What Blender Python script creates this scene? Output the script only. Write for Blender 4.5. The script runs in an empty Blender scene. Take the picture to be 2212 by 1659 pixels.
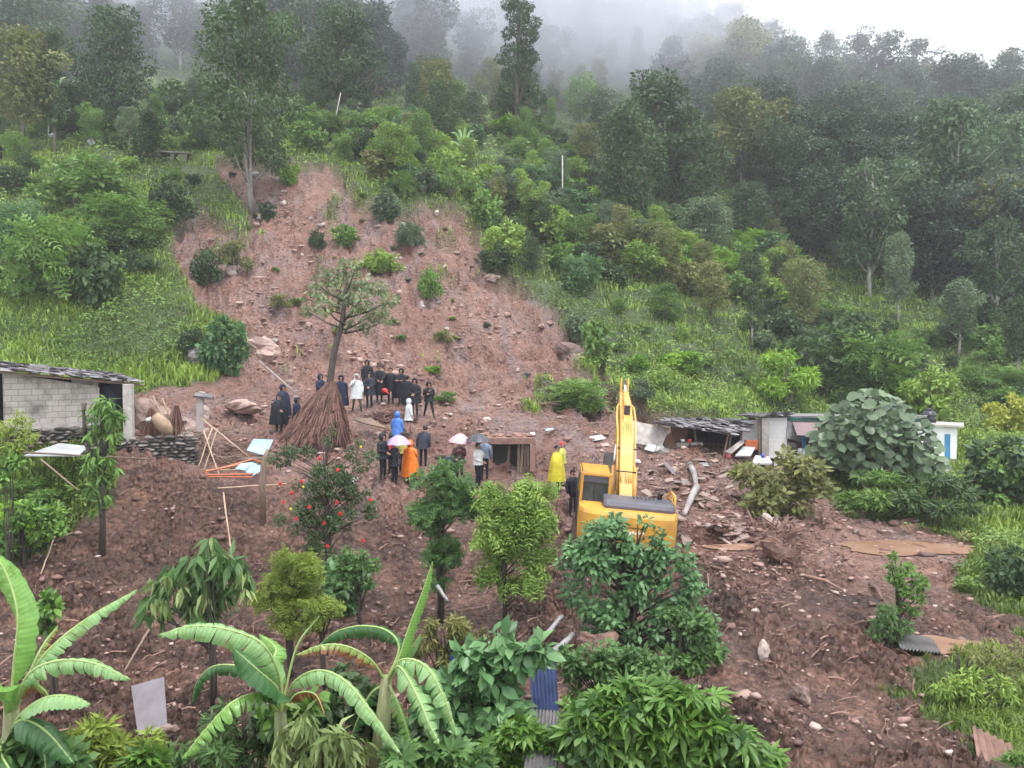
import bpy, math, random
import numpy as np
from mathutils import Vector, Matrix, Euler
rad = math.radians
S = bpy.context.scene
COL = S.collection
random.seed(7); RNG = np.random.default_rng(7)

# ------------------------------------------------------------------ camera, sky, sun, exposure
CZ = 8.0                       # camera height
PITCH = rad(2.0)
FW, FH, FX = 2212.0, 1659.0, 1737.0    # reference frame used for measuring, focal length in its pixels
cam_d = bpy.data.cameras.new('camera'); cam = bpy.data.objects.new('camera', cam_d); COL.objects.link(cam)
cam.location = (0, 0, CZ); cam.rotation_euler = (rad(90) - PITCH, 0, 0)
cam_d.sensor_width = 36.0; cam_d.lens = 36.0 * FX / FW; cam_d.clip_end = 3000
S.camera = cam
W = bpy.data.worlds.new("World"); S.world = W; W.use_nodes = True
nt = W.node_tree; nt.nodes.clear()
out = nt.nodes.new('ShaderNodeOutputWorld'); bg = nt.nodes.new('ShaderNodeBackground')
sky = nt.nodes.new('ShaderNodeTexSky'); sky.sky_type = 'NISHITA'; sky.sun_disc = False
SUN_EL, SUN_ROT = rad(62), rad(25)
sky.sun_elevation = SUN_EL; sky.sun_rotation = SUN_ROT; sky.air_density = 1.0; sky.dust_density = 4.0
cl = nt.nodes.new('ShaderNodeMixRGB'); cl.inputs[0].default_value = 0.88
cl.inputs[2].default_value = (9.2, 9.5, 10.0, 1)
nt.links.new(sky.outputs[0], cl.inputs[1]); nt.links.new(cl.outputs[0], bg.inputs[0])
bg.inputs[1].default_value = 0.11
nt.links.new(bg.outputs[0], out.inputs[0])
sun_d = bpy.data.lights.new('sun', 'SUN'); sun_d.energy = 1.5; sun_d.angle = rad(18); sun_d.color = (1.0, 0.97, 0.93)
sun = bpy.data.objects.new('sun', sun_d); COL.objects.link(sun)
sd = Vector((math.sin(SUN_ROT) * math.cos(SUN_EL), -math.cos(SUN_ROT) * math.cos(SUN_EL) * 0.6, math.sin(SUN_EL)))
sun.rotation_euler = sd.to_track_quat('Z', 'Y').to_euler()
S.view_settings.view_transform = 'Standard'; S.view_settings.look = 'None'
S.view_settings.exposure = 1.2; S.view_settings.gamma = 1
S.render.engine = 'CYCLES'
cy = S.cycles
cy.max_bounces = 5; cy.diffuse_bounces = 3; cy.glossy_bounces = 2; cy.transmission_bounces = 3; cy.volume_bounces = 2
cy.transparent_max_bounces = 6; cy.use_adaptive_sampling = True; cy.adaptive_threshold = 0.03
cy.use_denoising = True; cy.caustics_reflective = False; cy.caustics_refractive = False

# ------------------------------------------------------------------ helpers
def tag(o, label=None, cat=None, group=None, kind=None):
    if label: o['label'] = label
    if cat: o['category'] = cat
    if group: o['group'] = group
    if kind: o['kind'] = kind
    return o
def empty(name, loc=(0, 0, 0), rz=0, scale=None):
    o = bpy.data.objects.new(name, None); COL.objects.link(o); o.location = loc; o.rotation_euler = (0, 0, rz)
    o.empty_display_size = .1
    if scale is not None: o.scale = scale
    return o
def mesh_np(name, V, faces, smooth=False, tone=None, attrs=None, matidx=None):
    """faces: list of int arrays (n,k), one per polygon size"""
    me = bpy.data.meshes.new(name)
    V = np.asarray(V, np.float32)
    me.vertices.add(len(V)); me.vertices.foreach_set('co', V.ravel())
    fl = [np.asarray(f, np.int32) for f in faces if len(f)]
    li = np.concatenate([f.ravel() for f in fl]); tot = np.concatenate([np.full(len(f), f.shape[1], np.int32) for f in fl])
    me.loops.add(len(li)); me.loops.foreach_set('vertex_index', li)
    me.polygons.add(len(tot)); st = np.concatenate([[0], np.cumsum(tot)[:-1]]).astype(np.int32)
    me.polygons.foreach_set('loop_start', st)
    try: me.polygons.foreach_set('loop_total', tot)
    except Exception: pass
    if matidx is not None: me.polygons.foreach_set('material_index', np.asarray(matidx, np.int32))
    if smooth: me.polygons.foreach_set('use_smooth', np.ones(len(tot), bool))
    me.update(calc_edges=True)
    at = dict(attrs or {})
    if tone is not None: at['tone'] = tone
    for k, a in at.items():
        A = me.attributes.new(k, 'FLOAT', 'POINT'); A.data.foreach_set('value', np.asarray(a, np.float32))
    return me
def link(name, me, mat=None, parent=None, loc=None):
    o = bpy.data.objects.new(name, me); COL.objects.link(o)
    if mat is not None:
        for m in (mat if isinstance(mat, (list, tuple)) else [mat]):
            if me is not None: me.materials.append(m)
    if parent: o.parent = parent
    if loc is not None: o.location = loc
    return o

class MB:
    """collects simple shapes into one mesh"""
    def __init__(s): s.V = []; s.F = []; s.M = []; s.T = []
    def add(s, V, F, m=0, t=None):
        b = len(s.V); s.V += [tuple(v) for v in V]; s.F += [tuple(b + i for i in f) for f in F]; s.M += [m] * len(F)
        tt = random.random() if t is None else t
        s.T += [tt] * len(V); return s
    def box(s, c, d, rot=(0, 0, 0), m=0, t=None, taper=1.0, jit=0):
        R = Euler(rot).to_matrix(); c = Vector(c); V = []
        for z in (-1, 1):
            k = taper if z > 0 else 1
            for x, y in ((-1, -1), (1, -1), (1, 1), (-1, 1)):
                p = Vector((x * d[0] / 2 * k, y * d[1] / 2 * k, z * d[2] / 2))
                if jit: p += Vector([random.uniform(-jit, jit) * q for q in d])
                V.append(c + R @ p)
        return s.add(V, [(3, 2, 1, 0), (4, 5, 6, 7), (0, 1, 5, 4), (1, 2, 6, 5), (2, 3, 7, 6), (3, 0, 4, 7)], m, t)
    def hexa(s, P, m=0, t=None):
        """8 points: bottom 4 (ccw), top 4"""
        return s.add(P, [(3, 2, 1, 0), (4, 5, 6, 7), (0, 1, 5, 4), (1, 2, 6, 5), (2, 3, 7, 6), (3, 0, 4, 7)], m, t)
    def tube(s, pts, r, n=6, m=0, t=None, cap=True):
        pts = [Vector(p) for p in pts]; rs = r if isinstance(r, (list, tuple)) else [r] * len(pts)
        V = []; F = []; up = None
        for i, p in enumerate(pts):
            d = (pts[min(i + 1, len(pts) - 1)] - pts[max(i - 1, 0)])
            d = d.normalized() if d.length > 1e-9 else Vector((0, 0, 1))
            if up is None: up = Vector((0, 0, 1)) if abs(d.z) < .9 else Vector((1, 0, 0))
            a = d.cross(up)
            if a.length < 1e-5: a = d.cross(Vector((1, 0, 0.1)))
            a.normalize(); b = a.cross(d).normalized(); up = b
            for k in range(n):
                th = 2 * math.pi * k / n; V.append(p + (a * math.cos(th) + b * math.sin(th)) * rs[i])
        for i in range(len(pts) - 1):
            for k in range(n):
                k2 = (k + 1) % n; F.append((i * n + k, i * n + k2, (i + 1) * n + k2, (i + 1) * n + k))
        if cap: F.append(tuple(range(n - 1, -1, -1))); F.append(tuple(range((len(pts) - 1) * n, len(pts) * n)))
        return s.add(V, F, m, t)
    def loft(s, rings, m=0, t=None, cap=True):
        n = len(rings[0]); V = [p for r in rings for p in r]; F = []
        for i in range(len(rings) - 1):
            for k in range(n):
                k2 = (k + 1) % n; F.append((i * n + k, i * n + k2, (i + 1) * n + k2, (i + 1) * n + k))
        if cap: F.append(tuple(range(n - 1, -1, -1))); F.append(tuple(range((len(rings) - 1) * n, len(rings) * n)))
        return s.add(V, F, m, t)
    def prism(s, poly, depth, M=None, m=0, t=None):
        """poly in xz-plane extruded along y by depth, then transformed by M"""
        n = len(poly); V = [Vector((p[0], 0, p[1])) for p in poly] + [Vector((p[0], depth, p[1])) for p in poly]
        if M is not None: V = [M @ v for v in V]
        F = [tuple(range(n)), tuple(range(2 * n - 1, n - 1, -1))] + [(i, i + n, (i + 1) % n + n, (i + 1) % n) for i in range(n)]
        return s.add(V, F, m, t)
    def blob(s, c, d, rot=(0, 0, 0), m=0, t=None, rough=.18, sub=2, seed=None):
        R = Euler(rot).to_matrix(); c = Vector(c); V0, F0 = ico(sub); V = []
        rr = random.Random(seed if seed is not None else random.random())
        ph = [Vector((rr.uniform(-1, 1), rr.uniform(-1, 1), rr.uniform(-1, 1))).normalized() for _ in range(7)]
        am = [rr.uniform(.5, 1) for _ in range(7)]
        for v in V0:
            k = 1.0
            for p, a in zip(ph, am):
                q = v.dot(p)
                if q > .55: k -= (q - .55) * a * rough * 2.6
            k += rr.uniform(-1, 1) * rough * .18
            V.append(c + R @ Vector((v.x * k * d[0] / 2, v.y * k * d[1] / 2, v.z * k * d[2] / 2)))
        return s.add(V, F0, m, t)
    def build(s, name, mat, parent=None, smooth=False, bevel=0, loc=None):
        me = bpy.data.meshes.new(name); me.from_pydata([tuple(v) for v in s.V], [], s.F); me.update()
        me.polygons.foreach_set('material_index', s.M)
        if smooth: me.polygons.foreach_set('use_smooth', [True] * len(s.F))
        A = me.attributes.new('tone', 'FLOAT', 'POINT'); A.data.foreach_set('value', s.T)
        o = link(name, me, mat, parent, loc)
        if bevel:
            b = o.modifiers.new('bevel', 'BEVEL'); b.width = bevel; b.segments = 2; b.limit_method = 'ANGLE'
        return o
_ico = {}
def ico(sub):
    if sub in _ico: return _ico[sub]
    t = (1 + 5 ** .5) / 2
    V = [Vector(v).normalized() for v in ((-1, t, 0), (1, t, 0), (-1, -t, 0), (1, -t, 0), (0, -1, t), (0, 1, t), (0, -1, -t), (0, 1, -t), (t, 0, -1), (t, 0, 1), (-t, 0, -1), (-t, 0, 1))]
    F = [(0, 11, 5), (0, 5, 1), (0, 1, 7), (0, 7, 10), (0, 10, 11), (1, 5, 9), (5, 11, 4), (11, 10, 2), (10, 7, 6), (7, 1, 8), (3, 9, 4), (3, 4, 2), (3, 2, 6), (3, 6, 8), (3, 8, 9), (4, 9, 5), (2, 4, 11), (6, 2, 10), (8, 6, 7), (9, 8, 1)]
    for _ in range(sub - 1 if sub > 0 else 0):
        c = {}; F2 = []
        def mid(a, b):
            k = (min(a, b), max(a, b))
            if k not in c: V.append(((V[a] + V[b]) / 2).normalized()); c[k] = len(V) - 1
            return c[k]
        for a, b, d in F:
            x, y, z = mid(a, b), mid(b, d), mid(d, a); F2 += [(a, x, z), (b, y, x), (d, z, y), (x, y, z)]
        F = F2
    _ico[sub] = (V, F); return _ico[sub]

# ---- noise
def _h(ix, iy, seed):
    h = (ix.astype(np.int64) * 374761393 + iy.astype(np.int64) * 668265263 + seed * 1274126177) & 0xffffffff
    h = ((h ^ (h >> 13)) * 1274126177) & 0xffffffff; h = h ^ (h >> 16)
    return (h & 0xffff) / 65535.0
def pnoise(x, y, seed=0):
    xi = np.floor(x); yi = np.floor(y); fx = x - xi; fy = y - yi
    u = fx * fx * fx * (fx * (fx * 6 - 15) + 10); v = fy * fy * fy * (fy * (fy * 6 - 15) + 10)
    def g(a, b):
        an = _h(xi + a, yi + b, seed) * 6.2831853
        return np.cos(an) * (fx - a) + np.sin(an) * (fy - b)
    n0 = g(0, 0) * (1 - u) + g(1, 0) * u; n1 = g(0, 1) * (1 - u) + g(1, 1) * u
    return (n0 * (1 - v) + n1 * v) * 1.5
def fbm(x, y, o=4, seed=0, ridge=False):
    r = np.zeros_like(x, dtype=float); a = .5
    for i in range(o):
        n = pnoise(x, y, seed + i * 17); r += a * ((1 - 2 * np.abs(n)) if ridge else n); x = x * 2.03; y = y * 2.03; a *= .5
    return r

# ---- materials
def newmat(name):
    m = bpy.data.materials.new(name); m.use_nodes = True; n = m.node_tree.nodes; n.clear()
    o = n.new('ShaderNodeOutputMaterial'); b = n.new('ShaderNodeBsdfPrincipled')
    m.node_tree.links.new(b.outputs[0], o.inputs[0]); return m, n, m.node_tree.links, b, o
def ramp(n, stops):
    r = n.new('ShaderNodeValToRGB'); e = r.color_ramp.elements
    e[0].position, e[0].color = stops[0][0], (*stops[0][1], 1); e[1].position, e[1].color = stops[-1][0], (*stops[-1][1], 1)
    for p, c in stops[1:-1]:
        k = e.new(p); k.color = (*c, 1)
    return r
def noise(n, l, scale, detail=4, rough=.6, coord='Object', dist=0):
    t = n.new('ShaderNodeTexCoord'); x = n.new('ShaderNodeTexNoise'); x.inputs['Scale'].default_value = scale
    x.inputs['Detail'].default_value = detail; x.inputs['Roughness'].default_value = rough; x.inputs['Distortion'].default_value = dist
    l.new(t.outputs[coord], x.inputs['Vector']); return x
def mat(name, c1, c2=None, rough=.6, metal=0, scale=4, bump=.2, bscale=None, spec=.5, tone=0.0, stretch=None, coat=0):
    """weathered surface: two colours mixed by noise (+ per-piece tone) with bump"""
    m, n, l, b, o = newmat(name); c2 = c2 or tuple(x * .7 for x in c1)
    x = noise(n, l, scale, 5, .65)
    if stretch:
        mp = n.new('ShaderNodeMapping'); mp.inputs['Scale'].default_value = stretch
        tc = n.new('ShaderNodeTexCoord'); l.new(tc.outputs['Object'], mp.inputs[0]); l.new(mp.outputs[0], x.inputs['Vector'])
    r = ramp(n, [(.3, c2), (.65, c1)]); fac = x.outputs[0]
    if tone:
        a = n.new('ShaderNodeAttribute'); a.attribute_name = 'tone'
        mx = n.new('ShaderNodeMath'); mx.operation = 'MULTIPLY_ADD'; mx.inputs[1].default_value = tone; l.new(a.outputs['Fac'], mx.inputs[0])
        ms = n.new('ShaderNodeMath'); ms.operation = 'SUBTRACT'; l.new(x.outputs[0], ms.inputs[0]); ms.inputs[1].default_value = tone / 2
        l.new(ms.outputs[0], mx.inputs[2]); fac = mx.outputs[0]
    l.new(fac, r.inputs[0]); l.new(r.outputs[0], b.inputs['Base Color'])
    b.inputs['Roughness'].default_value = rough; b.inputs['Metallic'].default_value = metal
    b.inputs['Specular IOR Level'].default_value = spec; b.inputs['Coat Weight'].default_value = coat
    if bump:
        y = noise(n, l, bscale or scale * 4, 4, .6); bp = n.new('ShaderNodeBump'); bp.inputs['Strength'].default_value = bump
        bp.inputs['Distance'].default_value = .02; l.new(y.outputs[0], bp.inputs['Height']); l.new(bp.outputs[0], b.inputs['Normal'])
    return m
def leafmat(name, dark, light, rough=.45, transl=.3, objvar=.35, tint=None):
    m, n, l, b, o = newmat(name)
    a = n.new('ShaderNodeAttribute'); a.attribute_name = 'tone'
    oi = n.new('ShaderNodeObjectInfo')
    mx = n.new('ShaderNodeMath'); mx.operation = 'MULTIPLY_ADD'; l.new(oi.outputs['Random'], mx.inputs[0]); mx.inputs[1].default_value = objvar
    s = n.new('ShaderNodeMath'); s.operation = 'MULTIPLY'; l.new(a.outputs['Fac'], s.inputs[0]); s.inputs[1].default_value = 1 - objvar
    l.new(s.outputs[0], mx.inputs[2])
    st = [(0, dark), (1, light)]
    if tint: st = [(0, dark), (.93, light), (1, tint)]
    r = ramp(n, st); l.new(mx.outputs[0], r.inputs[0])
    l.new(r.outputs[0], b.inputs['Base Color']); b.inputs['Roughness'].default_value = rough; b.inputs['Specular IOR Level'].default_value = .35
    if transl:
        t = n.new('ShaderNodeBsdfTranslucent'); l.new(r.outputs[0], t.inputs[0]); mi = n.new('ShaderNodeMixShader'); mi.inputs[0].default_value = transl
        l.new(b.outputs[0], mi.inputs[1]); l.new(t.outputs[0], mi.inputs[2]); l.new(mi.outputs[0], o.inputs[0])
    return m

# ------------------------------------------------------------------ terrain
CT = {  # measured profiles: column (in 1024-wide px) -> (row px, distance m)
 -300: [(768,13.5),(700,15.5),(600,20),(550,22.5),(500,25),(470,26.5),(445,27.5),(425,29.5),(415,32),(395,34),(365,38),(300,45),(200,58),(140,72),(100,95),(50,130),(0,170),(-60,220)],
 0: [(768,13.5),(700,15.5),(600,20),(550,22.8),(510,25),(482,25.9),(446,26.7),(428,28.2),(415,32),(395,34),(365,38),(300,45),(200,58),(140,72),(100,95),(50,130),(0,170),(-60,220)],
 130: [(768,13.8),(700,16.4),(640,19.5),(590,22.3),(545,25.2),(512,26.2),(486,27.0),(452,27.6),(440,29.2),(428,31),(410,34),(385,37),(350,41),(300,46),(200,59),(150,68),(120,85),(80,110),(30,150),(0,175),(-60,230)],
 280: [(768,13.8),(700,16.5),(640,20),(600,22.6),(560,25.3),(525,26.4),(502,27.4),(490,28.5),(470,30),(440,34),(425,36),(405,38.5),(380,41),(300,49),(200,61),(158,67),(130,80),(100,100),(60,140),(0,175),(-60,230)],
 420: [(768,13.2),(680,17),(620,21.5),(580,25.0),(545,26.4),(520,27.6),(505,28.6),(490,30),(470,32),(440,34),(418,36.5),(403,38.5),(380,41.5),(300,50),(200,63),(170,70),(130,88),(100,108),(60,140),(0,185),(-60,240)],
 560: [(768,12),(700,15),(640,18.4),(600,21.8),(572,24),(540,26),(520,27.5),(497,30.5),(470,33.5),(440,37),(410,42),(380,46),(300,57),(205,76),(150,95),(110,125),(60,165),(0,220),(-60,280)],
 700: [(768,12),(700,15),(640,18),(580,21.5),(550,24),(520,27),(490,31),(460,36),(430,42),(400,47),(370,52),(330,60),(280,72),(220,90),(160,110),(100,140),(50,170),(22,190),(22,230),(10,300)],
 850: [(768,13),(720,14.5),(660,17.5),(600,21),(560,25),(530,29),(500,34),(480,38),(455,43),(430,48),(400,56),(350,68),(300,80),(230,98),(160,118),(115,136),(90,148),(100,170),(112,200),(112,300)],
 1024: [(768,13),(700,16),(640,19),(600,22),(560,26),(520,31),(480,38),(440,46),(400,56),(350,70),(300,84),(200,112),(150,130),(118,143),(132,165),(122,195),(108,215),(130,300)],
 1300: [(768,13),(700,16),(640,19),(600,22),(560,26),(520,31),(480,38),(440,46),(400,56),(350,70),(300,84),(200,112),(150,130),(125,143),(140,165),(130,195),(118,215),(140,300)],
}
ya = np.concatenate([np.linspace(1.5, 11.8, 20), np.geomspace(12, 50, 500), np.geomspace(50.4, 135, 230), np.geomspace(136, 320, 90)])
aa = np.concatenate([np.linspace(-1.6, -.74, 24), np.linspace(-.73, .73, 760), np.linspace(.74, 1.6, 24)])
NR, NC = len(ya), len(aa)
def smooth1(z, s, axis):
    k = int(3 * s); w = np.exp(-.5 * (np.arange(-k, k + 1) / s) ** 2); w /= w.sum()
    zp = np.concatenate([np.repeat(np.take(z, [0], axis), k, axis), z, np.repeat(np.take(z, [-1], axis), k, axis)], axis)
    o = np.zeros_like(z)
    for i, wi in enumerate(w): o += wi * np.take(zp, np.arange(i, i + z.shape[axis]), axis)
    return o
cu = sorted(CT); prof = []
for c in cu:
    t = sorted(CT[c], key=lambda q: q[1]); Y = [1.5, 5.5, 9.5] + [q[1] for q in t]; Z = [-2.0, -4.6, -5.9]
    for v, y in t:
        up = 384 - v; z = (up * math.cos(PITCH) - 804 * math.sin(PITCH)) / (804 * math.cos(PITCH) + up * math.sin(PITCH)) * y
        Z.append(z)
    prof.append(np.interp(ya, Y, Z))
prof = np.array(prof)                       # (ncol, NR)
ca = np.array([(c - 512) / 804 for c in cu])
ZG = np.stack([np.interp(aa, ca, prof[:, j]) for j in range(NR)])     # (NR, NC)
ZG = smooth1(ZG, 5, 0); ZG = smooth1(ZG, 16, 1)
XG = aa[None, :] * ya[:, None]; YG = np.repeat(ya[:, None], NC, 1)
def to_px(X, Y, Z):
    """measuring-frame pixel of a point"""
    zz = Z - CZ; f = Y * math.cos(PITCH) - zz * math.sin(PITCH); u = Y * math.sin(PITCH) + zz * math.cos(PITCH)
    return FW / 2 + FX * X / f, FH / 2 - FX * u / f
def pip(px, py, poly):
    ins = np.zeros(px.shape, bool); n = len(poly); j = n - 1
    for i in range(n):
        xi, yi = poly[i]; xj, yj = poly[j]
        c = ((yi > py) != (yj > py)) & (px < (xj - xi) * (py - yi) / (yj - yi + 1e-9) + xi); ins ^= c; j = i
    return ins
MUD = [(468,335),(520,352),(600,340),(700,352),(765,392),(800,440),(850,452),(905,435),(1000,450),(1042,500),(1074,545),(1068,588),(1120,610),(1208,680),(1280,735),(1305,790),(1325,845),
       (1420,885),(1560,905),(1670,960),(1710,1030),(1790,1075),(1860,1110),(1960,1145),(2070,1172),(2110,1205),(2070,1262),(2110,1310),(2212,1345),(2240,1440),(2160,1420),(1990,1425),(1950,1490),(1985,1560),(2070,1600),(2130,1659),(2140,1990),
       (-900,1990),(-900,1215),(0,1200),(110,1180),(215,1090),(262,1050),(260,960),(285,850),(440,832),(500,800),(520,760),(540,705),(500,690),(440,660),(420,615),(382,565),(362,505),(378,478),(415,452),(455,462),(515,498),(535,520),(540,450),(505,405),(472,365)]
PX, PY = to_px(XG, YG, ZG + CZ)
jx = fbm(XG * .9, YG * .9, 4, 3) * 55 * (30 / np.maximum(YG, 12)) ; jy = fbm(XG * .9 + 50, YG * .9, 4, 5) * 45 * (30 / np.maximum(YG, 12))
MG = pip(PX + jx, PY + jy, MUD).astype(float)
TURF = [(740,385),(800,395),(880,430),(900,450),(850,455),(790,440)]
MG = np.where(pip(PX + jx, PY + jy, TURF), 0, MG)
_g = fbm(XG * .33 + 4, YG * .33, 4, 13) + .35 * fbm(XG * 1.3, YG * 1.3, 2, 14); MG = np.where((YG > 41) & (_g > .36), 0, MG); MG[ya < 12, :] = 1.0
MS = smooth1(smooth1(MG, 2.0, 0), 2.0, 1); MW = smooth1(smooth1(MG, 7, 0), 6, 1)
# relief
up = np.clip((YG - 39) / 6, 0, 1)
ZG = ZG - up * smooth1(smooth1(MG, 1.0, 0), 1.0, 1) * (1.0 + .5 * fbm(XG * .25, YG * .25, 3, 9))                       # the scar sits below the turf
ZG += up * MS * (fbm((XG + YG * .35) * .55, YG * .16, 4, 21) * 1.3 + fbm(XG * .5, YG * .7, 4, 29) * .8 + fbm((XG + YG * .35) * 1.6, YG * .4, 3, 23, True) * .4 - .12)
_zt = ZG / 2.1 + fbm(XG * .14, YG * .14, 3, 25) * 2.6; _zs = np.clip((_zt - np.floor(_zt)) * 2.6 - .8, 0, 1); ZG += up * MS * (_zs - (_zt - np.floor(_zt))) * .75 * np.clip(fbm(XG * .2, YG * .2, 2, 27) * 3 + .5, 0, 1)                      # runnels down the scar
lump = np.clip(.62 + fbm(XG * .30 + 7, YG * .30, 3, 35) * 1.9, .12, 1.35)
low = lump * np.clip((40 - YG) / 5, 0, 1) * np.clip((YG - 9) / 3, 0, 1)
rdg = fbm(XG * 1.1, YG * 1.1, 4, 31, True)
ZG += MS * low * (rdg * .42 - .17 + fbm(XG * .45, YG * .45, 3, 33) * .35)
ZG += MS * np.clip((75 - YG) / 30, 0, 1) * np.clip((YG - 9) / 3, 0, 1) * lump * (fbm(XG * 3.3, YG * 3.3, 3, 41, True) * .26 - .09)
ZG += MS * low * np.maximum(fbm(XG * 6.5, YG * 6.5, 2, 47), 0) * .34
ZG += MS * np.clip((50 - YG) / 10, 0, 1) * np.clip((YG - 9) / 3, 0, 1) * lump * fbm(XG * 1.9, YG * 2.4, 4, 49, True) * .22
ZG += (1 - MS) * fbm(XG * .35, YG * .35, 4, 51) * .5 * np.clip(YG / 60, .25, 1.6)
ter = np.clip((YG - 42) / 5, 0, 1) * (1 - MW) * np.clip((XG + 2) / 6, 0, 1) * np.clip((95 - YG) / 20, 0, 1)
zt = ZG / 1.7 + fbm(XG * .08, YG * .08, 2, 61) * 1.2
ZG += ter * (np.sin(zt * 6.283) * .24)                                                   # old terraces
# flat pads (world positions): x, y, radius, z
def col_interp(G, a, y):
    i = np.interp(y, ya, np.arange(NR)); j = np.interp(a, aa, np.arange(NC))
    i0 = np.clip(np.floor(i).astype(int), 0, NR - 2); j0 = np.clip(np.floor(j).astype(int), 0, NC - 2); fi = i - i0; fj = j - j0
    return (G[i0, j0] * (1 - fi) * (1 - fj) + G[i0 + 1, j0] * fi * (1 - fj) + G[i0, j0 + 1] * (1 - fi) * fj + G[i0 + 1, j0 + 1] * fi * fj)
def pad(cx, cy, rx, ry, dz=0.0, soft=.35, z=None):
    global ZG
    zc = float(col_interp(ZG, cx / cy, cy)) + dz if z is None else z - CZ
    d = np.sqrt(((XG - cx) / rx) ** 2 + ((YG - cy) / ry) ** 2); w = np.clip((1 + soft - d) / soft, 0, 1); w = w * w * (3 - 2 * w)
    ZG = ZG * (1 - w) + zc * w
def Gz(x, y): return float(col_interp(ZG, x / y, y)) + CZ
def ray(px, py):
    up_ = FH / 2 - py; f = FX * math.cos(PITCH) + up_ * math.sin(PITCH)
    return (px - FW / 2) / f, (-FX * math.sin(PITCH) + up_ * math.cos(PITCH)) / f
def hit(px, py, ymin=9.0):
    a, s = ray(px, py); j = np.interp(a, aa, np.arange(NC)); j0 = int(min(max(j, 0), NC - 2)); fj = j - j0
    z = ZG[:, j0] * (1 - fj) + ZG[:, j0 + 1] * fj; k = np.nonzero((z >= s * ya) & (ya > ymin))[0]
    if len(k) == 0: return None
    k = k[0]
    if k > 0:
        d0 = z[k - 1] - s * ya[k - 1]; d1 = z[k] - s * ya[k]; t = -d0 / (d1 - d0) if d1 != d0 and d0 < 0 else 1; y = ya[k - 1] + (ya[k] - ya[k - 1]) * t
    else: y = ya[k]
    return Vector((a * y, y, s * y + CZ))
def at(px, py, Y):
    a, s = ray(px, py); return Vector((a * Y, Y, s * Y + CZ))
def gr(px, Y, dz=0):
    a, s = ray(px, 900); return Vector((a * Y, Y, Gz(a * Y, Y) + dz))
def mpp(Y): return Y / FX
pad(*at(120, 950, 30.3)[:2], 6.5, 1.9, z=CZ - 2.95)     # yard of the block house
pad(*at(1335, 1170, 25.4)[:2], 2.2, 3.0, z=CZ - 6.35)   # stand of the digger
for q in [(1620, 1232, 24.6, 1.9, .7), (1960, 1218, 26.6, 2.6, 1.5), (2030, 1428, 18.3, 1.2, .8)]:
    p = at(q[0], q[1], q[2]); pad(p.x, p.y, q[3], q[4], -.06, .5)
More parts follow.
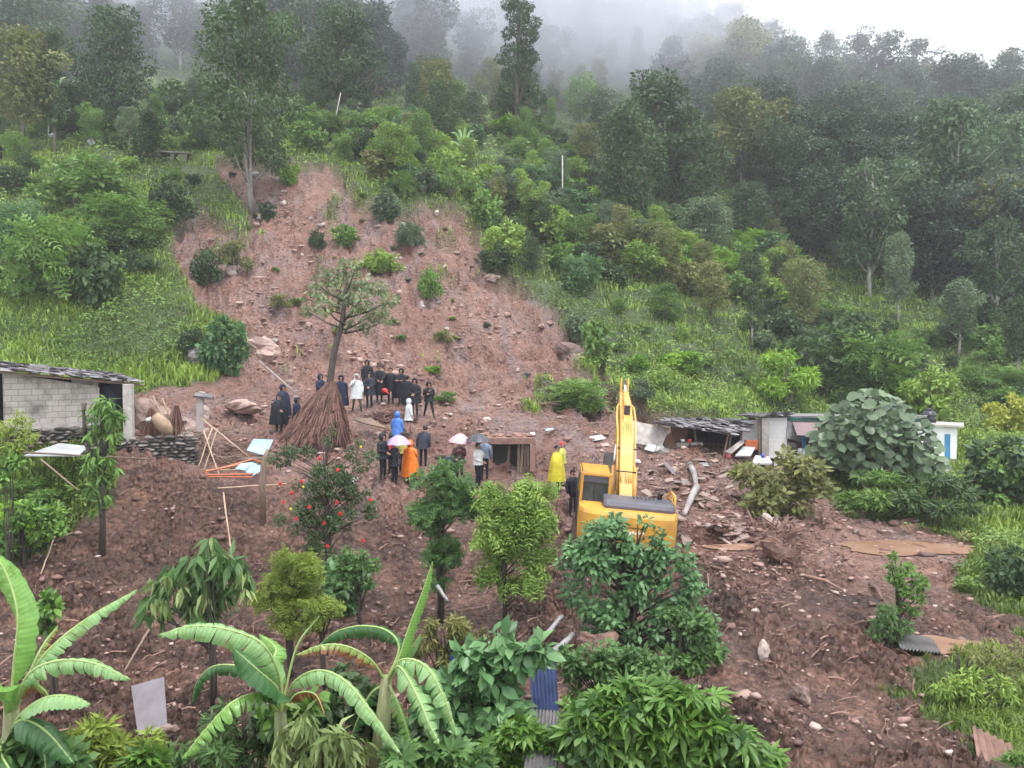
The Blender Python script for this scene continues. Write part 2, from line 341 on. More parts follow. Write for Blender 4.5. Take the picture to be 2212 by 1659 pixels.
def terrain_material():
    m, n, l, b, o = newmat('hillside_soil')
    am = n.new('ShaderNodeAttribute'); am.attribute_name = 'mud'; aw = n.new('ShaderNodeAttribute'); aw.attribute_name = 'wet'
    tc = n.new('ShaderNodeTexCoord')
    def nz(scale, det=5, r=.6, d=0, stretch=None):
        x = n.new('ShaderNodeTexNoise'); x.inputs['Scale'].default_value = scale; x.inputs['Detail'].default_value = det; x.inputs['Roughness'].default_value = r; x.inputs['Distortion'].default_value = d
        src = tc.outputs['Object']
        if stretch:
            mp = n.new('ShaderNodeMapping'); mp.inputs['Scale'].default_value = stretch; mp.inputs['Rotation'].default_value = (0, 0, rad(-18)); l.new(src, mp.inputs[0]); src = mp.outputs[0]
        l.new(src, x.inputs['Vector']); return x
    def mix(f, a, c, mode='MIX'):
        x = n.new('ShaderNodeMixRGB'); x.blend_type = mode
        if isinstance(f, float): x.inputs[0].default_value = f
        else: l.new(f, x.inputs[0])
        for i, q in ((1, a), (2, c)):
            if isinstance(q, tuple): x.inputs[i].default_value = (*q, 1)
            else: l.new(q, x.inputs[i])
        return x.outputs[0]
    n1 = nz(.22, 5, .6, .6); r1 = ramp(n, [(.3, (.185, .088, .066)), (.5, (.265, .142, .108)), (.72, (.35, .21, .165))]); l.new(n1.outputs[0], r1.inputs[0])
    n2 = nz(.35, 4, .6, 1.2, (1.6, .35, .6)); r2 = ramp(n, [(.48, (0, 0, 0)), (.66, (1, 1, 1))]); l.new(n2.outputs[0], r2.inputs[0])
    dry = mix(r2.outputs[0], r1.outputs[0], (.25, .175, .165))
    n3 = nz(1.6, 6, .7, .3); r3 = ramp(n, [(.28, (.36, .33, .33)), (.47, (.95, .94, .93)), (.72, (1.6, 1.56, 1.52))]); l.new(n3.outputs[0], r3.inputs[0])
    dry = mix(.62, dry, r3.outputs[0], 'MULTIPLY')
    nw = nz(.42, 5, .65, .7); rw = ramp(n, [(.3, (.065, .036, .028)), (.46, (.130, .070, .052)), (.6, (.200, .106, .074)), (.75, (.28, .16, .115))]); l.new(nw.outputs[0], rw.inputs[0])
    wet_shade_col = mix(1.0, rw.outputs[0], r3.outputs[0], 'MULTIPLY')
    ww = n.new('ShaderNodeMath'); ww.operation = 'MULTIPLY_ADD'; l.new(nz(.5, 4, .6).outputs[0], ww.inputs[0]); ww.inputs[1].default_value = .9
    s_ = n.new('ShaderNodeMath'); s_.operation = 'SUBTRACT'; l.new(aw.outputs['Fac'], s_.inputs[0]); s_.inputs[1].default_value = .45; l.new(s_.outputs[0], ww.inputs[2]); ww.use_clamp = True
    mud = mix(ww.outputs[0], dry, wet_shade_col)  # dark soil for damp mud and for the bank shade put into the colour
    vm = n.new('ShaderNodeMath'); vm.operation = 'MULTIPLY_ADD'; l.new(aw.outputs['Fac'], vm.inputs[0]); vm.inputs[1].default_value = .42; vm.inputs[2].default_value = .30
    v = n.new('ShaderNodeTexVoronoi'); v.inputs['Scale'].default_value = 5.5; l.new(tc.outputs['Object'], v.inputs['Vector'])
    rv = ramp(n, [(0, (1.35, 1.3, 1.27)), (.3, (1, 1, 1)), (.7, (.42, .40, .39))]); l.new(v.outputs['Distance'], rv.inputs[0])
    mud = mix(vm.outputs[0], mud, rv.outputs[0], 'MULTIPLY')
    v2 = n.new('ShaderNodeTexVoronoi'); v2.inputs['Scale'].default_value = 2.6; l.new(tc.outputs['Object'], v2.inputs['Vector'])
    rp = ramp(n, [(.0, (1, 1, 1)), (.07, (1, 1, 1)), (.1, (0, 0, 0))]); l.new(v2.outputs['Distance'], rp.inputs[0])
    mud = mix(rp.outputs[0], mud, (.42, .31, .27))
    g1 = nz(.35, 5, .65, .5); rg = ramp(n, [(.3, (.030, .042, .014)), (.5, (.050, .085, .022)), (.7, (.085, .125, .035))]); l.new(g1.outputs[0], rg.inputs[0])
    g2 = nz(1.3, 4, .7); rg2 = ramp(n, [(.60, (0, 0, 0)), (.72, (1, 1, 1))]); l.new(g2.outputs[0], rg2.inputs[0])
    grass = mix(rg2.outputs[0], rg.outputs[0], (.11, .078, .042))
    col = mix(am.outputs['Fac'], grass, mud)
    l.new(col, b.inputs['Base Color'])
    rr = ramp(n, [(0, (.42,) * 3), (1, (.72,) * 3)]); l.new(n3.outputs[0], rr.inputs[0]); l.new(rr.outputs[0], b.inputs['Roughness'])
    b.inputs['Specular IOR Level'].default_value = .45
    bm = nz(9, 6, .7); b2 = n.new('ShaderNodeBump'); b2.inputs['Strength'].default_value = 1; b2.inputs['Distance'].default_value = .16; l.new(bm.outputs[0], b2.inputs['Height'])
    bv = n.new('ShaderNodeBump'); bv.inputs['Strength'].default_value = .9; bv.inputs['Distance'].default_value = .16; bv.invert = True
    l.new(v.outputs['Distance'], bv.inputs['Height']); l.new(b2.outputs[0], bv.inputs['Normal']); l.new(bv.outputs[0], b.inputs['Normal'])
    return m
def build_terrain():
    V = np.stack([XG, YG, ZG + CZ], -1).reshape(-1, 3)
    idx = np.arange(NR * NC).reshape(NR, NC)
    F = np.stack([idx[:-1, :-1], idx[:-1, 1:], idx[1:, 1:], idx[1:, :-1]], -1).reshape(-1, 4)
    wet = np.clip((28.3 - YG) / 1.6, 0, 1)  # damp lower mud, plus shade painted on the steep bank under the terrace
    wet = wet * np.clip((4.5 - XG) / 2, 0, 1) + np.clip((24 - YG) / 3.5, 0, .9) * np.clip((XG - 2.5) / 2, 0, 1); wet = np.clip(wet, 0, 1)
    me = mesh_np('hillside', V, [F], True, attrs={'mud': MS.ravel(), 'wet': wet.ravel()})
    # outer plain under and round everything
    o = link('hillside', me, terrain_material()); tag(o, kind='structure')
build_terrain()
def puddles():
    w, n, l, b, o = newmat('muddy_water')
    b.inputs['Base Color'].default_value = (.46, .275, .185, 1); b.inputs['Roughness'].default_value = .06
    x = noise(n, l, .8, 3, .5); r = ramp(n, [(.35, (.27, .155, .105)), (.65, (.34, .21, .15))]); l.new(x.outputs[0], r.inputs[0]); l.new(r.outputs[0], b.inputs['Base Color'])
    for px, py, Y, rx, ry in [(1620, 1232, 24.6, 1.5, .42), (1960, 1218, 26.6, 2.2, 1.05), (2030, 1428, 18.3, 1.0, .58)]:
        p = at(px, py, Y); z = Gz(p.x, p.y) + .035; m = MB()
        V = [(p.x, p.y, z)] + [(p.x + rx * math.cos(t * .2618) * (1 + .16 * math.sin(t * .9 + px) + .08 * math.sin(t * 1.57)), p.y + ry * math.sin(t * .2618) * (1 + .16 * math.cos(t * .785 + 1) + .08 * math.sin(t * 1.57)), z) for t in range(24)]
        m.add(V, [(0, i + 1, (i + 1) % 24 + 1) for i in range(24)])
        tag(m.build('puddle', w), kind='structure')
puddles()
# haze: even, pale, closed box round everything
def haze(dens=.0005):
    m = bpy.data.materials.new('damp_air'); m.use_nodes = True; n = m.node_tree.nodes; n.clear()
    o = n.new('ShaderNodeOutputMaterial'); v = n.new('ShaderNodeVolumePrincipled'); v.inputs['Color'].default_value = (.90, .91, .97, 1)
    v.inputs['Density'].default_value = dens; v.inputs['Anisotropy'].default_value = 0.0; m.node_tree.links.new(v.outputs[0], o.inputs['Volume'])
    b = MB(); b.box((0, 150, 80), (1100, 360, 190)); h = b.build('haze', m); tag(h, kind='stuff'); h.display_type = 'WIRE'
    return m
haze()

# ------------------------------------------------------------------ foliage generators
def T_diamond():   # folded leaf along +x, normal +z
    return np.array([(0, 0, 0), (.45, .26, .06), (1, 0, -.05), (.45, -.26, .06)], float), [np.array([(0, 2, 1)]), np.array([(0, 3, 2)])]
def T_lance():
    return np.array([(0, 0, 0), (.35, .13, .03), (1, 0, -.14), (.35, -.13, .03)], float), [np.array([(0, 2, 1)]), np.array([(0, 3, 2)])]
def T_ovate():
    V = np.array([(0, 0, 0), (.25, .22, .05), (.6, .26, .05), (1, 0, -.12), (.6, -.26, .05), (.25, -.22, .05), (.3, 0, -.01), (.65, 0, -.03)], float)
    return V, [np.array([(0, 6, 1), (7, 3, 2), (0, 5, 6), (4, 3, 7)]), np.array([(6, 7, 2, 1), (5, 4, 7, 6)])]
def T_round():
    V = [(0, 0, 0)]; 
    for t in (-150, -105, -60, -22, 0, 22, 60, 105, 150):
        r = .5 * (1.12 if t == 0 else 1); V.append((.42 + r * math.cos(rad(t)), r * math.sin(rad(t)), .05 * abs(math.sin(rad(t))) - .06 * max(0, math.cos(rad(t)))))
    n = len(V); return np.array(V, float), [np.array([(0, i, i + 1) for i in range(1, n - 1)])]
def T_palm(k=7, spread=115, w=.16):    # palmate lobed leaf
    V = [(0, 0, 0)]; F = []
    for i in range(k):
        t = rad(-spread + 2 * spread * i / (k - 1)); L = 1 - .35 * abs(i - (k - 1) / 2) / ((k - 1) / 2); c, s = math.cos(t), math.sin(t); b = len(V)
        V += [(L * .5 * c - w * s, L * .5 * s + w * c, .04), (L * c, L * s, -.16), (L * .5 * c + w * s, L * .5 * s - w * c, .04)]
        F += [(0, b + 1, b), (0, b + 2, b + 1)]
    return np.array(V, float), [np.array(F)]
def T_feather(k=6, droop=.35, ll=.34, w=.055):   # compound leaf: leaflets along a rachis
    V = []; F = []
    for i in range(k):
        x = (i + .6) / k; z = -droop * x * x
        for s in (-1, 1):
            L = ll * (1 - .35 * abs(x - .4)); b = len(V); dx, dy = L * .45, s * L * .85
            V += [(x, 0, z), (x + dx * .5 - s * 0 - w * .3, dy * .5, z + .02), (x + dx, dy, z - L * .3), (x + dx * .5 + w, dy * .5 - s * w, z + .02)]
            F += [(b, b + 3, b + 2), (b, b + 2, b + 1)]
    b = len(V); V += [(.95, 0, -droop * .9), (1.1, .05, -droop), (1.3, 0, -droop * 1.3), (1.1, -.05, -droop)]; F += [(b, b + 1, b + 2), (b, b + 2, b + 3)]
    return np.array(V, float), [np.array(F)]
def leaves(pos, d, nrm, size, tmpl, tone):
    """instance template leaves into one vertex/face set"""
    V0, F0 = tmpl; n = len(pos); d = d / (np.linalg.norm(d, axis=1, keepdims=True) + 1e-9)
    y = np.cross(nrm, d); y /= (np.linalg.norm(y, axis=1, keepdims=True) + 1e-9); z = np.cross(d, y)
    P = pos[:, None, :] + size[:, None, None] * (V0[None, :, 0:1] * d[:, None, :] + V0[None, :, 1:2] * y[:, None, :] + V0[None, :, 2:3] * z[:, None, :])
    k = len(V0); F = [(f[None] + (np.arange(n) * k)[:, None, None]).reshape(-1, f.shape[1]) for f in F0]
    return P.reshape(-1, 3), F, np.repeat(tone, k)
def crown_pts(rng, cl, n, shell=.55, up=.45, droop=.25, flat=.8):
    """leaf seats spread through cluster balls. cl: (k,4) centre+radius"""
    cl = np.asarray(cl, float); w = cl[:, 3] ** 2; c = rng.choice(len(cl), n, p=w / w.sum())
    v = rng.normal(size=(n, 3)); v /= np.linalg.norm(v, axis=1, keepdims=True); r = rng.random(n) ** (1 / 3.0); r = shell + (1 - shell) * r; r *= rng.uniform(.7, 1.06, n)
    p = cl[c, :3] + v * (cl[c, 3] * r)[:, None] * np.array([1, 1, flat])
    d = v * .8 + rng.normal(size=(n, 3)) * .55; d[:, 2] -= droop
    nr = v * (1 - up) + rng.normal(size=(n, 3)) * .35; nr[:, 2] += up * 1.4
    tone = np.clip(.45 + rng.normal(size=n) * .17 + (rng.random(len(cl))[c] - .5) * .45, 0, 1)
    return p, d, nr, tone
def merge(parts):
    V = []; F = {}; T = []; b = 0
    for v, f, t in parts:
        for q in f: F.setdefault(q.shape[1], []).append(q + b)
        V.append(v); T.append(t); b += len(v)
    return np.concatenate(V), [np.concatenate(q) for q in F.values()], np.concatenate(T)

LM = {
 'fmid': leafmat('forest_mid', (.030, .058, .024), (.110, .180, .075)), 'fdark': leafmat('forest_dark', (.020, .040, .022), (.072, .120, .062)), 'fgrey': leafmat('forest_grey', (.034, .056, .040), (.115, .160, .110)),
 'dark': leafmat('foliage_dark', (0.027, 0.055, 0.020), (0.095, 0.158, 0.054)),
 'mid': leafmat('foliage_mid', (0.059, 0.120, 0.025), (0.214, 0.367, 0.079)),
 'light': leafmat('foliage_light', (0.110, 0.191, 0.032), (0.353, 0.500, 0.101)),
 'grey': leafmat('foliage_greyish', (0.058, 0.096, 0.051), (0.198, 0.272, 0.141)),
 'olive': leafmat('foliage_olive', (0.077, 0.100, 0.027), (0.307, 0.319, 0.113)),
 'yellow': leafmat('foliage_yellow_green', (0.177, 0.261, 0.025), (0.500, 0.500, 0.090)),
 'blue': leafmat('foliage_blue_green', (0.037, 0.093, 0.037), (0.179, 0.328, 0.121)),
 'brown': leafmat('foliage_dry', (0.105, 0.066, 0.033), (0.315, 0.218, 0.102)),
 'vivid': leafmat('foliage_vivid', (0.081, 0.199, 0.018), (0.309, 0.500, 0.062)),
}
BARK = mat('bark', (.16, .13, .10), (.07, .055, .042), .85, scale=3, bump=.6, stretch=(4, 4, .7))
PALE = mat('pale_bark', (.40, .38, .34), (.20, .18, .15), .8, scale=2, bump=.4, stretch=(3, 3, 1))
DBARK = mat('wet_bark', (.075, .058, .048), (.03, .024, .02), .7, scale=3, bump=.6, stretch=(4, 4, .7))

def tree_meshes(seed, h=10, w=5, base=.35, ncl=16, nleaf=3500, ls=.32, tm=None, shape='round', lean=0, droop=.25, trunk_r=.16, fork=False, cr=None):
    """trunk (with limbs) and crown mesh of one tree, foot at the origin"""
    rg = np.random.default_rng(seed); tm = tm or T_diamond()
    cl = []; r0 = w / 2
    for i in range(ncl):
        t = (i + .5) / ncl; z = h * (base + (1 - base) * t * .94)
        if shape == 'round': env = math.sin(math.pi * (0.12 + .80 * t)) ** .7
        elif shape == 'column': env = .8 * (1 - .45 * t) * (1.1 if i % 3 else .7)
        elif shape == 'cone': env = 1.0 - .82 * t
        elif shape == 'umbrella': env = .35 + .65 * t if t < .8 else .8
        else: env = math.sin(math.pi * (.1 + .85 * t)) ** .6 * (.7 + .5 * rg.random())
        an = i * 2.4 + rg.uniform(-.5, .5); rr = r0 * env * rg.uniform(.25, .95)
        c = (cr or w * .2) * rg.uniform(.65, 1.2) * (.75 if shape in ('column',) else 1)
        cl.append((math.cos(an) * rr + lean * t, math.sin(an) * rr, z, c))
    cl.append((lean, 0, h * .94, (cr or w * .2) * .8))
    p, d, nr, tone = crown_pts(rg, cl, nleaf, droop=droop)
    V, F, T = leaves(p, d, nr, ls * rg.uniform(.6, 1.25, nleaf), tm, tone)
    cme = mesh_np('crown', V, F, False, T)
    m = MB(); top = h * .9
    stems = [0.0] if not fork else [-.35, .4]
    for s in stems:
        pts = []; k = 7
        for i in range(k + 1):
            t = i / k; pts.append((s * t * 1.6 + lean * t * t + .12 * math.sin(t * 5 + seed) * w * .12, .1 * math.cos(t * 4 + seed) * w * .1, top * t - .5 * (i == 0)))
        m.tube(pts, [trunk_r * (1.25 if i == 0 else 1 - .82 * i / k) for i in range(k + 1)], 8)
    for c in cl[::2] if len(cl) > 10 else cl:
        z0 = max(h * base * .55, c[2] - w * .35); t = z0 / top
        q = Vector((lean * t * t, 0, z0)); e = Vector(c[:3]); mid = q.lerp(e, .5) + Vector((0, 0, -w * .03)); m.tube([q, mid, e], [trunk_r * .42, trunk_r * .28, trunk_r * .08], 5)
    tme = bpy.data.meshes.new('trunk'); tme.from_pydata([tuple(v) for v in m.V], [], m.F); tme.polygons.foreach_set('use_smooth', [True] * len(m.F))
    A = tme.attributes.new('tone', 'FLOAT', 'POINT'); A.data.foreach_set('value', m.T); tme.update()
    return tme, cme
def bush_mesh(seed, ncl=9, nleaf=1400, ls=.13, tm=None, flat=.75, up=.5, droop=.2, stems=True):
    """unit bush about 1 m wide and high, foot at origin"""
    rg = np.random.default_rng(seed); tm = tm or T_diamond(); cl = []
    for i in range(ncl):
        an = i * 2.4 + rg.uniform(-.6, .6); r = .42 * math.sqrt((i + .3) / ncl); cl.append((math.cos(an) * r, math.sin(an) * r, rg.uniform(.18, .95) * (1 - .7 * r), rg.uniform(.09, .20)))
    p, d, nr, tone = crown_pts(rg, cl, nleaf, droop=droop, flat=flat, up=up); p[:, 2] = np.abs(p[:, 2])
    V, F, T = leaves(p, d, nr, ls * rg.uniform(.6, 1.3, nleaf), tm, tone)
    cme = mesh_np('foliage', V, F, False, T); m = MB()
    for c in cl[:6]: m.tube([(0, 0, -.1), (c[0] * .5, c[1] * .5, c[2] * .45), c[:3]], [.022, .016, .005], 4)
    tme = bpy.data.meshes.new('stems'); tme.from_pydata([tuple(v) for v in m.V], [], m.F); A = tme.attributes.new('tone', 'FLOAT', 'POINT'); A.data.foreach_set('value', m.T); tme.update()
    return tme, cme
_mats_done = {}
def variant(me, m):
    """mesh data per material so shared meshes keep their own leaf colour"""
    k = (me.name, m.name)
    if k not in _mats_done:
        c = me.copy(); c.name = me.name.split('.')[0]; c.materials.clear(); c.materials.append(m); _mats_done[k] = c
    return _mats_done[k]
def put_tree(pr, loc, s, rz, leafm, barkm, label, name='broadleaf_tree', group=None, sx=None, tilt=0, cat='tree'):
    e = empty(name, loc, rz, (s * (sx or 1), s * (sx or 1), s)); e.rotation_euler = (0, tilt, rz)
    tag(e, label, cat, group)
    link('trunk', variant(pr[0], barkm), None, e); link('crown', variant(pr[1], leafm), None, e); return e
def put_bush(pr, loc, w, h, rz, leafm, label, name='shrub', group=None, barkm=None):
    e = empty(name, loc, rz, (w, w, h)); tag(e, label, 'shrub', group)
    link('stems', variant(pr[0], barkm or BARK), None, e); link('foliage', variant(pr[1], leafm), None, e); return e

PT = {
 'round1': tree_meshes(1, 10, 6.8, .14, 46, 8400, .33, cr=1.02),
 'round2': tree_meshes(2, 10, 5.8, .16, 38, 7000, .33, cr=.95),
 'round3': tree_meshes(3, 10, 7.8, .18, 50, 9000, .35, shape='wild', cr=1.10),
 'col1': tree_meshes(4, 10, 3.4, .25, 20, 3800, .28, shape='column', cr=.75),
 'wild1': tree_meshes(5, 10, 5.4, .24, 32, 5600, .32, shape='wild', cr=.85),
 'wild2': tree_meshes(6, 10, 6.4, .34, 30, 6000, .34, shape='wild', cr=.98),
 'umb': tree_meshes(7, 10, 6.6, .30, 34, 6200, .32, shape='umbrella', cr=.98),
 'cone': tree_meshes(8, 10, 5.0, .12, 36, 6200, .30, shape='cone', cr=.80),
}
PB = {
 'b1': bush_mesh(11, 16, 1900, .105), 'b2': bush_mesh(12, 20, 2300, .10), 'b3': bush_mesh(13, 12, 1100, .14, T_ovate()),
 'b4': bush_mesh(14, 14, 900, .20, T_feather(4, .35, .42, .09), .7), 'b5': bush_mesh(15, 14, 1900, .11, T_lance(), .8, .4, .4),
}

# ------------------------------------------------------------------ forest and shrubs
def in_poly(x, y, poly): return bool(pip(np.array([float(x)]), np.array([float(y)]), poly)[0])
def mudm(p): return float(col_interp(MG, p.x / p.y, p.y))
# trees one can tell apart: px of the foot, py of the foot, py of the top, width px, prototype, leaf, bark, label
SINGLE = [
 (945, 312, 170, 85, 'round2', 'dark', BARK, 'dark dense tree with short trunk above the right shoulder of the scar'),
 (850, 392, 262, 95, 'wild1', 'light', BARK, 'light green young tree on the turf lip right of the orange brick hut'),
 (1345, 470, 225, 150, 'round1', 'dark', BARK, 'dark broad tree at the left side of the dark clump by the forest edge'),
 (1415, 430, 158, 190, 'round3', 'dark', BARK, 'largest darkest tree of the clump at the forest edge below the mist'),
 (1490, 470, 232, 130, 'round2', 'dark', BARK, 'dark tree at the right side of the clump at the forest edge'),
 (1405, 590, 478, 125, 'umb', 'olive', BARK, 'rounded olive yellow tree on the shrubby slope right of the scar'),
 (1535, 695, 560, 82, 'wild1', 'olive', BARK, 'small olive tree between the rounded olive tree and the ivy clad pole tree'),
 (1625, 738, 612, 55, 'col1', 'dark', PALE, 'slim ivy dark tree with a pale bare trunk on the terraced grass'),
 (1733, 738, 553, 108, 'umb', 'olive', BARK, 'tall olive brown crowned tree on thin dark stems beside the forest'),
 (1437, 694, 608, 66, 'round2', 'mid', BARK, 'little green tree alone on the grass below the shrubs'),
 (1612, 530, 392, 108, 'round1', 'fmid', BARK, 'bright rounded tree against the dark forest'),
 (1520, 560, 425, 130, 'round3', 'grey', BARK, 'grey green tree standing before the dark clump'),
 (1880, 640, 345, 190, 'umb', 'fmid', PALE, 'tall forest tree with a forked pale trunk'),
 (2062, 590, 215, 200, 'wild2', 'fmid', PALE, 'tallest pale trunked tree of the right forest with a long leaning trunk'),
 (1990, 620, 420, 110, 'wild1', 'grey', PALE, 'thin pale trunked tree between the two tall pale trunks'),
 (1940, 690, 500, 70, 'wild1', 'grey', PALE, 'spindly tree with pale stem low in the right forest'),
 (2150, 700, 470, 120, 'wild2', 'fmid', PALE, 'open crowned forest tree near the right edge with pale stem'),
 (2072, 765, 600, 100, 'wild2', 'grey', PALE, 'tree with a bare pale trunk at the foot of the right forest'),
 (2200, 830, 640, 90, 'wild2', 'dark', PALE, 'tree with a pale post like trunk at the right edge'),
 (30, 585, 432, 125, 'umb', 'blue', DBARK, 'broad leaved small tree with dark forked stems at the left edge'),
 (48, 340, 60, 165, 'wild2', 'olive', BARK, 'olive forest tree in the mist at the upper left corner'),
 (118, 330, 52, 60, 'col1', 'dark', BARK, 'narrow dark tree top beside the olive tree at the upper left'),
 (160, 300, 175, 110, 'round2', 'dark', BARK, 'dark tree behind the banana plants on the upper left'),
 (325, 345, 232, 80, 'cone', 'dark', BARK, 'dark tree above the old stone shelter'),
 (245, 280, 10, 150, 'round1', 'fmid', BARK, 'tall misty green tree left of the twin stemmed tree'),
 (735, 250, 15, 170, 'round3', 'dark', BARK, 'tall misty tree with dark crown right of the twin stemmed tree'),
 (35, 355, 282, 60, 'umb', 'mid', BARK, 'little umbrella shaped tree on the left grass slope'),
]
def top_h(p, py):    # height of a plant whose foot is p and whose top shows at row py
    a, s = ray(p.x / p.y * FX + FW / 2, py); return s * p.y + CZ - p.z
for x, y, ty, w, k, lm, bk, lb in SINGLE:
    p = hit(x, y)
    if p is None: continue
    h = max(top_h(p, ty), 1.0); wm = w * mpp(p.y); W0 = {'round1': 6, 'round2': 5, 'round3': 7, 'col1': 3.4, 'wild1': 4.6, 'wild2': 5.4, 'umb': 6, 'cone': 4.2}[k]
    put_tree(PT[k], (p.x, p.y, p.z - .15), h / 10, random.uniform(0, 6.28), LM[lm], bk, lb, sx=(wm / W0) / (h / 10))
# the two giants
def giant(x, y, ty, w, seed, label, lm, fork, nleaf=11000, base=.22, shape='wild', ncl=40):
    p = hit(x, y); h = top_h(p, ty); wm = w * mpp(p.y)
    pr = tree_meshes(seed, h, wm, base, ncl, nleaf, .36, T_diamond(), shape, 0, .5, .15 if fork else .28, fork, cr=wm * .135)
    put_tree(pr, (p.x, p.y, p.z - .2), 1, .2, LM[lm], mat('grey_bark', (.24, .225, .20), (.12, .11, .10), .85, bump=.4) if fork else BARK, label, name='tall_tree')
giant(538, 462, -25, 300, 71, 'very tall feathery tree with twin pale stems standing in the landslide scar', 'dark', True, 12000, .26)
giant(1118, 300, -22, 150, 72, 'very tall ragged tree rising into the mist above the mid slope', 'dark', False, 8000, .15, 'column', 36)
# the rest of the wood, spread over the ground it grows on
FOR_L = [(-60, -70), (1320, -90), (1310, 60), (1240, 200), (900, 235), (560, 215), (300, 200), (0, 230), (-60, 230)]
FOR_R = [(1300, -40), (1500, -60), (1640, 20), (1790, 62), (1880, 120), (1960, 180), (2060, 190), (2260, 210), (2270, 620), (2212, 680), (1960, 640), (1800, 600), (1640, 470), (1560, 420), (1500, 300), (1330, 200)]
MIDS = [(560, 225), (900, 250), (1290, 210), (1340, 300), (1500, 470), (1700, 560), (1790, 650), (1740, 700), (1560, 650), (1400, 640), (1260, 640), (1120, 600), (1070, 560), (1040, 470), (960, 425), (860, 425), (760, 370), (620, 330)]
SH_L = [(-20, 215), (560, 215), (560, 320), (470, 330), (330, 330), (-20, 320)]
SL_L = [(-20, 330), (330, 340), (460, 400), (380, 470), (360, 560), (420, 650), (300, 640), (180, 610), (-20, 640)]
LOW_R = [(1750, 660), (2230, 690), (2230, 900), (2040, 890), (1900, 850), (1700, 830), (1560, 700)]
TERR = [(1230, 660), (1560, 690), (1750, 760), (1760, 870), (1400, 850), (1290, 770)]
placed = []
def scatter(poly, n, mind, fn, seed, need_green=True, tries=60):
    rg = random.Random(seed); xs = [q[0] for q in poly]; ys = [q[1] for q in poly]; c = 0; t = 0
    while c < n and t < n * tries:
        t += 1; x = rg.uniform(min(xs), max(xs)); y = rg.uniform(min(ys), max(ys))
        if not in_poly(x, y, poly): continue
        p = hit(x, y)
        if p is None: continue
        if need_green and mudm(p) > .3: continue
        d = mind * (1 if mind > 5 else 1)
        if any((x - q[0]) ** 2 + ((y - q[1]) * 1.4) ** 2 < d * d for q in placed[-900:]): continue
        placed.append((x, y)); fn(p, rg, x, y); c += 1
def band(x, y):
    if y < 90: return 'near the top, '
    if x > 1950: return 'towards the right edge, '
    if x < 320: return 'towards the left edge, '
    return 'high up, ' if y < 200 else 'midway, ' if y < 420 else 'low down, '
def far_tree(hmin, hmax, pal, group, zone, protos=('round1', 'round2', 'round3', 'wild1', 'wild2', 'umb', 'cone')):
    nm = {'dark': 'dark green', 'mid': 'mid green', 'grey': 'grey green', 'olive': 'olive', 'light': 'light green', 'fdark': 'dark green', 'fmid': 'mid green', 'fgrey': 'grey green'}
    sh = {'round1': 'rounded', 'round2': 'compact', 'round3': 'broad', 'wild1': 'open crowned', 'wild2': 'long stemmed', 'umb': 'flat topped', 'cone': 'pointed', 'col1': 'narrow'}
    def f(p, rg, x, y):
        k = rg.choice(protos); lm = rg.choice(pal); h = rg.uniform(hmin, hmax); pale = rg.random() < .3
        put_tree(PT[k], (p.x, p.y, p.z - .3), h / 10, rg.uniform(0, 6.28), LM[lm], PALE if pale else BARK,
                 '%s %s %s %s trunked tree %s%s' % ('tall' if h > hmin + (hmax - hmin) * .6 else 'medium' if h > hmin + (hmax - hmin) * .3 else 'short', sh[k], nm[lm], 'pale' if pale else 'dark', band(x, y), zone), group=group, sx=rg.uniform(1.0, 1.4), tilt=rg.uniform(-.05, .05))
    return f
scatter(FOR_L, 96, 34, far_tree(8.5, 14, ['fdark', 'fmid', 'fgrey', 'fdark'], 'trees of the misty wood above the landslide', 'in the upper wood'), 1)
scatter([(860, 150), (1340, 120), (1350, 330), (1150, 310), (900, 265)], 22, 38, far_tree(4.5, 8, ['mid', 'grey', 'dark', 'olive'], 'trees below the misty wood', 'below the misty wood', ('round1', 'round2', 'wild1', 'umb', 'cone')), 21)
scatter(FOR_R, 126, 34, far_tree(9, 13.5, ['fdark', 'fdark', 'fmid', 'fgrey', 'fdark', 'fmid', 'olive'], 'trees of the wood on the right hillside', 'in the right wood'), 2)
def shr(hmin, hmax, pal, group, zone, ks=('b1', 'b2', 'b3', 'b4', 'b5')):
    nm = {'dark': 'dark green', 'mid': 'mid green', 'grey': 'grey green', 'olive': 'olive', 'light': 'light green', 'blue': 'blue green', 'vivid': 'bright green', 'yellow': 'yellow green'}
    sh = {'b1': 'rounded', 'b2': 'dense', 'b3': 'broad leaved', 'b4': 'feathery', 'b5': 'narrow leaved'}
    def f(p, rg, x, y):
        k = rg.choice(ks); lm = rg.choice(pal); h = rg.uniform(hmin, hmax)
        put_bush(PB[k], (p.x, p.y, p.z - .1), h * rg.uniform(.9, 1.5), h, rg.uniform(0, 6.28), LM[lm], '%s %s %s shrub %s%s' % ('big' if h > hmin + (hmax - hmin) * .6 else 'medium sized' if h > hmin + (hmax - hmin) * .3 else 'small', sh[k], nm[lm], band(x, y), zone), group=group)
    return f
def small_tree(pal, zone, group, h0=3, h1=5): return far_tree(h0, h1, pal, group, zone, ('round1', 'round2', 'wild1', 'umb', 'col1', 'cone'))
scatter(MIDS, 34, 40, small_tree(['mid', 'dark', 'grey', 'olive', 'light'], 'right of the scar', 'young trees right of the landslide', 2.6, 5), 3)
scatter(MIDS, 140, 22, shr(1.5, 3.3, ['mid', 'mid', 'light', 'dark', 'light', 'grey', 'blue', 'vivid', 'olive'], 'shrubs on the slope right of the landslide', 'right of the landslide'), 4)
scatter(SH_L, 16, 50, small_tree(['mid', 'dark', 'grey', 'light'], 'on the upper field', 'young trees on the field above the left slope', 2.5, 4.5), 5)
scatter(SH_L, 50, 24, shr(1.0, 2.3, ['mid', 'light', 'dark', 'grey', 'mid'], 'shrubs on the field above the left slope', 'on the upper field'), 6)
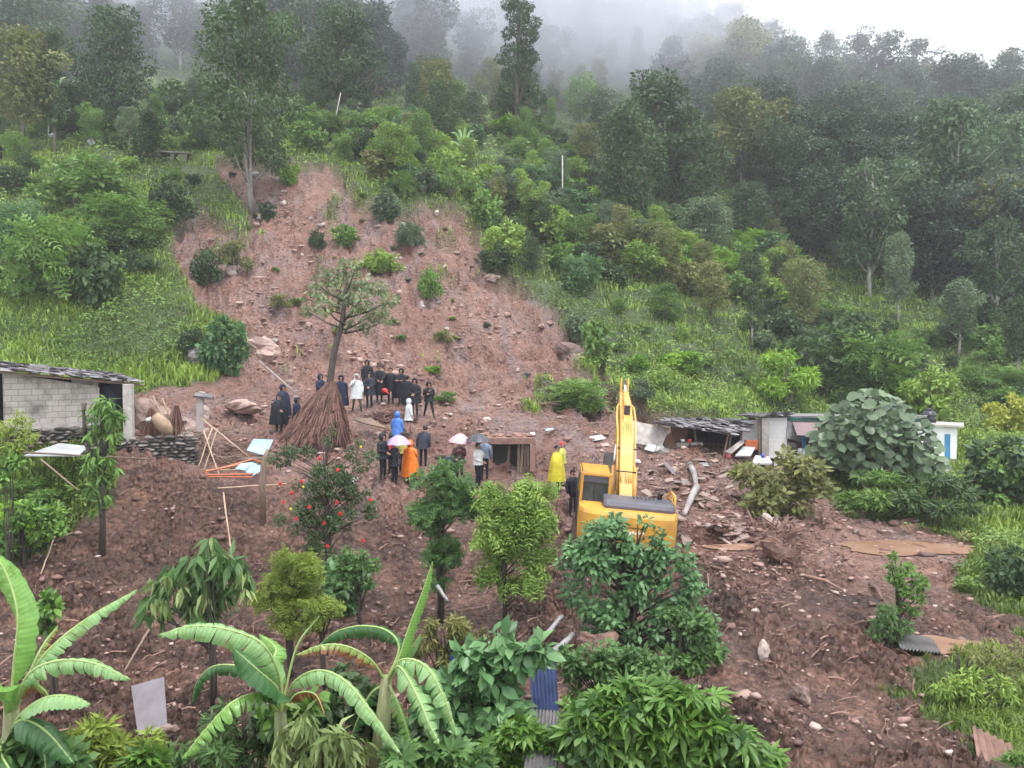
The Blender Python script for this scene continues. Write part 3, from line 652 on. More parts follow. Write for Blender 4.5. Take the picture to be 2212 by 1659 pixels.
scatter(SL_L, 30, 34, shr(.8, 1.9, ['mid', 'mid', 'light', 'dark'], 'shrubs on the left grass slope', 'on the left grass slope'), 7)
scatter(LOW_R, 40, 32, shr(1.2, 2.6, ['dark', 'mid', 'grey', 'dark', 'mid'], 'shrubs at the foot of the right wood', 'below the right wood'), 8)
scatter(TERR, 16, 40, shr(.7, 1.5, ['mid', 'light', 'vivid', 'mid'], 'shrubs on the terraced grass', 'on the terraced grass'), 9)
# shrubs one can tell apart: foot px, width px, height px
BSH = [
 (115, 640, 170, 170, 'b4', 'mid', 'wide loose bush in the middle of the left grass slope'),
 (205, 655, 110, 120, 'b3', 'dark', 'dark broad leaved bush below the wide loose bush'),
 (40, 415, 75, 50, 'b3', 'dark', 'small dark bush on the left slope above the forked tree'),
 (180, 450, 170, 110, 'b2', 'mid', 'mid green bush high on the left slope'),
 (370, 480, 90, 95, 'b2', 'dark', 'dark bush hanging over the small scar on the left'),
 (270, 520, 150, 100, 'b4', 'mid', 'feathery bush above the small scar on the left'),
 (480, 805, 95, 115, 'b3', 'blue', 'blue green bush beside the grey rock at the foot of the left slope'),
 (430, 770, 80, 60, 'b2', 'dark', 'low dark bush left of the blue green bush'),
 (447, 615, 60, 80, 'b2', 'dark', 'dark bush hanging down the left edge of the scar'),
 (505, 590, 75, 75, 'b5', 'olive', 'olive bush growing at the left edge of the scar'),
 (620, 400, 48, 55, 'b2', 'vivid', 'bright round bush high in the scar right of the twin stems'),
 (578, 474, 38, 36, 'b3', 'fmid', 'small bush in the scar just right of the pale stems'),
 (745, 532, 58, 45, 'b3', 'mid', 'rounded bush in the middle of the upper scar'),
 (686, 537, 32, 42, 'b2', 'dark', 'small dark bush left of the rounded bush in the upper scar'),
 (606, 668, 48, 36, 'b5', 'olive', 'sparse bush in the scar left of the lone tree crown'),
 (930, 645, 48, 68, 'b2', 'mid', 'tilted tongue shaped bush right of the lone tree crown'),
 (838, 478, 60, 65, 'b3', 'grey', 'grey green bush sliding below the turf lip'),
 (885, 530, 55, 50, 'b4', 'grey', 'tangled bush around the grey slab in the scar'),
 (825, 590, 80, 50, 'b2', 'light', 'light green clump below the grey slab in the scar'),
 (955, 740, 44, 30, 'b5', 'olive', 'tiny olive clump on the bare slope'),
 (935, 805, 40, 20, 'b1', 'vivid', 'tuft of bright grass on the bare slope behind the crowd'),
 (960, 870, 60, 28, 'b5', 'mid', 'low tuft right of the crowd'),
 (1290, 790, 70, 95, 'b3', 'mid', 'bush at the right border of the scar above the fallen shrub'),
 (1245, 730, 60, 50, 'b3', 'grey', 'pale leaved bush on the right border of the scar'),
 (1075, 590, 70, 60, 'b2', 'dark', 'dark bush on the right rim of the scar'),
 (1048, 490, 70, 75, 'b3', 'mid', 'tall bush on the upper right rim of the scar'),
 (1385, 872, 60, 60, 'b5', 'grey', 'fountain shaped grass clump beside the boom tip'),
 (1480, 800, 90, 55, 'b1', 'vivid', 'rounded bright bush on the grass behind the boom tip'),
 (1700, 870, 130, 120, 'b5', 'vivid', 'tall yellowish bush on the bank behind the wrecked house'),
 (1800, 850, 190, 150, 'b2', 'dark', 'big dark bush behind the white shed'),
 (1880, 870, 200, 160, 'b4', 'mid', 'big bright bush behind the large leaved tree'),
 (1930, 890, 90, 70, 'b3', 'vivid', 'bright bush touching the top of the large leaved tree'),
 (2010, 910, 120, 110, 'b2', 'light', 'light bush behind the black water tank'),
 (2180, 940, 90, 85, 'b2', 'yellow', 'yellow green round bush above the big bush at the right edge'),
 (2180, 1090, 150, 140, 'b3', 'fmid', 'big leafy bush at the right edge beside the white house end'),
 (2010, 1130, 190, 115, 'b5', 'dark', 'dark drooping bush below the shed terrace'),
 (1900, 1120, 170, 110, 'b5', 'mid', 'hanging green growth on the bank under the terrace'),
 (1690, 1120, 190, 145, 'b2', 'olive', 'large muddy olive bush on the bank below the white shed'),
 (2185, 1290, 90, 110, 'b3', 'fmid', 'leafy bush in the long grass at the right edge'),
 (45, 1175, 160, 90, 'b3', 'vivid', 'creeping leafy bush at the left edge above the mud bank'),
 (70, 1090, 120, 60, 'b5', 'mid', 'grassy bush below the dry stone wall'),
 (1245, 885, 120, 70, 'b4', 'mid', 'uprooted shrub lying with its roots out left of the boom'),
 (745, 1310, 130, 110, 'b3', 'blue', 'dark low bush in the mud right of the flowering shrub'),
]
for x, y, w, h, k, lm, lb in BSH:
    p = hit(x, y)
    if p is None: continue
    put_bush(PB[k], (p.x, p.y, p.z - .05), w * mpp(p.y) * 1.05, max(h * mpp(p.y), .2) * 1.1, random.uniform(0, 6.28), LM[lm], lb)
# small clumps left on the scar
scatter([(480, 360), (760, 420), (1000, 480), (1040, 600), (1200, 720), (1100, 850), (900, 790), (620, 700), (520, 600)], 26, 36,
        lambda p, rg, x, y: put_bush(PB[rg.choice(('b1', 'b3', 'b5'))], (p.x, p.y, p.z - .03), rg.uniform(.35, .95), rg.uniform(.2, .5), rg.uniform(0, 6), LM[rg.choice(('mid', 'light', 'olive', 'dark'))], 'small leafy clump left on the bare scar', name='weed_clump', group='small clumps on the scar'), 12, need_green=False)

# ------------------------------------------------------------------ ground cover (nobody could count it)
def cover_pts(n, seed, a0=-.95, a1=.95, y0=14, y1=150, green=True):
    rg = np.random.default_rng(seed); a = rg.uniform(a0, a1, n); i0, i1 = np.interp([y0, y1], ya, np.arange(NR)); Y = np.interp(rg.uniform(i0, i1, n), np.arange(NR), ya)
    m = col_interp(MG, a, Y); k = (m < .5) if green else (m > .5); a, Y = a[k], Y[k]; z = col_interp(ZG, a, Y) + CZ; return rg, a * Y, Y, z
GRM = leafmat('grass_blades', (.080, .125, .024), (.330, .460, .080), transl=.35, objvar=0)
UGM = leafmat('undergrowth_leaves', (.062, .118, .024), (.290, .430, .095), transl=.3, objvar=0)
def grass():
    rg, X, Y, Z = cover_pts(400000, 91, y0=11, y1=85)
    g = fbm(X * .22, Y * .22, 3, 71); keep = rg.random(len(X)) < np.clip(.75 + g * 1.1, .12, 1); X, Y, Z, g = X[keep], Y[keep], Z[keep], g[keep]
    n = len(X); L = rg.uniform(.18, .46, n) * np.clip(Y / 28, .45, 1) * np.clip(1 + g * .8, .5, 1.5) * (1 + Y / 110); w = L * .055 + .010 * Y / 30
    an = rg.uniform(0, 6.283, n); lean = rg.uniform(.15, .9, n); dx, dy = np.cos(an), np.sin(an)
    px_, py_ = -dy, dx; b = np.stack([X, Y, Z - .03], 1); side = np.stack([px_, py_, 0 * X], 1) * w[:, None]
    mid = b + np.stack([dx * lean * .35, dy * lean * .35, .75 + 0 * X], 1) * (L * .6)[:, None]; tip = b + np.stack([dx * lean, dy * lean, .95 - .45 * lean], 1) * L[:, None]
    V = np.stack([b - side, b + side, mid + side * .7, mid - side * .7, tip], 1).reshape(-1, 3); k = np.arange(n)[:, None] * 5
    F4 = (np.array([[0, 1, 2, 3]]) + k); F3 = (np.array([[3, 2, 4]]) + k)
    t = np.clip(.5 + fbm(X * .12 + 9, Y * .12, 3, 77) * 1.3 + fbm(X * .7, Y * .7, 2, 78) * .5 + rg.normal(size=n) * .2 - np.clip((27 - Y) / 12, 0, .42), 0, 1)
    o = link('grass', mesh_np('grass', V, [F4, F3], False, np.repeat(t, 5)), GRM); tag(o, 'long wet grass covering the green slopes', 'grass', kind='stuff')
grass()
def undergrowth():
    rg, X, Y, Z = cover_pts(430000, 92, y0=22, y1=200)
    g = fbm(X * .30, Y * .30, 4, 81); g2 = fbm(X * 1.1, Y * 1.1, 2, 83)
    keep = (g + g2 * .5 + rg.normal(size=len(X)) * .12) > np.where(Y > 70, -.5, -.2); X, Y, Z, g, g2 = X[keep], Y[keep], Z[keep], g[keep], g2[keep]
    n = len(X); hh = np.clip(.30 + g * 2.0 + g2 * .8, .05, 1.6) * np.clip(Y / 60, .55, 1.6); P = np.stack([X, Y, Z + hh * rg.random(n) ** .6], 1)
    d = rg.normal(size=(n, 3)); d[:, 2] = d[:, 2] * .3 - .1; nr = rg.normal(size=(n, 3)) * .5; nr[:, 2] += 1; nr[:, 1] -= .3
    s = rg.uniform(.10, .24, n) * np.clip(Y / 45, .8, 2.4); t = np.clip(.45 + g2 * .5 + fbm(X * .09, Y * .09, 2, 87) * .8 + rg.normal(size=n) * .15, 0, 1)
    V, F, T = leaves(P, d, nr, s, T_diamond(), t)
    o = link('undergrowth', mesh_np('undergrowth', V, F, False, T), UGM); tag(o, 'low leafy undergrowth between shrubs and trees', 'undergrowth', kind='stuff')
undergrowth()

# ------------------------------------------------------------------ materials for built things
def brick_mat(name, c1, c2, mortar, bw=.40, bh=.20, ms=.012, stain=(.10, .095, .085), rough=.85):
    m, n, l, b, o = newmat(name); tc = n.new('ShaderNodeTexCoord'); sx = n.new('ShaderNodeSeparateXYZ'); cx = n.new('ShaderNodeCombineXYZ')
    l.new(tc.outputs['Object'], sx.inputs[0]); ad = n.new('ShaderNodeMath'); ad.operation = 'ADD'; l.new(sx.outputs[0], ad.inputs[0]); l.new(sx.outputs[1], ad.inputs[1])
    l.new(ad.outputs[0], cx.inputs[0]); l.new(sx.outputs[2], cx.inputs[1])
    t = n.new('ShaderNodeTexBrick'); t.inputs['Scale'].default_value = 1; t.inputs['Brick Width'].default_value = bw; t.inputs['Row Height'].default_value = bh
    t.inputs['Mortar Size'].default_value = ms; t.inputs['Mortar Smooth'].default_value = .3; t.inputs['Color1'].default_value = (*c1, 1); t.inputs['Color2'].default_value = (*c2, 1); t.inputs['Mortar'].default_value = (*mortar, 1)
    l.new(cx.outputs[0], t.inputs['Vector'])
    x = noise(n, l, 1.1, 5, .65); r = ramp(n, [(.48, (0, 0, 0)), (.68, (1, 1, 1))]); l.new(x.outputs[0], r.inputs[0])
    mx = n.new('ShaderNodeMixRGB'); l.new(r.outputs[0], mx.inputs[0]); l.new(t.outputs[0], mx.inputs[1]); mx.inputs[2].default_value = (*stain, 1)
    mm = n.new('ShaderNodeMath'); mm.operation = 'MULTIPLY'; mm.inputs[1].default_value = .75; l.new(r.outputs[0], mm.inputs[0]); l.new(mm.outputs[0], mx.inputs[0])
    l.new(mx.outputs[0], b.inputs['Base Color']); b.inputs['Roughness'].default_value = rough
    bp = n.new('ShaderNodeBump'); bp.inputs['Strength'].default_value = .5; bp.inputs['Distance'].default_value = .01; l.new(t.outputs['Fac'], bp.inputs['Height']); bp.invert = True; l.new(bp.outputs[0], b.inputs['Normal'])
    return m
M_BLOCK = brick_mat('concrete_blocks', (.50, .45, .40), (.40, .36, .32), (.27, .24, .215))
M_WHITEB = brick_mat('limewashed_blocks', (.86, .85, .84), (.82, .81, .80), (.72, .71, .70), stain=(.72, .69, .66))
M_SLATE = mat('slate', (.22, .20, .21), (.075, .07, .075), .45, scale=3, bump=.4, tone=.7)
M_STONE = mat('dry_stone', (.20, .175, .155), (.045, .042, .038), .8, scale=4, bump=.7, tone=.6)
M_CONC = mat('old_concrete', (.46, .42, .39), (.25, .22, .20), .85, scale=2.5, bump=.5)
M_ROCK = mat('pinkish_rock', (.36, .25, .215), (.15, .10, .085), .75, scale=2, bump=.8, tone=.5)
M_GROCK = mat('grey_rock', (.36, .33, .32), (.14, .13, .125), .75, scale=2.2, bump=.8, tone=.5)
M_WROCK = mat('pale_rock', (.60, .51, .45), (.30, .23, .20), .75, scale=2, bump=.6, tone=.4)
M_WOOD = mat('weathered_wood', (.24, .17, .125), (.10, .07, .055), .8, scale=3, bump=.5, stretch=(8, 8, 1), tone=.4)
M_MWOOD = mat('muddy_timber', (.26, .15, .115), (.13, .075, .06), .8, scale=3, bump=.5, tone=.4)
M_BAMBOO = mat('bamboo_pole', (.46, .33, .22), (.25, .16, .11), .6, scale=3, bump=.2)
M_TIN = mat('pale_tin', (.62, .64, .68), (.40, .41, .44), .4, .3, scale=1.5, bump=.2)
M_BLUE = mat('faded_blue_sheet', (.32, .52, .74), (.22, .38, .56), .4, scale=2, bump=.15)
M_DBLUE = mat('dark_blue_tin', (.030, .050, .13), (.018, .028, .07), .42, .2, scale=3, bump=.1)
M_GTIN = mat('grey_corrugated_tin', (.30, .29, .29), (.14, .13, .13), .5, .3, scale=3, bump=.2)
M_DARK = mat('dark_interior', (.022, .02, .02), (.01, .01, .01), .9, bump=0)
M_ORANGE = mat('rusty_orange_paint', (.52, .13, .04), (.26, .07, .035), .5, scale=4, bump=.2)
M_RED = mat('red_plastic', (.60, .035, .03), (.45, .03, .03), .35, scale=5, bump=0)
M_ORP = mat('orange_plastic', (.80, .12, .02), (.7, .08, .02), .35, scale=5, bump=0)
M_WHITE = mat('white_surface', (.86, .86, .86), (.74, .73, .72), .5, scale=2, bump=.05)
M_BROWNW = mat('brown_mud_wall', (.21, .11, .075), (.13, .07, .05), .85, scale=2, bump=.4)
M_MAROON = mat('maroon_paint', (.13, .045, .045), (.08, .03, .03), .6, scale=3, bump=.1)
M_AWN = mat('purple_brown_awning', (.20, .13, .135), (.15, .095, .10), .5, scale=2, bump=.1)
M_GREENP = mat('dark_green_paint', (.04, .13, .105), (.03, .08, .07), .5, scale=3, bump=.1)
M_BLUEP = mat('blue_door_paint', (.05, .25, .48), (.04, .19, .36), .5, scale=3, bump=.05)
M_TANK = mat('black_tank_plastic', (.022, .024, .035), (.015, .016, .022), .4, scale=3, bump=0)
M_BARREL = mat('blue_barrel_plastic', (.02, .11, .40), (.02, .08, .30), .35, scale=3, bump=0)
M_STRAW = mat('old_straw', (.22, .115, .088), (.055, .028, .024), .9, scale=5, bump=1, stretch=(6, 6, .8), tone=.6)
M_GREYB = mat('grey_violet_board', (.20, .175, .195), (.13, .11, .12), .6, scale=2, bump=.15)
M_LAUND = mat('white_laundry', (.78, .79, .84), (.60, .62, .70), .7, scale=4, bump=.1)
M_DCLOTH = mat('dark_cloth', (.03, .035, .06), (.018, .02, .035), .7, scale=4, bump=.1)

def panel(mb, q, th, m=0, t=None):
    """flat slab through four measured corners (px, py, Y), th metres thick away from the viewer"""
    P = [at(*c) for c in q]; n = (P[1] - P[0]).cross(P[3] - P[0]).normalized()
    if n.y < 0: n = -n
    B = [p + n * th for p in P]
    mb.hexa([P[0], P[1], B[1], B[0], P[3], P[2], B[2], B[3]], m, t); return mb
def slates(A, B, C, D, rows, cols, seed, th=.035, ov=1.35):
    """irregular stone slates over the quad A,B (eave) C,D (ridge side)"""
    rg = random.Random(seed); m = MB(); A, B, C, D = map(Vector, (A, B, C, D))
    for r in range(rows):
        for c in range(cols):
            u = (c + .5 * (r % 2) + rg.uniform(-.2, .2)) / cols; v = (r + .4) / rows; u = min(max(u, 0), 1)
            p = A.lerp(B, u).lerp(D.lerp(C, u), v); ax = (B - A); ay = (D - A).lerp(C - B, u); w = ax.length / cols * ov * rg.uniform(.75, 1.2); h = ay.length / rows * ov * 1.25
            R = Matrix((ax.normalized(), ay.normalized(), ax.cross(ay).normalized())).transposed().to_euler()
            R = (R[0] + rg.uniform(-.10, .10) - .05, R[1] + rg.uniform(-.08, .08), R[2] + rg.uniform(-.16, .16))
            m.box(p + Vector((0, 0, .02 + .02 * (r % 2) + rg.uniform(0, .03))), (w, h, th * rg.uniform(.7, 1.5)), R, jit=.07)
    return m
def dry_wall(P0, P1, h, th, seed, course=.13, m=None, lean=0):
    rg = random.Random(seed); m = m or MB(); P0, P1 = Vector(P0), Vector(P1); d = P1 - P0; L = d.length; an = math.atan2(d.y, d.x); u = d.normalized(); nn = Vector((-u.y, u.x, 0))
    m.box(P0.lerp(P1, .5) + nn * th * .55 + Vector((0, 0, h / 2 - .05)), (L, th * .6, h - .1), (0, 0, an), t=0)
    z = 0
    while z < h:
        ch = course * rg.uniform(.6, 1.35); x = -rg.uniform(0, .1)
        while x < L:
            w = rg.uniform(.14, .48)
            m.blob(P0 + u * (x + w / 2) + nn * (th * .3 + rg.uniform(-.03, .05) + lean * z) + Vector((0, 0, z + ch / 2)), (w * 1.08, th * .8, ch * 1.15), (rg.uniform(-.08, .08), rg.uniform(-.1, .1), an + rg.uniform(-.1, .1)), rough=.30, sub=2, seed=rg.random())
            x += w
        z += ch * .92
    return m
def pole_px(name, a, b, r, mt, label, cat, group=None, sag=0, n=6):
    A, B = at(*a), at(*b); m = MB(); k = 6; m.tube([A.lerp(B, i / k) + Vector((random.uniform(-.01, .01), 0, sag * math.sin(math.pi * i / k) + random.uniform(-.01, .01))) for i in range(k + 1)], [r * (1 - .3 * i / k) for i in range(k + 1)], n)
    return tag(m.build(name, mt, smooth=True), label, cat, group)
def rock(px, py, w, h, mt, label, Y=None, name='boulder', group=None, dz=0, seed=None, rough=.55):
    p = hit(px, py) if Y is None else at(px, py, Y); k = mpp(p.y); m = MB(); m.blob((0, 0, h * k * .32), (w * k, w * k * .8, h * k * 1.25), (random.uniform(-.2, .2), random.uniform(-.3, .3), random.uniform(-.6, .6)), rough=rough, sub=3, seed=seed or px); zt_ = [random.uniform(-.03, .03) for _ in m.V]; m.V = [(v[0] * (1 + q), v[1] * (1 + q), v[2] * (1 + q)) for v, q in zip(m.V, zt_)]
    o = m.build(name, mt, loc=p + Vector((0, 0, dz))); return tag(o, label, 'rock', group)

# ------------------------------------------------------------------ block house at the left
def local(o, p): return Matrix.Rotation(-o.rotation_euler[2], 4, 'Z') @ (Vector(p) - o.location)
def block_house():
    e = empty('block_house', (at(110, 915, 27.5).x, 28.5, 5.1)); tag(e, 'grey concrete block house with a sagging slate roof at the left edge', 'house')
    A = at(-150, 915, 25.3); B = at(216, 914, 28.5); A.z = B.z = 5.68
    d = (B - A); L = d.length; an = math.atan2(d.y, d.x); u = d.normalized(); nn = Vector((-u.y, u.x, 0))
    def loc(v): return Vector(v) - e.location
    zt0, zt1 = 7.74, 7.16
    w = MB(); dx0 = (at(9, 915, 26.6) - A).length
    # front wall right of the dark doorway at the frame edge, side wall, back wall
    def wallseg(m, x0, x1, y0, th, z0, ztop=lambda x: 0):
        P = []
        for z in (0, 1):
            for x, y in ((x0, y0), (x1, y0), (x1, y0 + th), (x0, y0 + th)):
                q = A + u * x + nn * y; q.z = z0 if z == 0 else ztop(x); P.append(q)
        m.hexa(P)
    zt = lambda x: zt0 + (zt1 - zt0) * x / L - .04
    o = empty('wall_frame'); bpy.data.objects.remove(o)
    def wobj(name, segs, mt, z0=5.68):
        m = MB()
        for s in segs: wallseg(m, *s)
        R = Matrix.Rotation(-an, 4, 'Z'); m.V = [tuple(R @ (Vector(v) - A)) for v in m.V]
        ob = m.build(name, mt, e); ob.location = A - e.location; ob.rotation_euler = (0, 0, an); return ob
    wobj('front_wall', [(dx0, L, 0, .15, 5.68, lambda x: zt(x) - (.22 if x > L * .93 else 0))], M_BLOCK)
    wobj('side_wall', [(L - .15, L, .153, 3.4, 5.0, zt)], M_BLOCK)
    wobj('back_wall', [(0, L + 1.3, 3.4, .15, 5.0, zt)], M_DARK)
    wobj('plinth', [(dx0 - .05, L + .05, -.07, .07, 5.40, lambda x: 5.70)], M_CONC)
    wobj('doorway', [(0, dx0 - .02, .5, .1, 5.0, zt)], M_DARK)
    f = dry_wall(A + Vector((0, 0, -2.1)) - nn * .30, B + Vector((0, 0, -2.1)) - nn * .30 , 1.85, .55, 5); f.V = [tuple(loc(v)) for v in f.V]; f.build('foundation', M_STONE, e)
    fe = A - nn * .45; ge = A + u * (L + 1.35) - nn * .45; fe.z = zt0 + .04; ge.z = zt1 - .14
    fb = A + nn * 3.7; gb = A + u * (L + 1.35) + nn * 3.7; fb.z = zt0 + .32; gb.z = zt1 + .12
    r = slates(fe, ge, gb, fb, 7, 26, 3, .04); r.V = [tuple(loc(v)) for v in r.V]; r.build('roof', M_SLATE, e)
    s = MB()
    for k in range(9):
        q = fe.lerp(ge, (k + .3) / 9); q2 = fb.lerp(gb, (k + .3) / 9); s.tube([loc(q - Vector((0, 0, .10))), loc(q2 - Vector((0, 0, .12)))], .04, 5)
    s.tube([loc(fe - Vector((0, 0, .09))), loc(ge - Vector((0, 0, .07)))], .045, 5); s.build('rafters', M_WOOD, e)
    q = at(279, 950, 28.0); p = MB(); zb = Gz(q.x, q.y); p.box(loc((q.x, q.y, (zb - .2 + 7.02) / 2)), (.30, .26, 7.02 - zb + .2), (0, 0, .1)); p.build('porch_post', M_CONC, e, bevel=.02)
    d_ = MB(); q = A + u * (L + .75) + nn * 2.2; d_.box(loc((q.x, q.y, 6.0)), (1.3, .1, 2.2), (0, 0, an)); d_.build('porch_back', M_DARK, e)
    # raincoat hung in the porch
    q = A + u * (L + .32) + nn * .5; c = MB(); rings = []
    for i in range(9):
        t = i / 8; ww = .10 + .24 * min(1, t * 2.2) + .03 * t
        rings.append([Vector((q.x + math.cos(a_ * .5236) * ww * (1 + .12 * math.sin(a_ * 2.1 + t * 3)), q.y + math.sin(a_ * .5236) * ww * .45, 7.0 - 1.15 * t)) for a_ in range(12)])
    c.loft(rings); tag(c.build('raincoat', M_DCLOTH, smooth=True), 'dark blue raincoat hung under the porch of the block house', 'raincoat')
block_house()
w = dry_wall((*at(184, 950, 27.3)[:2], 3.45), (*at(420, 950, 28.3)[:2], 3.55), 1.62, .5, 9); tag(w.build('dry_stone_wall', M_STONE), 'dark dry stone retaining wall between the block house and the debris', 'stone wall')
m = MB(); panel(m, [(50, 984, 25.4), (168, 984, 25.7), (192, 964, 26.9), (128, 957, 26.9)], .03); tag(m.build('roof_sheet', M_TIN), 'pale tin sheet lying on poles below the block house', 'metal sheet')
pole_px('bamboo_pole', (15, 975, 25.3), (330, 992, 25.7), .035, M_WOOD, 'long dark horizontal pole under the pale tin sheet', 'pole')
pole_px('bamboo_pole', (88, 992, 25.2), (170, 1060, 24.9), .03, M_WOOD, 'short slanting pole under the pale tin sheet', 'pole')

# ------------------------------------------------------------------ debris left of the crowd
rock(375, 915, 165, 66, mat('brown_pink_rock', (.34, .24, .21), (.15, .10, .09), .8, scale=3, bump=.9), 'huge pink boulder right of the porch post', Y=31.0, dz=-.45, rough=.6)
rock(330, 900, 120, 80, M_ROCK, 'tilted pink rock slab touching the porch post', Y=30.2, dz=-.45)
rock(440, 885, 45, 35, M_WROCK, 'pale orange block beside the concrete post', Y=32.5, dz=-.3)
rock(525, 872, 110, 34, M_ROCK, 'low grey brown boulder above the concrete post', Y=35.5, dz=-.45)
rock(455, 790, 95, 55, M_GROCK, 'grey boulder half under the blue green bush')
rock(560, 770, 90, 50, M_ROCK, 'purple brown boulder right of the blue green bush')
rock(500, 590, 34, 24, M_WROCK, 'pale boulder at the left edge of the scar beside the olive bush')
rock(612, 440, 16, 10, M_WROCK, 'white stone high in the scar')
rock(865, 515, 36, 46, M_GROCK, 'standing grey slab in the tangled bush of the scar')
rock(668, 712, 26, 16, M_ROCK, 'reddish rock left of the lone tree trunk')
rock(1228, 778, 75, 40, M_ROCK, 'large dark red rock at the right foot of the scar')
rock(1062, 607, 50, 16, M_ROCK, 'flat red rock at the right rim of the scar')
rock(1643, 1420, 44, 48, M_WROCK, 'white boulder in the dark mud left of the thin roadside tree', seed=3)
rock(1735, 1518, 60, 40, M_ROCK, 'brown earth covered boulder low in the dark mud')
rock(1655, 1140, 30, 34, M_WROCK, 'pale boulder below the muddy olive bush')
rock(365, 1592, 50, 32, M_ROCK, 'brown rock beside the grey board', Y=13.8)
rock(2050, 1630, 22, 20, M_WROCK, 'pale cube like stone near the lower right hut')
rock(1290, 1380, 90, 55, M_MWOOD, 'grey muddy boulder under the big blue green tree', Y=16.4, dz=-.2)
rg = random.Random(44)
for i in range(100):
    x, y = rg.uniform(420, 1330), rg.uniform(380, 1010)
    if i > 75: x, y = rg.uniform(1380, 1900), rg.uniform(990, 1240)
    p = hit(x, y)
    if p is None or mudm(p) < .6: continue
    s = rg.uniform(6, 17); mt = rg.choice([M_ROCK, M_ROCK, M_WROCK, M_GROCK]); nm = {M_ROCK: 'reddish', M_WROCK: 'pale', M_GROCK: 'grey'}[mt]
    rock(x, y, s * rg.uniform(1, 1.6), s * .8, mt, 'small %s rock %s' % (nm, 'among the debris right of the digger' if i > 75 else 'lying on the slope of the landslide'), name='rock', group='rocks scattered over the slide')
q = at(432, 900, 30.2); m = MB(); zb = Gz(q.x, q.y); m.box((q.x, q.y, (zb + 6.55) / 2 - .1), (.22, .2, 6.35 - zb + .4), (0, .03, 0)); e = m.build('gate_post', M_CONC, bevel=.015); tag(e, 'short grey concrete post with a stone slab on top', 'post')
c = MB(); c.box((q.x + .12, q.y, 6.50), (.62, .45, .09), (.25, .12, .2), jit=.1); c.build('cap_stone', M_SLATE, e)
for i, (a, b, r, lb) in enumerate([((350, 860, 29.2), (385, 940, 28.9), .035, 'rusty pole leaning over the straw brooms'), ((330, 855, 29.3), (372, 945, 28.8), .028, 'thin pale pole leaning over the straw brooms'),
    ((436, 905, 29.3), (560, 1005, 28.6), .035, 'long bamboo pole slanting from the concrete post to the blue sheet'), ((440, 930, 29.0), (478, 1040, 27.2), .03, 'pole standing in the mud under the concrete post'),
    ((458, 925, 29.1), (428, 1010, 27.9), .03, 'crossed pole beside the concrete post'), ((470, 925, 29.2), (440, 1018, 27.9), .026, 'second crossed pole beside the concrete post'),
    ((395, 1015, 28.0), (540, 1015, 28.3), .03, 'pole lying along the top of the mud bank'), ((470, 1055, 26.2), (620, 1045, 27.4), .035, 'pole lying below the orange frame'),
    ((560, 780, 38.3), (640, 850, 36.8), .05, 'grey log lying on the slope above the left group')]):
    pole_px('pole', a, b, r, M_BAMBOO if i != 8 else M_GROCK, lb, 'pole')
pole_px('bamboo_cane', (482, 1065, 25.0), (502, 1205, 22.8), .03, M_BAMBOO, 'bamboo cane sticking in the bare mud bank', 'cane')
pole_px('bamboo_cane', (118, 1160, 22.6), (88, 1240, 21.4), .025, M_BAMBOO, 'thin cane in the mud at the left', 'cane')
pole_px('bamboo_cane', (335, 1340, 18.6), (262, 1460, 17.2), .028, M_WOOD, 'dark cane in the mud left of the drooping tree', 'cane')
for x, y, s, lb in [(325, 945, 1.0, 'upright bundle of brown twigs beside the basket'), (378, 945, 1.1, 'second bundle of brown twigs leaning on the poles')]:
    p = at(x, y, 29.0); p.z = Gz(p.x, p.y); m = MB()
    for i in range(150):
        an = random.uniform(0, 6.28); r0 = random.uniform(.05, .42) * s; r1 = r0 * .25
        m.tube([p + Vector((math.cos(an) * r0, math.sin(an) * r0 * .7, 0)), p + Vector((math.cos(an) * r1 + .05, math.sin(an) * r1, random.uniform(.7, 1.1) * s))], .011, 3, cap=False)
    tag(m.build('twig_bundle', M_STRAW), lb, 'twigs')
p = at(352, 918, 28.7); m = MB(); R = Euler((.5, -.55, 0)).to_matrix(); rings = []
for i in range(9):
    t = i / 8; r = .17 + .09 * math.sin(math.pi * t); rings.append([p + R @ Vector((math.cos(k * .5236) * r, math.sin(k * .5236) * r, .9 * t - .45)) for k in range(12)])
m.loft(rings); tag(m.build('wicker_basket', M_BAMBOO, smooth=True), 'tipped brown wicker basket between the twig bundles', 'basket')
m = MB(); m.blob(at(322, 905, 28.6), (.3, .3, .25), rough=.3); tag(m.build('white_sack', M_WHITE), 'crumpled white sack beside the wicker basket', 'sack')
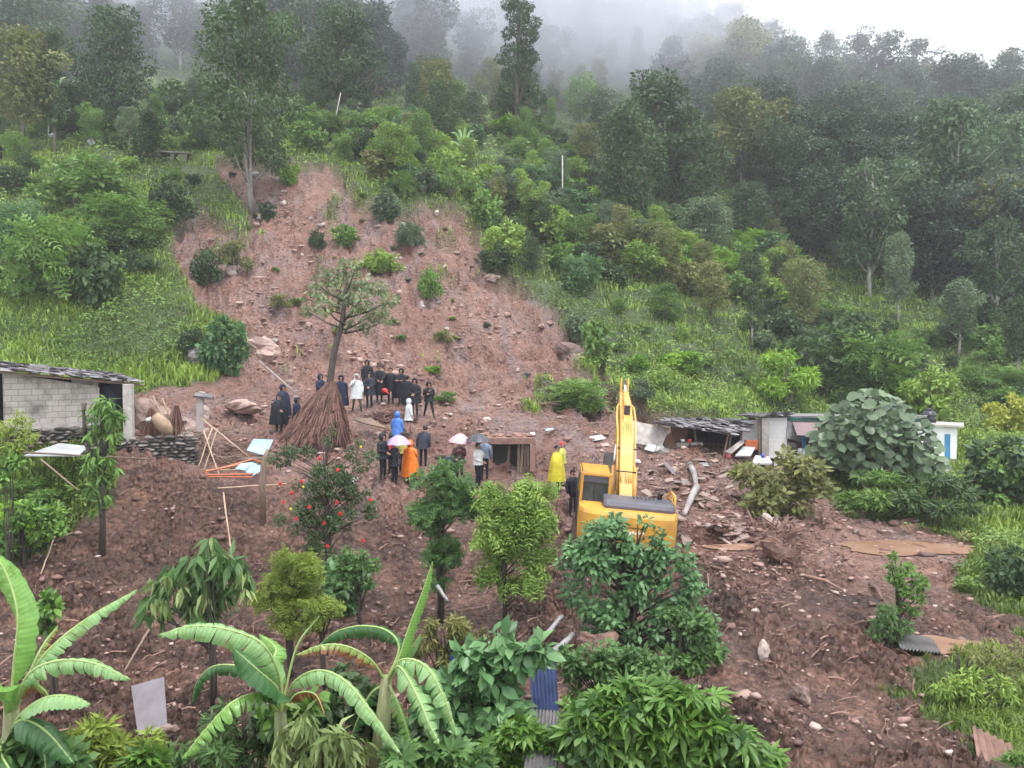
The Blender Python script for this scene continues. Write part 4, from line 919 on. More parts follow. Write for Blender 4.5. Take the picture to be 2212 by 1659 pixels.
# blue sheets, orange table frame
m = MB(); panel(m, [(533, 972, 28.2), (575, 984, 28.0), (590, 950, 29.2), (548, 948, 29.4)], .02); 
tag(m.build('blue_sheet', M_BLUE), 'faded blue sheet lying flat beside the haystack', 'metal sheet')
e = empty('orange_frame', at(520, 1020, 27.2)); tag(e, 'broken orange metal frame with torn blue panels on the mud edge', 'metal frame')
def lo(*q): return at(*q) - e.location
for a, b in [((445, 1018, 27.0), (520, 1003, 27.6)), ((447, 1026, 26.9), (560, 1024, 27.1)), ((445, 1018, 27.0), (450, 1030, 26.9)), ((450, 1030, 26.9), (545, 1031, 27.0)), ((470, 1014, 27.2), (545, 992, 27.9)), ((545, 992, 27.9), (575, 1000, 27.7))]:
    m = MB(); A, B = lo(*a), lo(*b); m.tube([A, B], .03, 4); m.build('rail', M_ORANGE, e)
for q in ([(508, 1012, 27.3), (530, 1016, 27.2), (548, 998, 27.6), (520, 1001, 27.6)], [(530, 1020, 27.1), (545, 1022, 27.1), (556, 1002, 27.5), (546, 1000, 27.5)], [(545, 1028, 27.0), (562, 1018, 27.1), (562, 1004, 27.4), (553, 1006, 27.4)]):
    m = MB(); P = [lo(*c) for c in q]; B = [v + Vector((0, .02, -.02)) for v in P]; m.hexa([P[0], P[1], B[1], B[0], P[3], P[2], B[2], B[3]]); m.build('blue_panel', M_BLUE, e)
m = MB(); panel(m, [(505, 993, 28.0), (575, 990, 27.9), (600, 978, 28.3), (560, 984, 28.4)], .03); tag(m.build('plank', M_WOOD), 'grey brown plank below the blue sheet', 'plank')
q = at(567, 1045, 26.3); m = MB(); m.tube([Vector((q.x, q.y, Gz(q.x, q.y) - .3)), at(566, 1040, 26.3), at(572, 990, 26.3), at(578, 970, 26.3)], [.11, .11, .10, .04], 8); tag(m.build('stump_post', M_WOOD, smooth=True), 'broken wooden post standing right of the orange frame', 'post')

# ------------------------------------------------------------------ haystack on the lone tree
def haystack():
    base = hit(668, 968); ap = at(716, 822, base.y + .9); m = MB(); rings = []
    n = 40; rg = random.Random(5)
    for i in range(14):
        t = i / 13; r = 1.16 * (1 - t) ** .85 + .06; c = base.lerp(ap, t ** .92) + Vector((0, .4, 0)) * (1 - t); ring = []
        for k in range(n):
            th = 2 * math.pi * k / n; rr = r * (1 + .10 * math.sin(th * 5 + 2 * t) + rg.uniform(-.05, .05)); ring.append(c + Vector((math.cos(th) * rr * 1.05, math.sin(th) * rr * .8, -.25 if i == 0 else 0)))
        rings.append(ring)
    m.loft(rings)
    for i in range(3400):
        t0 = rg.uniform(.0, .92); th = rg.uniform(0, 6.28); dt = rg.uniform(.06, .3)
        pts = []
        for t in (t0, min(t0 + dt, .99)):
            r = (1.16 * (1 - t) ** .85 + .07) * rg.uniform(.96, 1.20) * (1.10 if math.sin(th * 9 + 5 * t0) > .4 else .98); c = base.lerp(ap, t ** .92) + Vector((0, .4, 0)) * (1 - t); pts.append(c + Vector((math.cos(th) * r * 1.05, math.sin(th) * r * .8, rg.uniform(-.04, .02)))); th += rg.uniform(-.06, .06)
        m.tube(pts, rg.uniform(.007, .022), 3, cap=False)
    tag(m.build('haystack', M_STRAW), 'tall conical brown haystack heaped round the leaning lone tree', 'haystack')
    # the tree
    e = empty('lone_tree', (ap.x, ap.y, Gz(ap.x, ap.y))); tag(e, 'lone tree with sparse pale green crown rising out of the haystack', 'tree')
    Y = ap.y; t = MB(); pts = [(705, 900), (712, 830), (722, 760), (738, 700), (745, 650), (748, 600)]
    P = [at(x, y, Y) - e.location for x, y in pts]; P[0].z = -.3; t.tube(P, [.16, .15, .14, .11, .085, .04], 8)
    cl = []
    for x, y, r in [(748, 580, 24), (715, 600, 26), (780, 610, 28), (690, 632, 24), (815, 622, 24), (845, 648, 17), (742, 625, 30), (700, 662, 22), (775, 650, 30), (812, 672, 26), (665, 672, 15), (755, 690, 18), (790, 700, 18), (838, 690, 12), (735, 655, 16), (680, 610, 14), (655, 640, 10), (770, 570, 14)]:
        c = at(x, y, Y + random.uniform(-1.1, 1.1)) - e.location; cl.append((*c, r * mpp(Y) * 1.0)); o_ = at(745, min(max(y + 40, 640), 720), Y) - e.location; t.tube([o_, o_.lerp(c, .5) + Vector((0, 0, -.1)), c], [.05, .035, .01], 5)
    t.build('trunk', DBARK, e, smooth=True)
    rg2 = np.random.default_rng(31); p, d, nr, tone = crown_pts(rg2, cl, 1500, shell=.3, droop=.5); V, F, T = leaves(p, d, nr, rg2.uniform(.13, .27, 1500), T_ovate(), tone); link('crown', mesh_np('crown', V, F, False, T), leafmat('pale_tree_leaves', (.06, .085, .035), (.23, .30, .14), tint=(.5, .28, .03)), e)
haystack()

# ------------------------------------------------------------------ buried house front, boards and litter round the crowd
def P3(e, *q): return at(*q) - e.location
e = empty('buried_house', at(1108, 1000, 32.2)); tag(e, 'mud buried house front with a heavy lintel and broken planks', 'house front')
for nm, x0, x1, y0, y1, dY, mt in [('lintel', 1056, 1157, 946, 960, .0, M_MWOOD), ('left_post', 1052, 1064, 960, 1012, .05, M_MWOOD), ('right_post', 1145, 1156, 960, 1020, .05, M_MWOOD)]:
    m = MB(); P = [P3(e, x0, y1, 32 + dY), P3(e, x1, y1, 32.2 + dY), P3(e, x1, y0, 32.2 + dY), P3(e, x0, y0, 32 + dY)]; B = [v + Vector((0, .28 if nm == 'lintel' else .2, 0)) for v in P]; m.hexa([P[0], P[1], B[1], B[0], P[3], P[2], B[2], B[3]]); m.build(nm, mt, e, bevel=.02)
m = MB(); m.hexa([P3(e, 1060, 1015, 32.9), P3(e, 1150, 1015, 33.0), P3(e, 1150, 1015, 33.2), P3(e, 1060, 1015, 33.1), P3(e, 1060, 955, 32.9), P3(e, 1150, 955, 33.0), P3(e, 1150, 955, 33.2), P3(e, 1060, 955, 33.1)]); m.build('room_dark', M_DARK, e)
for x in (1099, 1121, 1128, 1135, 1140):
    m = MB(); A, B = P3(e, x, 1022, 32.35), P3(e, x + random.uniform(-2, 4), 958, 32.45); m.box((A + B) / 2, (.10, .04, (B - A).length), (0, random.uniform(-.07, .07), 0)); m.build('plank', M_WOOD, e)
m = MB()
for i in range(26): m.blob(P3(e, random.uniform(1050, 1160), random.uniform(936, 948), 32.5 + random.uniform(0, .6)), (.45, .5, .2), rough=.4)
m.build('mud_cover', mat('mud_on_lintel', (.27, .15, .115), (.16, .09, .07), .8, scale=4, bump=.8), e)
m = MB(); panel(m, [(790, 915, 34.2), (838, 925, 33.5), (800, 902, 34.8), (762, 905, 34.8)], .05); tag(m.build('plank', M_WOOD), 'dark board lying on the mound under the white raincoat', 'board')
m = MB(); rg = random.Random(3)
c0 = hit(835, 912)
for i in range(420):
    a = rg.uniform(0, 6.28); r = rg.uniform(0, 1) ** .5; p = c0 + Vector((math.cos(a) * r * 1.5, .5 + math.sin(a) * r * .7, .05 + .55 * (1 - r) * rg.random())); d = Vector((rg.uniform(-1, 1), rg.uniform(-.5, .5), rg.uniform(-.5, .2))) * .25
    m.tube([p - d, p, p + d], rg.uniform(.012, .03), 4, cap=False)
tag(m.build('root_heap', M_STRAW), 'heap of reddish roots and twigs in front of the standing crowd', 'roots')
for i, (x, y, w, h, mt, lb) in enumerate([(1290, 950, 30, 14, M_TIN, 'white crumpled sheet left of the boom'), (1182, 930, 26, 6, M_BLUE, 'pale blue strip on the mud right of the crowd'), (1150, 940, 10, 9, M_TIN, 'pale scrap above the buried house front'), (1306, 965, 20, 12, M_WROCK, 'pinkish sheet left of the boom'),
    (1448, 1022, 34, 26, M_GREYB, 'long grey board lying in the debris right of the digger'), (1522, 1008, 16, 14, M_GTIN, 'grey box with slots in the debris'), (1378, 1000, 12, 10, M_TIN, 'bluish scrap just right of the boom'), (765, 1040, 14, 10, M_WHITE, 'white scrap behind the flowering shrub'), (1475, 1045, 30, 9, M_GTIN, 'grey green tube piece in the debris'), (1470, 968, 0, 0, M_GTIN, '')]):
    if not lb: continue
    p = hit(x, y); k = mpp(p.y); m = MB(); m.box((0, 0, h * k * .35), (w * k, h * k * 1.2, .03), (random.uniform(.3, .6), random.uniform(-.2, .2) + (.55 if 'board' in lb else 0), random.uniform(-.3, .3)), jit=.12); tag(m.build('scrap_sheet', mt, loc=p), lb, 'scrap')

# ------------------------------------------------------------------ wrecked house and shed on the right
def wreck():
    e = empty('wrecked_house', at(1510, 985, 37.6)); tag(e, 'half collapsed house with a sagging slate roof and open dark room', 'house')
    r = slates(P3(e, 1422, 915, 36.6), P3(e, 1590, 940, 36.6), P3(e, 1640, 908, 40.2), P3(e, 1452, 905, 40.0), 6, 13, 8, .05, 1.5); r.build('roof', M_SLATE, e)
    def pan(nm, q, th, mt):
        m = MB(); P = [P3(e, *c) for c in q]; n = (P[1] - P[0]).cross(P[3] - P[0]).normalized(); n = n if n.y > 0 else -n; B = [p + n * th for p in P]; m.hexa([P[0], P[1], B[1], B[0], P[3], P[2], B[2], B[3]]); return m.build(nm, mt, e)
    pan('brown_wall', [(1446, 972, 37.8), (1478, 972, 38.0), (1488, 925, 38.0), (1455, 922, 37.8)], .2, M_BROWNW)
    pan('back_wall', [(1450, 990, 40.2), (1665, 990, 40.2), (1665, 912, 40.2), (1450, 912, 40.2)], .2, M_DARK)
    pan('white_wall', [(1604, 958, 38.6), (1648, 958, 38.7), (1648, 905, 38.7), (1604, 910, 38.6)], .15, M_WHITE)
    pan('pillar', [(1646, 992, 37.9), (1661, 992, 37.9), (1661, 902, 37.9), (1646, 903, 37.9)], .4, M_CONC)
    pan('shelf', [(1464, 966, 37.1), (1519, 962, 37.3), (1519, 956, 37.3), (1464, 957, 37.1)], .5, M_CONC)
    pan('fallen_wall', [(1425, 948, 37.3), (1446, 973, 37.1), (1468, 972, 37.2), (1450, 940, 37.4)], .15, M_BROWNW)
    for q in [((1573, 940, 37), (1562, 990, 36.6)), ((1580, 936, 37.2), (1572, 985, 37)), ((1600, 925, 37.3), (1603, 985, 37.1)), ((1500, 925, 37.6), (1507, 985, 37.4)), ((1640, 905, 38), (1640, 985, 37.6))]:
        m = MB(); m.tube([P3(e, *q[0]), P3(e, *q[1])], .05, 6); m.build('prop', M_WOOD, e)
    m = MB(); m.tube([P3(e, 1420, 917, 36.6), P3(e, 1500, 924, 36.5), P3(e, 1591, 941, 36.6)], .05, 6); m.tube([P3(e, 1451, 905, 37.5), P3(e, 1500, 925, 36.4)], .07, 6); m.build('eave_beam', M_GTIN, e)
    return e
wreck()
def pnl(name, q, th, mt, lb, cat, group=None):
    m = MB(); panel(m, q, th); return tag(m.build(name, mt), lb, cat, group)
pnl('concrete_slab', [(1362, 955, 36.2), (1428, 968, 36.6), (1446, 925, 37.2), (1362, 908, 36.8)], .16, M_CONC, 'big tilted pinkish concrete slab between the boom and the wrecked house', 'slab')
pnl('floor_slab', [(1415, 973, 36.2), (1490, 985, 36.3), (1492, 979, 36.9), (1430, 966, 36.8)], .10, M_CONC, 'cracked slab lying in front of the brown wall', 'slab')
pnl('tin_sheet', [(1392, 970, 36.0), (1412, 976, 36.0), (1420, 962, 36.4), (1400, 958, 36.4)], .03, M_TIN, 'bright bent tin sheet below the tilted concrete slab', 'metal sheet')
pnl('tin_sheet', [(1414, 976, 36.1), (1436, 968, 36.2), (1428, 956, 36.5), (1418, 962, 36.3)], .03, M_GTIN, 'grey bent tin sheet beside the bright one', 'metal sheet')
pnl('table_top', [(1588, 984, 36.5), (1622, 984, 36.6), (1632, 966, 37.2), (1606, 964, 37.2)], .08, M_TIN, 'pale tilted table top before the white wall', 'table')
pnl('fallen_board', [(1566, 975, 36.5), (1580, 980, 36.5), (1610, 955, 37), (1600, 951, 37)], .05, M_CONC, 'grey board leaning beside the tilted table top', 'board')
pnl('mattress', [(1624, 1000, 35.9), (1668, 999, 36.0), (1660, 986, 36.8), (1632, 984, 36.8)], .09, M_WHITE, 'white mattress lying before the pillar', 'mattress')
pnl('shelf_unit', [(1607, 972, 37.2), (1636, 972, 37.2), (1638, 952, 37.2), (1612, 952, 37.2)], .3, M_ORANGE, 'orange brown cupboard behind the tilted table top', 'cupboard')
for x, y, s, mt, nm, lb, c in [(1475, 952, 9, M_WHITE, 'bowl', 'white bowl on the shelf of the wrecked house', 'bowl'), (1490, 952, 9, M_RED, 'pot', 'red pot on the shelf of the wrecked house', 'pot'), (1496, 979, 15, M_ORP, 'bucket', 'orange bucket under the shelf of the wrecked house', 'bucket'),
    (1573, 983, 14, mat('pale_red_plastic', (.5, .13, .12), (.4, .1, .1), .5, bump=0), 'jerrycan', 'pale red jerrycan under the props of the wrecked house', 'can'), (1648, 985, 11, M_BARREL, 'ball', 'blue and red ball on the white mattress', 'ball')]:
    p = at(x, y, 36.7 if nm != 'ball' else 36.2); k = mpp(36.7) * s; m = MB(); rings = []
    prof_ = {'bowl': [(.25, -.3), (.5, .1), (.55, .3), (.5, .3)], 'pot': [(.4, -.4), (.5, -.1), (.5, .25), (.42, .35)], 'bucket': [(.36, -.5), (.45, .0), (.52, .45), (.5, .5)], 'jerrycan': [(.45, -.5), (.5, -.3), (.5, .3), (.15, .42), (.15, .6)], 'ball': [(.08, -.5), (.36, -.36), (.5, 0), (.36, .36), (.08, .5)]}[nm]
    for r, z in prof_: rings.append([p + Vector((math.cos(a * .5236) * r * k, math.sin(a * .5236) * r * k, z * k)) for a in range(12)])
    m.loft(rings)
    o = m.build(nm, mt, smooth=True); tag(o, lb, c)
    if nm == 'ball':
        b2 = MB(); b2.loft([[p + Vector((.05 + math.cos(a * .5236) * r * k, math.sin(a * .5236) * r * k, z * k)) for a in range(12)] for r, z in ((.51, -.12), (.52, .12))]); b2.build('red_stripe', M_RED, o, smooth=True)
def shed():
    e = empty('white_shed', (at(1850, 990, 40).x, 40, 2.9)); tag(e, 'long low white shed with a dark porch behind the large leaved tree', 'shed')
    def pan(nm, q, th, mt):
        m = MB(); P = [P3(e, *c) for c in q]; n = (P[1] - P[0]).cross(P[3] - P[0]).normalized(); n = n if n.y > 0 else -n; B = [p + n * th for p in P]; m.hexa([P[0], P[1], B[1], B[0], P[3], P[2], B[2], B[3]]); return m.build(nm, mt, e)
    pan('block_wall', [(1661, 990, 38.3), (1700, 990, 38.3), (1700, 902, 38.3), (1661, 903, 38.3)], .25, M_WHITEB)
    pan('side_wall', [(1700, 996, 38.5), (1701, 996, 42), (1701, 905, 42), (1700, 902, 38.5)], .2, M_WHITEB)
    pan('green_beam', [(1700, 909, 38.4), (1990, 912, 40.4), (1990, 902, 40.4), (1700, 901, 38.4)], .2, M_GREENP)
    pan('white_band', [(1700, 915, 38.6), (1990, 918, 40.6), (1990, 912, 40.6), (1700, 909, 38.6)], .1, M_WHITE)
    pan('porch_back', [(1700, 1000, 40.6), (2000, 1000, 41.8), (2000, 908, 41.8), (1700, 906, 40.6)], .2, M_MAROON)
    m = MB(); A, B = P3(e, 1612, 903, 38.0), P3(e, 2003, 902, 40.0); C, D = P3(e, 2003, 900, 43.4), P3(e, 1612, 895, 42.0); m.hexa([A, B, C, D, A + Vector((0, 0, .09)), B + Vector((0, 0, .09)), C + Vector((0, 0, .09)), D + Vector((0, 0, .09))]); m.build('roof', M_GTIN, e)
    s = slates(P3(e, 1615, 900, 38.0), P3(e, 1700, 899, 38.5), P3(e, 1700, 895, 41), P3(e, 1620, 895, 41), 3, 7, 6, .05); s.build('roof_slates', M_SLATE, e)
    pan('awning', [(1722, 940, 37.0), (1800, 942, 37.3), (1795, 914, 38.4), (1712, 912, 38.3)], .04, M_AWN)
    m = MB(); panel_q = [(1701, 948, 38.1), (1738, 955, 38.0), (1724, 918, 38.3), (1701, 910, 38.4)]; P = [P3(e, *c) for c in panel_q]
    for i in range(12):
        a = P[0].lerp(P[1], i / 12); b = P[3].lerp(P[2], i / 12); m.tube([a, b], .04, 5)
    m.build('corrugated_side', M_GTIN, e)
    pan('blue_post', [(1735, 985, 37.9), (1741, 985, 37.9), (1741, 930, 37.9), (1735, 930, 37.9)], .12, M_BLUEP)
    pan('low_wall', [(1752, 1003, 38.0), (1990, 1010, 39.4), (1990, 985, 39.4), (1752, 966, 38.0)], .12, M_MAROON)
    pan('grey_door', [(1701, 992, 38.25), (1722, 992, 38.25), (1720, 958, 38.25), (1701, 955, 38.25)], .05, M_GTIN)
    # terrace slab on stilts
    m = MB(); A, B = P3(e, 1672, 1012, 36.6), P3(e, 2055, 1022, 38.6); C, D = P3(e, 2055, 1003, 41), P3(e, 1672, 1000, 38.4); m.hexa([A, B, C, D, A + Vector((0, 0, .13)), B + Vector((0, 0, .13)), C + Vector((0, 0, .13)), D + Vector((0, 0, .13))]); m.build('terrace', M_CONC, e)
    for x in (1720, 1790, 1885, 1960, 2030):
        p = P3(e, x, 1018, 37.4 + (x - 1672) * .005); q = p.copy(); wz = Gz(p.x + e.location.x, p.y + e.location.y) - e.location.z; q.z = min(wz, p.z - .4) - .4; m = MB(); m.tube([q, p], .06, 6); m.build('stilt', M_WOOD, e)
shed()
e = empty('white_house', (at(2020, 990, 41).x, 41.5, 2.8)); tag(e, 'white house end with blue door and flat roof at the right', 'house')
for nm, q, th, mt in [('front_wall', [(1965, 992, 40.6), (2066, 992, 41.3), (2066, 922, 41.3), (1965, 916, 40.6)], .2, M_WHITE), ('side_wall', [(2066, 992, 41.5), (2068, 990, 45), (2068, 926, 45), (2066, 922, 41.5)], .2, M_WHITE), ('blue_door', [(2041, 1000, 41.1), (2053, 1000, 41.15), (2053, 938, 41.15), (2041, 938, 41.1)], .08, M_BLUEP), ('door_step', [(2030, 1003, 40.8), (2066, 1003, 40.9), (2066, 996, 40.9), (2030, 996, 40.8)], .5, M_CONC)]:
    m = MB(); P = [P3(e, *c) for c in q]; n = (P[1] - P[0]).cross(P[3] - P[0]).normalized(); n = n if n.y > 0 else -n; B = [p + n * th for p in P]; m.hexa([P[0], P[1], B[1], B[0], P[3], P[2], B[2], B[3]]); m.build(nm, mt, e)
m = MB(); A, B = P3(e, 1955, 918, 40.2), P3(e, 2082, 924, 41.0); C, D = P3(e, 2082, 917, 45.5), P3(e, 1955, 911, 44.5); m.hexa([A, B, C, D] + [v + Vector((0, 0, .1)) for v in (A, B, C, D)]); m.build('roof', M_CONC, e)
e = empty('water_tank', at(2006, 911, 43.0)); tag(e, 'black plastic water tank on the roof of the white house', 'water tank')
m = MB(); k = mpp(43.0); m.loft([[Vector((math.cos(a * .3927) * r * k, math.sin(a * .3927) * r * k, z * k)) for a in range(16)] for r, z in ((15, -4), (15, 6), (15.8, 7), (15, 8), (15, 14), (15.8, 15), (15, 16), (13, 22), (6, 25))]); m.build('tank_body', M_TANK, e, smooth=True)
m = MB(); m.loft([[Vector((math.cos(a * .3927) * r * k, math.sin(a * .3927) * r * k, z * k)) for a in range(16)] for r, z in ((7, 24), (7, 28), (6, 29))]); m.build('lid', M_TANK, e, smooth=True)
p = at(2004, 1022, 37.6); k = mpp(37.6); m = MB(); m.loft([[Vector((math.cos(a * .3927) * r * k, math.sin(a * .3927) * r * k, z * k)) for a in range(16)] for r, z in ((9, -3), (10, 1), (10.5, 6), (10, 7), (10.5, 13), (10, 14), (9, 19), (5, 20))]); tag(m.build('barrel', M_BARREL, smooth=True, loc=p), 'bright blue plastic barrel below the terrace end', 'barrel')
e = empty('clothes_line', at(1738, 978, 37.3)); tag(e, 'clothes line with white and dark laundry in the porch', 'clothes line')
m = MB(); m.tube([P3(e, 1700, 968, 37.3), P3(e, 1745, 968, 37.3), P3(e, 1790, 966, 37.4)], .012, 4); m.build('line', M_DARK, e)
for x, y0, y1, w, mt, nm in [(1728, 968, 990, 9, M_LAUND, 'white_shirt'), (1738, 969, 987, 9, M_LAUND, 'white_towel'), (1719, 970, 992, 7, M_DCLOTH, 'dark_trousers'), (1768, 968, 984, 16, M_GREYB, 'grey_cloth')]:
    m = MB(); rr = []
    for i in range(5):
        y = y0 + (y1 - y0) * i / 4; c = P3(e, x, y, 37.3); ww = w * mpp(37.3) / 2; rr.append([c + Vector((ww * s, .03 * math.sin(i + j * 1.3) + .02 * (1 if j > 4 else -1), 0)) for j, s in enumerate((-1, -.5, 0, .5, 1, 1, .5, 0, -.5, -1))])
    m.loft(rr); m.build(nm, mt, e)
# large leaved tree
def bigleaf():
    b = at(1890, 1030, 35.6); g = Gz(b.x, b.y); e = empty('large_leaved_tree', (b.x, b.y, g)); tag(e, 'domed tree with huge grey green heart shaped leaves in front of the shed', 'tree')
    cl = []
    for x, y, r in [(1890, 880, 50), (1840, 910, 50), (1932, 908, 46), (1800, 935, 42), (1975, 945, 40), (1870, 940, 55), (1930, 960, 55), (1820, 975, 42), (1990, 985, 42), (1880, 985, 42), (1775, 960, 26), (1950, 1000, 36), (2015, 995, 22), (1850, 1000, 28)]:
        for dy in (-1.1, .9): c = at(x, y, 35.6 + dy) - e.location; cl.append((*c, r * mpp(35.6)))
    rg = np.random.default_rng(8); p, d, nr, tone = crown_pts(rg, cl, 1250, shell=.75, up=.75, droop=.55); nr[:, 1] -= .7
    V, F, T = leaves(p, d, nr, rg.uniform(.26, .52, len(p)), T_round(), tone); link('crown', mesh_np('crown', V, F, False, T), leafmat('large_leaves', (.045, .075, .040), (.17, .24, .13), .35, .15, .1, tint=(.36, .20, .09)), e)
    m = MB(); P0 = Vector((0, 0, -.3)); top = at(1890, 1000, 35.6) - e.location; m.tube([P0, P0.lerp(top, .6) + Vector((.1, 0, 0)), top], [.17, .15, .12], 8)
    for c in cl[::3]: m.tube([top, top.lerp(Vector(c[:3]), .5), Vector(c[:3])], [.09, .06, .02], 5)
    m.build('trunk', BARK, e, smooth=True)
bigleaf()
# upper slope huts, poles, shelter
e = empty('brick_hut', hit(795, 290)); tag(e, 'small orange brick hut with dark slab roof on the upper slope', 'hut'); k = mpp(e.location.y)
for nm, c, d, mt in [('left_wall', (-12, 0, 10), (10, 6, 20), M_ORANGE), ('right_wall', (10, 0, 10), (14, 6, 20), M_ORANGE), ('door', (-2, 3, 9), (12, 3, 18), M_DARK), ('roof', (0, 5, 22), (44, 34, 3), M_DARK)]:
    m = MB(); m.box(Vector(c) * k, Vector(d) * k); m.build(nm, mt if nm != 'left_wall' and nm != 'right_wall' else M_HUT if 'M_HUT' in globals() else brick_mat('orange_bricks', (.36, .13, .08), (.28, .10, .07), (.2, .1, .08)), e)
e = empty('stone_shelter', hit(372, 348)); tag(e, 'dark old stone shelter with a flat slab roof on the left slope', 'shelter'); k = mpp(e.location.y)
for nm, c, d in [('roof_slab', (0, 3, 17), (66, 30, 3)), ('stone_pillar', (-28, 0, 6), (8, 10, 22)), ('stone_pillar', (2, 0, 6), (8, 10, 22)), ('stone_pillar', (24, 0, 5), (16, 10, 22))]:
    m = MB(); m.box(Vector(c) * k, Vector(d) * k, (0, .05, 0), jit=.12); m.build(nm, M_STONE, e)
m = MB(); m.box(Vector((0, 12, 6)) * k, Vector((60, 3, 20)) * k); m.build('back_wall', M_DARK, e)
for x, y, x2, y2, lb in [(720, 272, 736, 200, 'white leaning utility pole on the upper slope'), (1215, 462, 1215, 336, 'thin white utility pole among the shrubs right of the scar'), (105, 300, 105, 258, 'short white pole beside the tarpaulin on the upper left')]:
    p = hit(x, y); a, s = ray(x2, y2); m = MB(); m.tube([p - Vector((0, 0, .3)), Vector((a * p.y, p.y, s * p.y + CZ))], [.085, .05], 8); tag(m.build('utility_pole', M_CONC, smooth=True), lb, 'pole')
for x, y, w, h, mt, lb in [(118, 300, 30, 14, M_TIN, 'white tarpaulin heap on the upper left field'), (196, 312, 22, 12, M_TIN, 'small white tarpaulin right of the larger one'), (684, 262, 14, 12, M_BLUE, 'pale blue sheet near the leaning utility pole'), (657, 262, 10, 8, M_BLUE, 'smaller pale blue sheet near the leaning utility pole'), (6, 262, 14, 34, M_TIN, 'white wall piece at the upper left edge')]:
    p = hit(x, y); k = mpp(p.y); m = MB(); m.blob((0, 0, h * k * .4), (w * k, w * k * .6, h * k), rough=.5, sub=2, seed=x); tag(m.build('tarpaulin', mt, loc=p), lb, 'sheet')
# low boards, corrugated tin near the viewer
def corr(name, q, mt, lb, n=14, amp=.018, cat='metal sheet'):
    P = [at(*c) for c in q]; nrm = (P[1] - P[0]).cross(P[3] - P[0]).normalized(); V = []; N = n * 4
    for s in (0, .006):
        for i in range(N + 1):
            for j in (0, 1):
                u = i / N; a = P[0].lerp(P[1], u); b = P[3].lerp(P[2], u); V.append((a if j == 0 else b) + nrm * (amp * math.sin(u * n * 6.283) + s))
    F = []; K = (N + 1) * 2
    for i in range(N): a = i * 2; F += [(a, a + 2, a + 3, a + 1), (K + a, K + a + 1, K + a + 3, K + a + 2)]
    m = MB(); m.add(V, F); return tag(m.build(name, mt, smooth=False), lb, cat)
pnl('grey_board', [(298, 1588, 13.9), (362, 1580, 13.9), (354, 1462, 14.9), (283, 1482, 14.9)], .03, M_GREYB, 'upright grey violet board stuck in the dark mud', 'board')
corr('blue_roof_sheet', [(972, 1445, 12.8), (1052, 1448, 12.8), (1050, 1375, 13.8), (972, 1372, 13.8)], M_DBLUE, 'blue corrugated sheet half hidden by the yellowish hanging twigs', 9)
corr('blue_roof_sheet', [(1150, 1530, 11.6), (1207, 1540, 11.6), (1200, 1420, 12.9), (1140, 1410, 12.9)], M_DBLUE, 'dark blue corrugated sheet standing above the grey tin roof', 7)
corr('grey_roof_sheet', [(1125, 1700, 10.2), (1205, 1700, 10.2), (1218, 1538, 11.6), (1150, 1532, 11.6)], M_GTIN, 'grey weathered corrugated roof sheet at the bottom centre', 9, .02)
corr('dark_tin_sheet', [(1945, 1402, 17.6), (2035, 1412, 17.7), (2012, 1378, 18.7), (1935, 1366, 18.6)], M_GTIN, 'dark corrugated sheet lying at the edge of the lower puddle', 12, .03)
corr('hut_roof', [(2120, 1700, 12.5), (2235, 1700, 12.8), (2190, 1612, 13.6), (2100, 1568, 13.6)], M_MWOOD, 'rusty brown corrugated hut roof at the lower right corner', 6, .035, 'roof')
pole_px('beam', (1168, 1385, 13.6), (1215, 1330, 14.4), .05, M_GTIN, 'pale beam sticking out above the dark blue sheet', 'beam')
pole_px('beam', (1180, 1425, 13.2), (1238, 1370, 14.2), .07, M_GTIN, 'thick grey beam above the dark blue sheet', 'beam')
pole_px('broken_stake', (945, 1265, 16.5), (968, 1300, 16.2), .045, M_GTIN, 'short pale broken stake in the mud behind the banana spear leaf', 'stake')
# root ball
def rootball():
    c = hit(1700, 1215); m = MB(); m.blob(c + Vector((0, .3, .5)), (1.5, 1.2, 1.3), (0, .3, 0), rough=.4, sub=3)
    for i in range(130):
        a = random.uniform(0, 6.28); b = random.uniform(-.3, 1.2); d = Vector((math.cos(a) * math.cos(b), math.sin(a) * math.cos(b), math.sin(b))); p = c + Vector((0, .3, .45)) + d * random.uniform(.45, .65)
        m.tube([p, p + d * .2 + Vector((random.uniform(-.25, .25), random.uniform(-.2, .2), random.uniform(-.1, .1))), p + d * .3 + Vector((random.uniform(-.4, .4), 0, random.uniform(-.35, .1)))], [.028, .018, .008], 4, cap=False)
    tag(m.build('root_ball', M_MWOOD), 'overturned root ball with tangled roots in the slide right of the digger', 'root ball')
rootball()
for a, b, r, lb in [((1535, 1225, 23), (1625, 1262, 21.6), .03, 'thin branch on the mud below the puddle'), ((1740, 1248, 23.2), (1822, 1280, 22.2), .05, 'broken trunk piece right of the root ball'), ((1880, 1268, 23.2), (1905, 1300, 22.6), .07, 'pale broken log behind the thin roadside tree'), ((1180, 940, 34), (1205, 930, 34.3), .05, 'grey stick above the buried house front'),
    ((1490, 1010, 34.6), (1505, 1060, 33.2), .13, 'forked grey log standing in the debris'), ((1505, 1060, 33.2), (1478, 1120, 30.8), .14, 'thick pale log lying in the debris'), ((1590, 1060, 33), (1625, 1130, 30.5), .05, 'dark branch on the debris below the shed'), ((1165, 875, 38), (1260, 885, 37.8), .07, 'bare root lying left of the uprooted shrub')]:
    A, B = hit(a[0], a[1]), hit(b[0], b[1]); m = MB(); m.tube([A + Vector((0, 0, r)), A.lerp(B, .5) + Vector((.03, 0, r * 1.5 + .05)), B + Vector((0, 0, r))], [r, r * .9, r * .6], 7); tag(m.build('log', M_MWOOD if r < .1 else M_GROCK, smooth=True), lb, 'log')
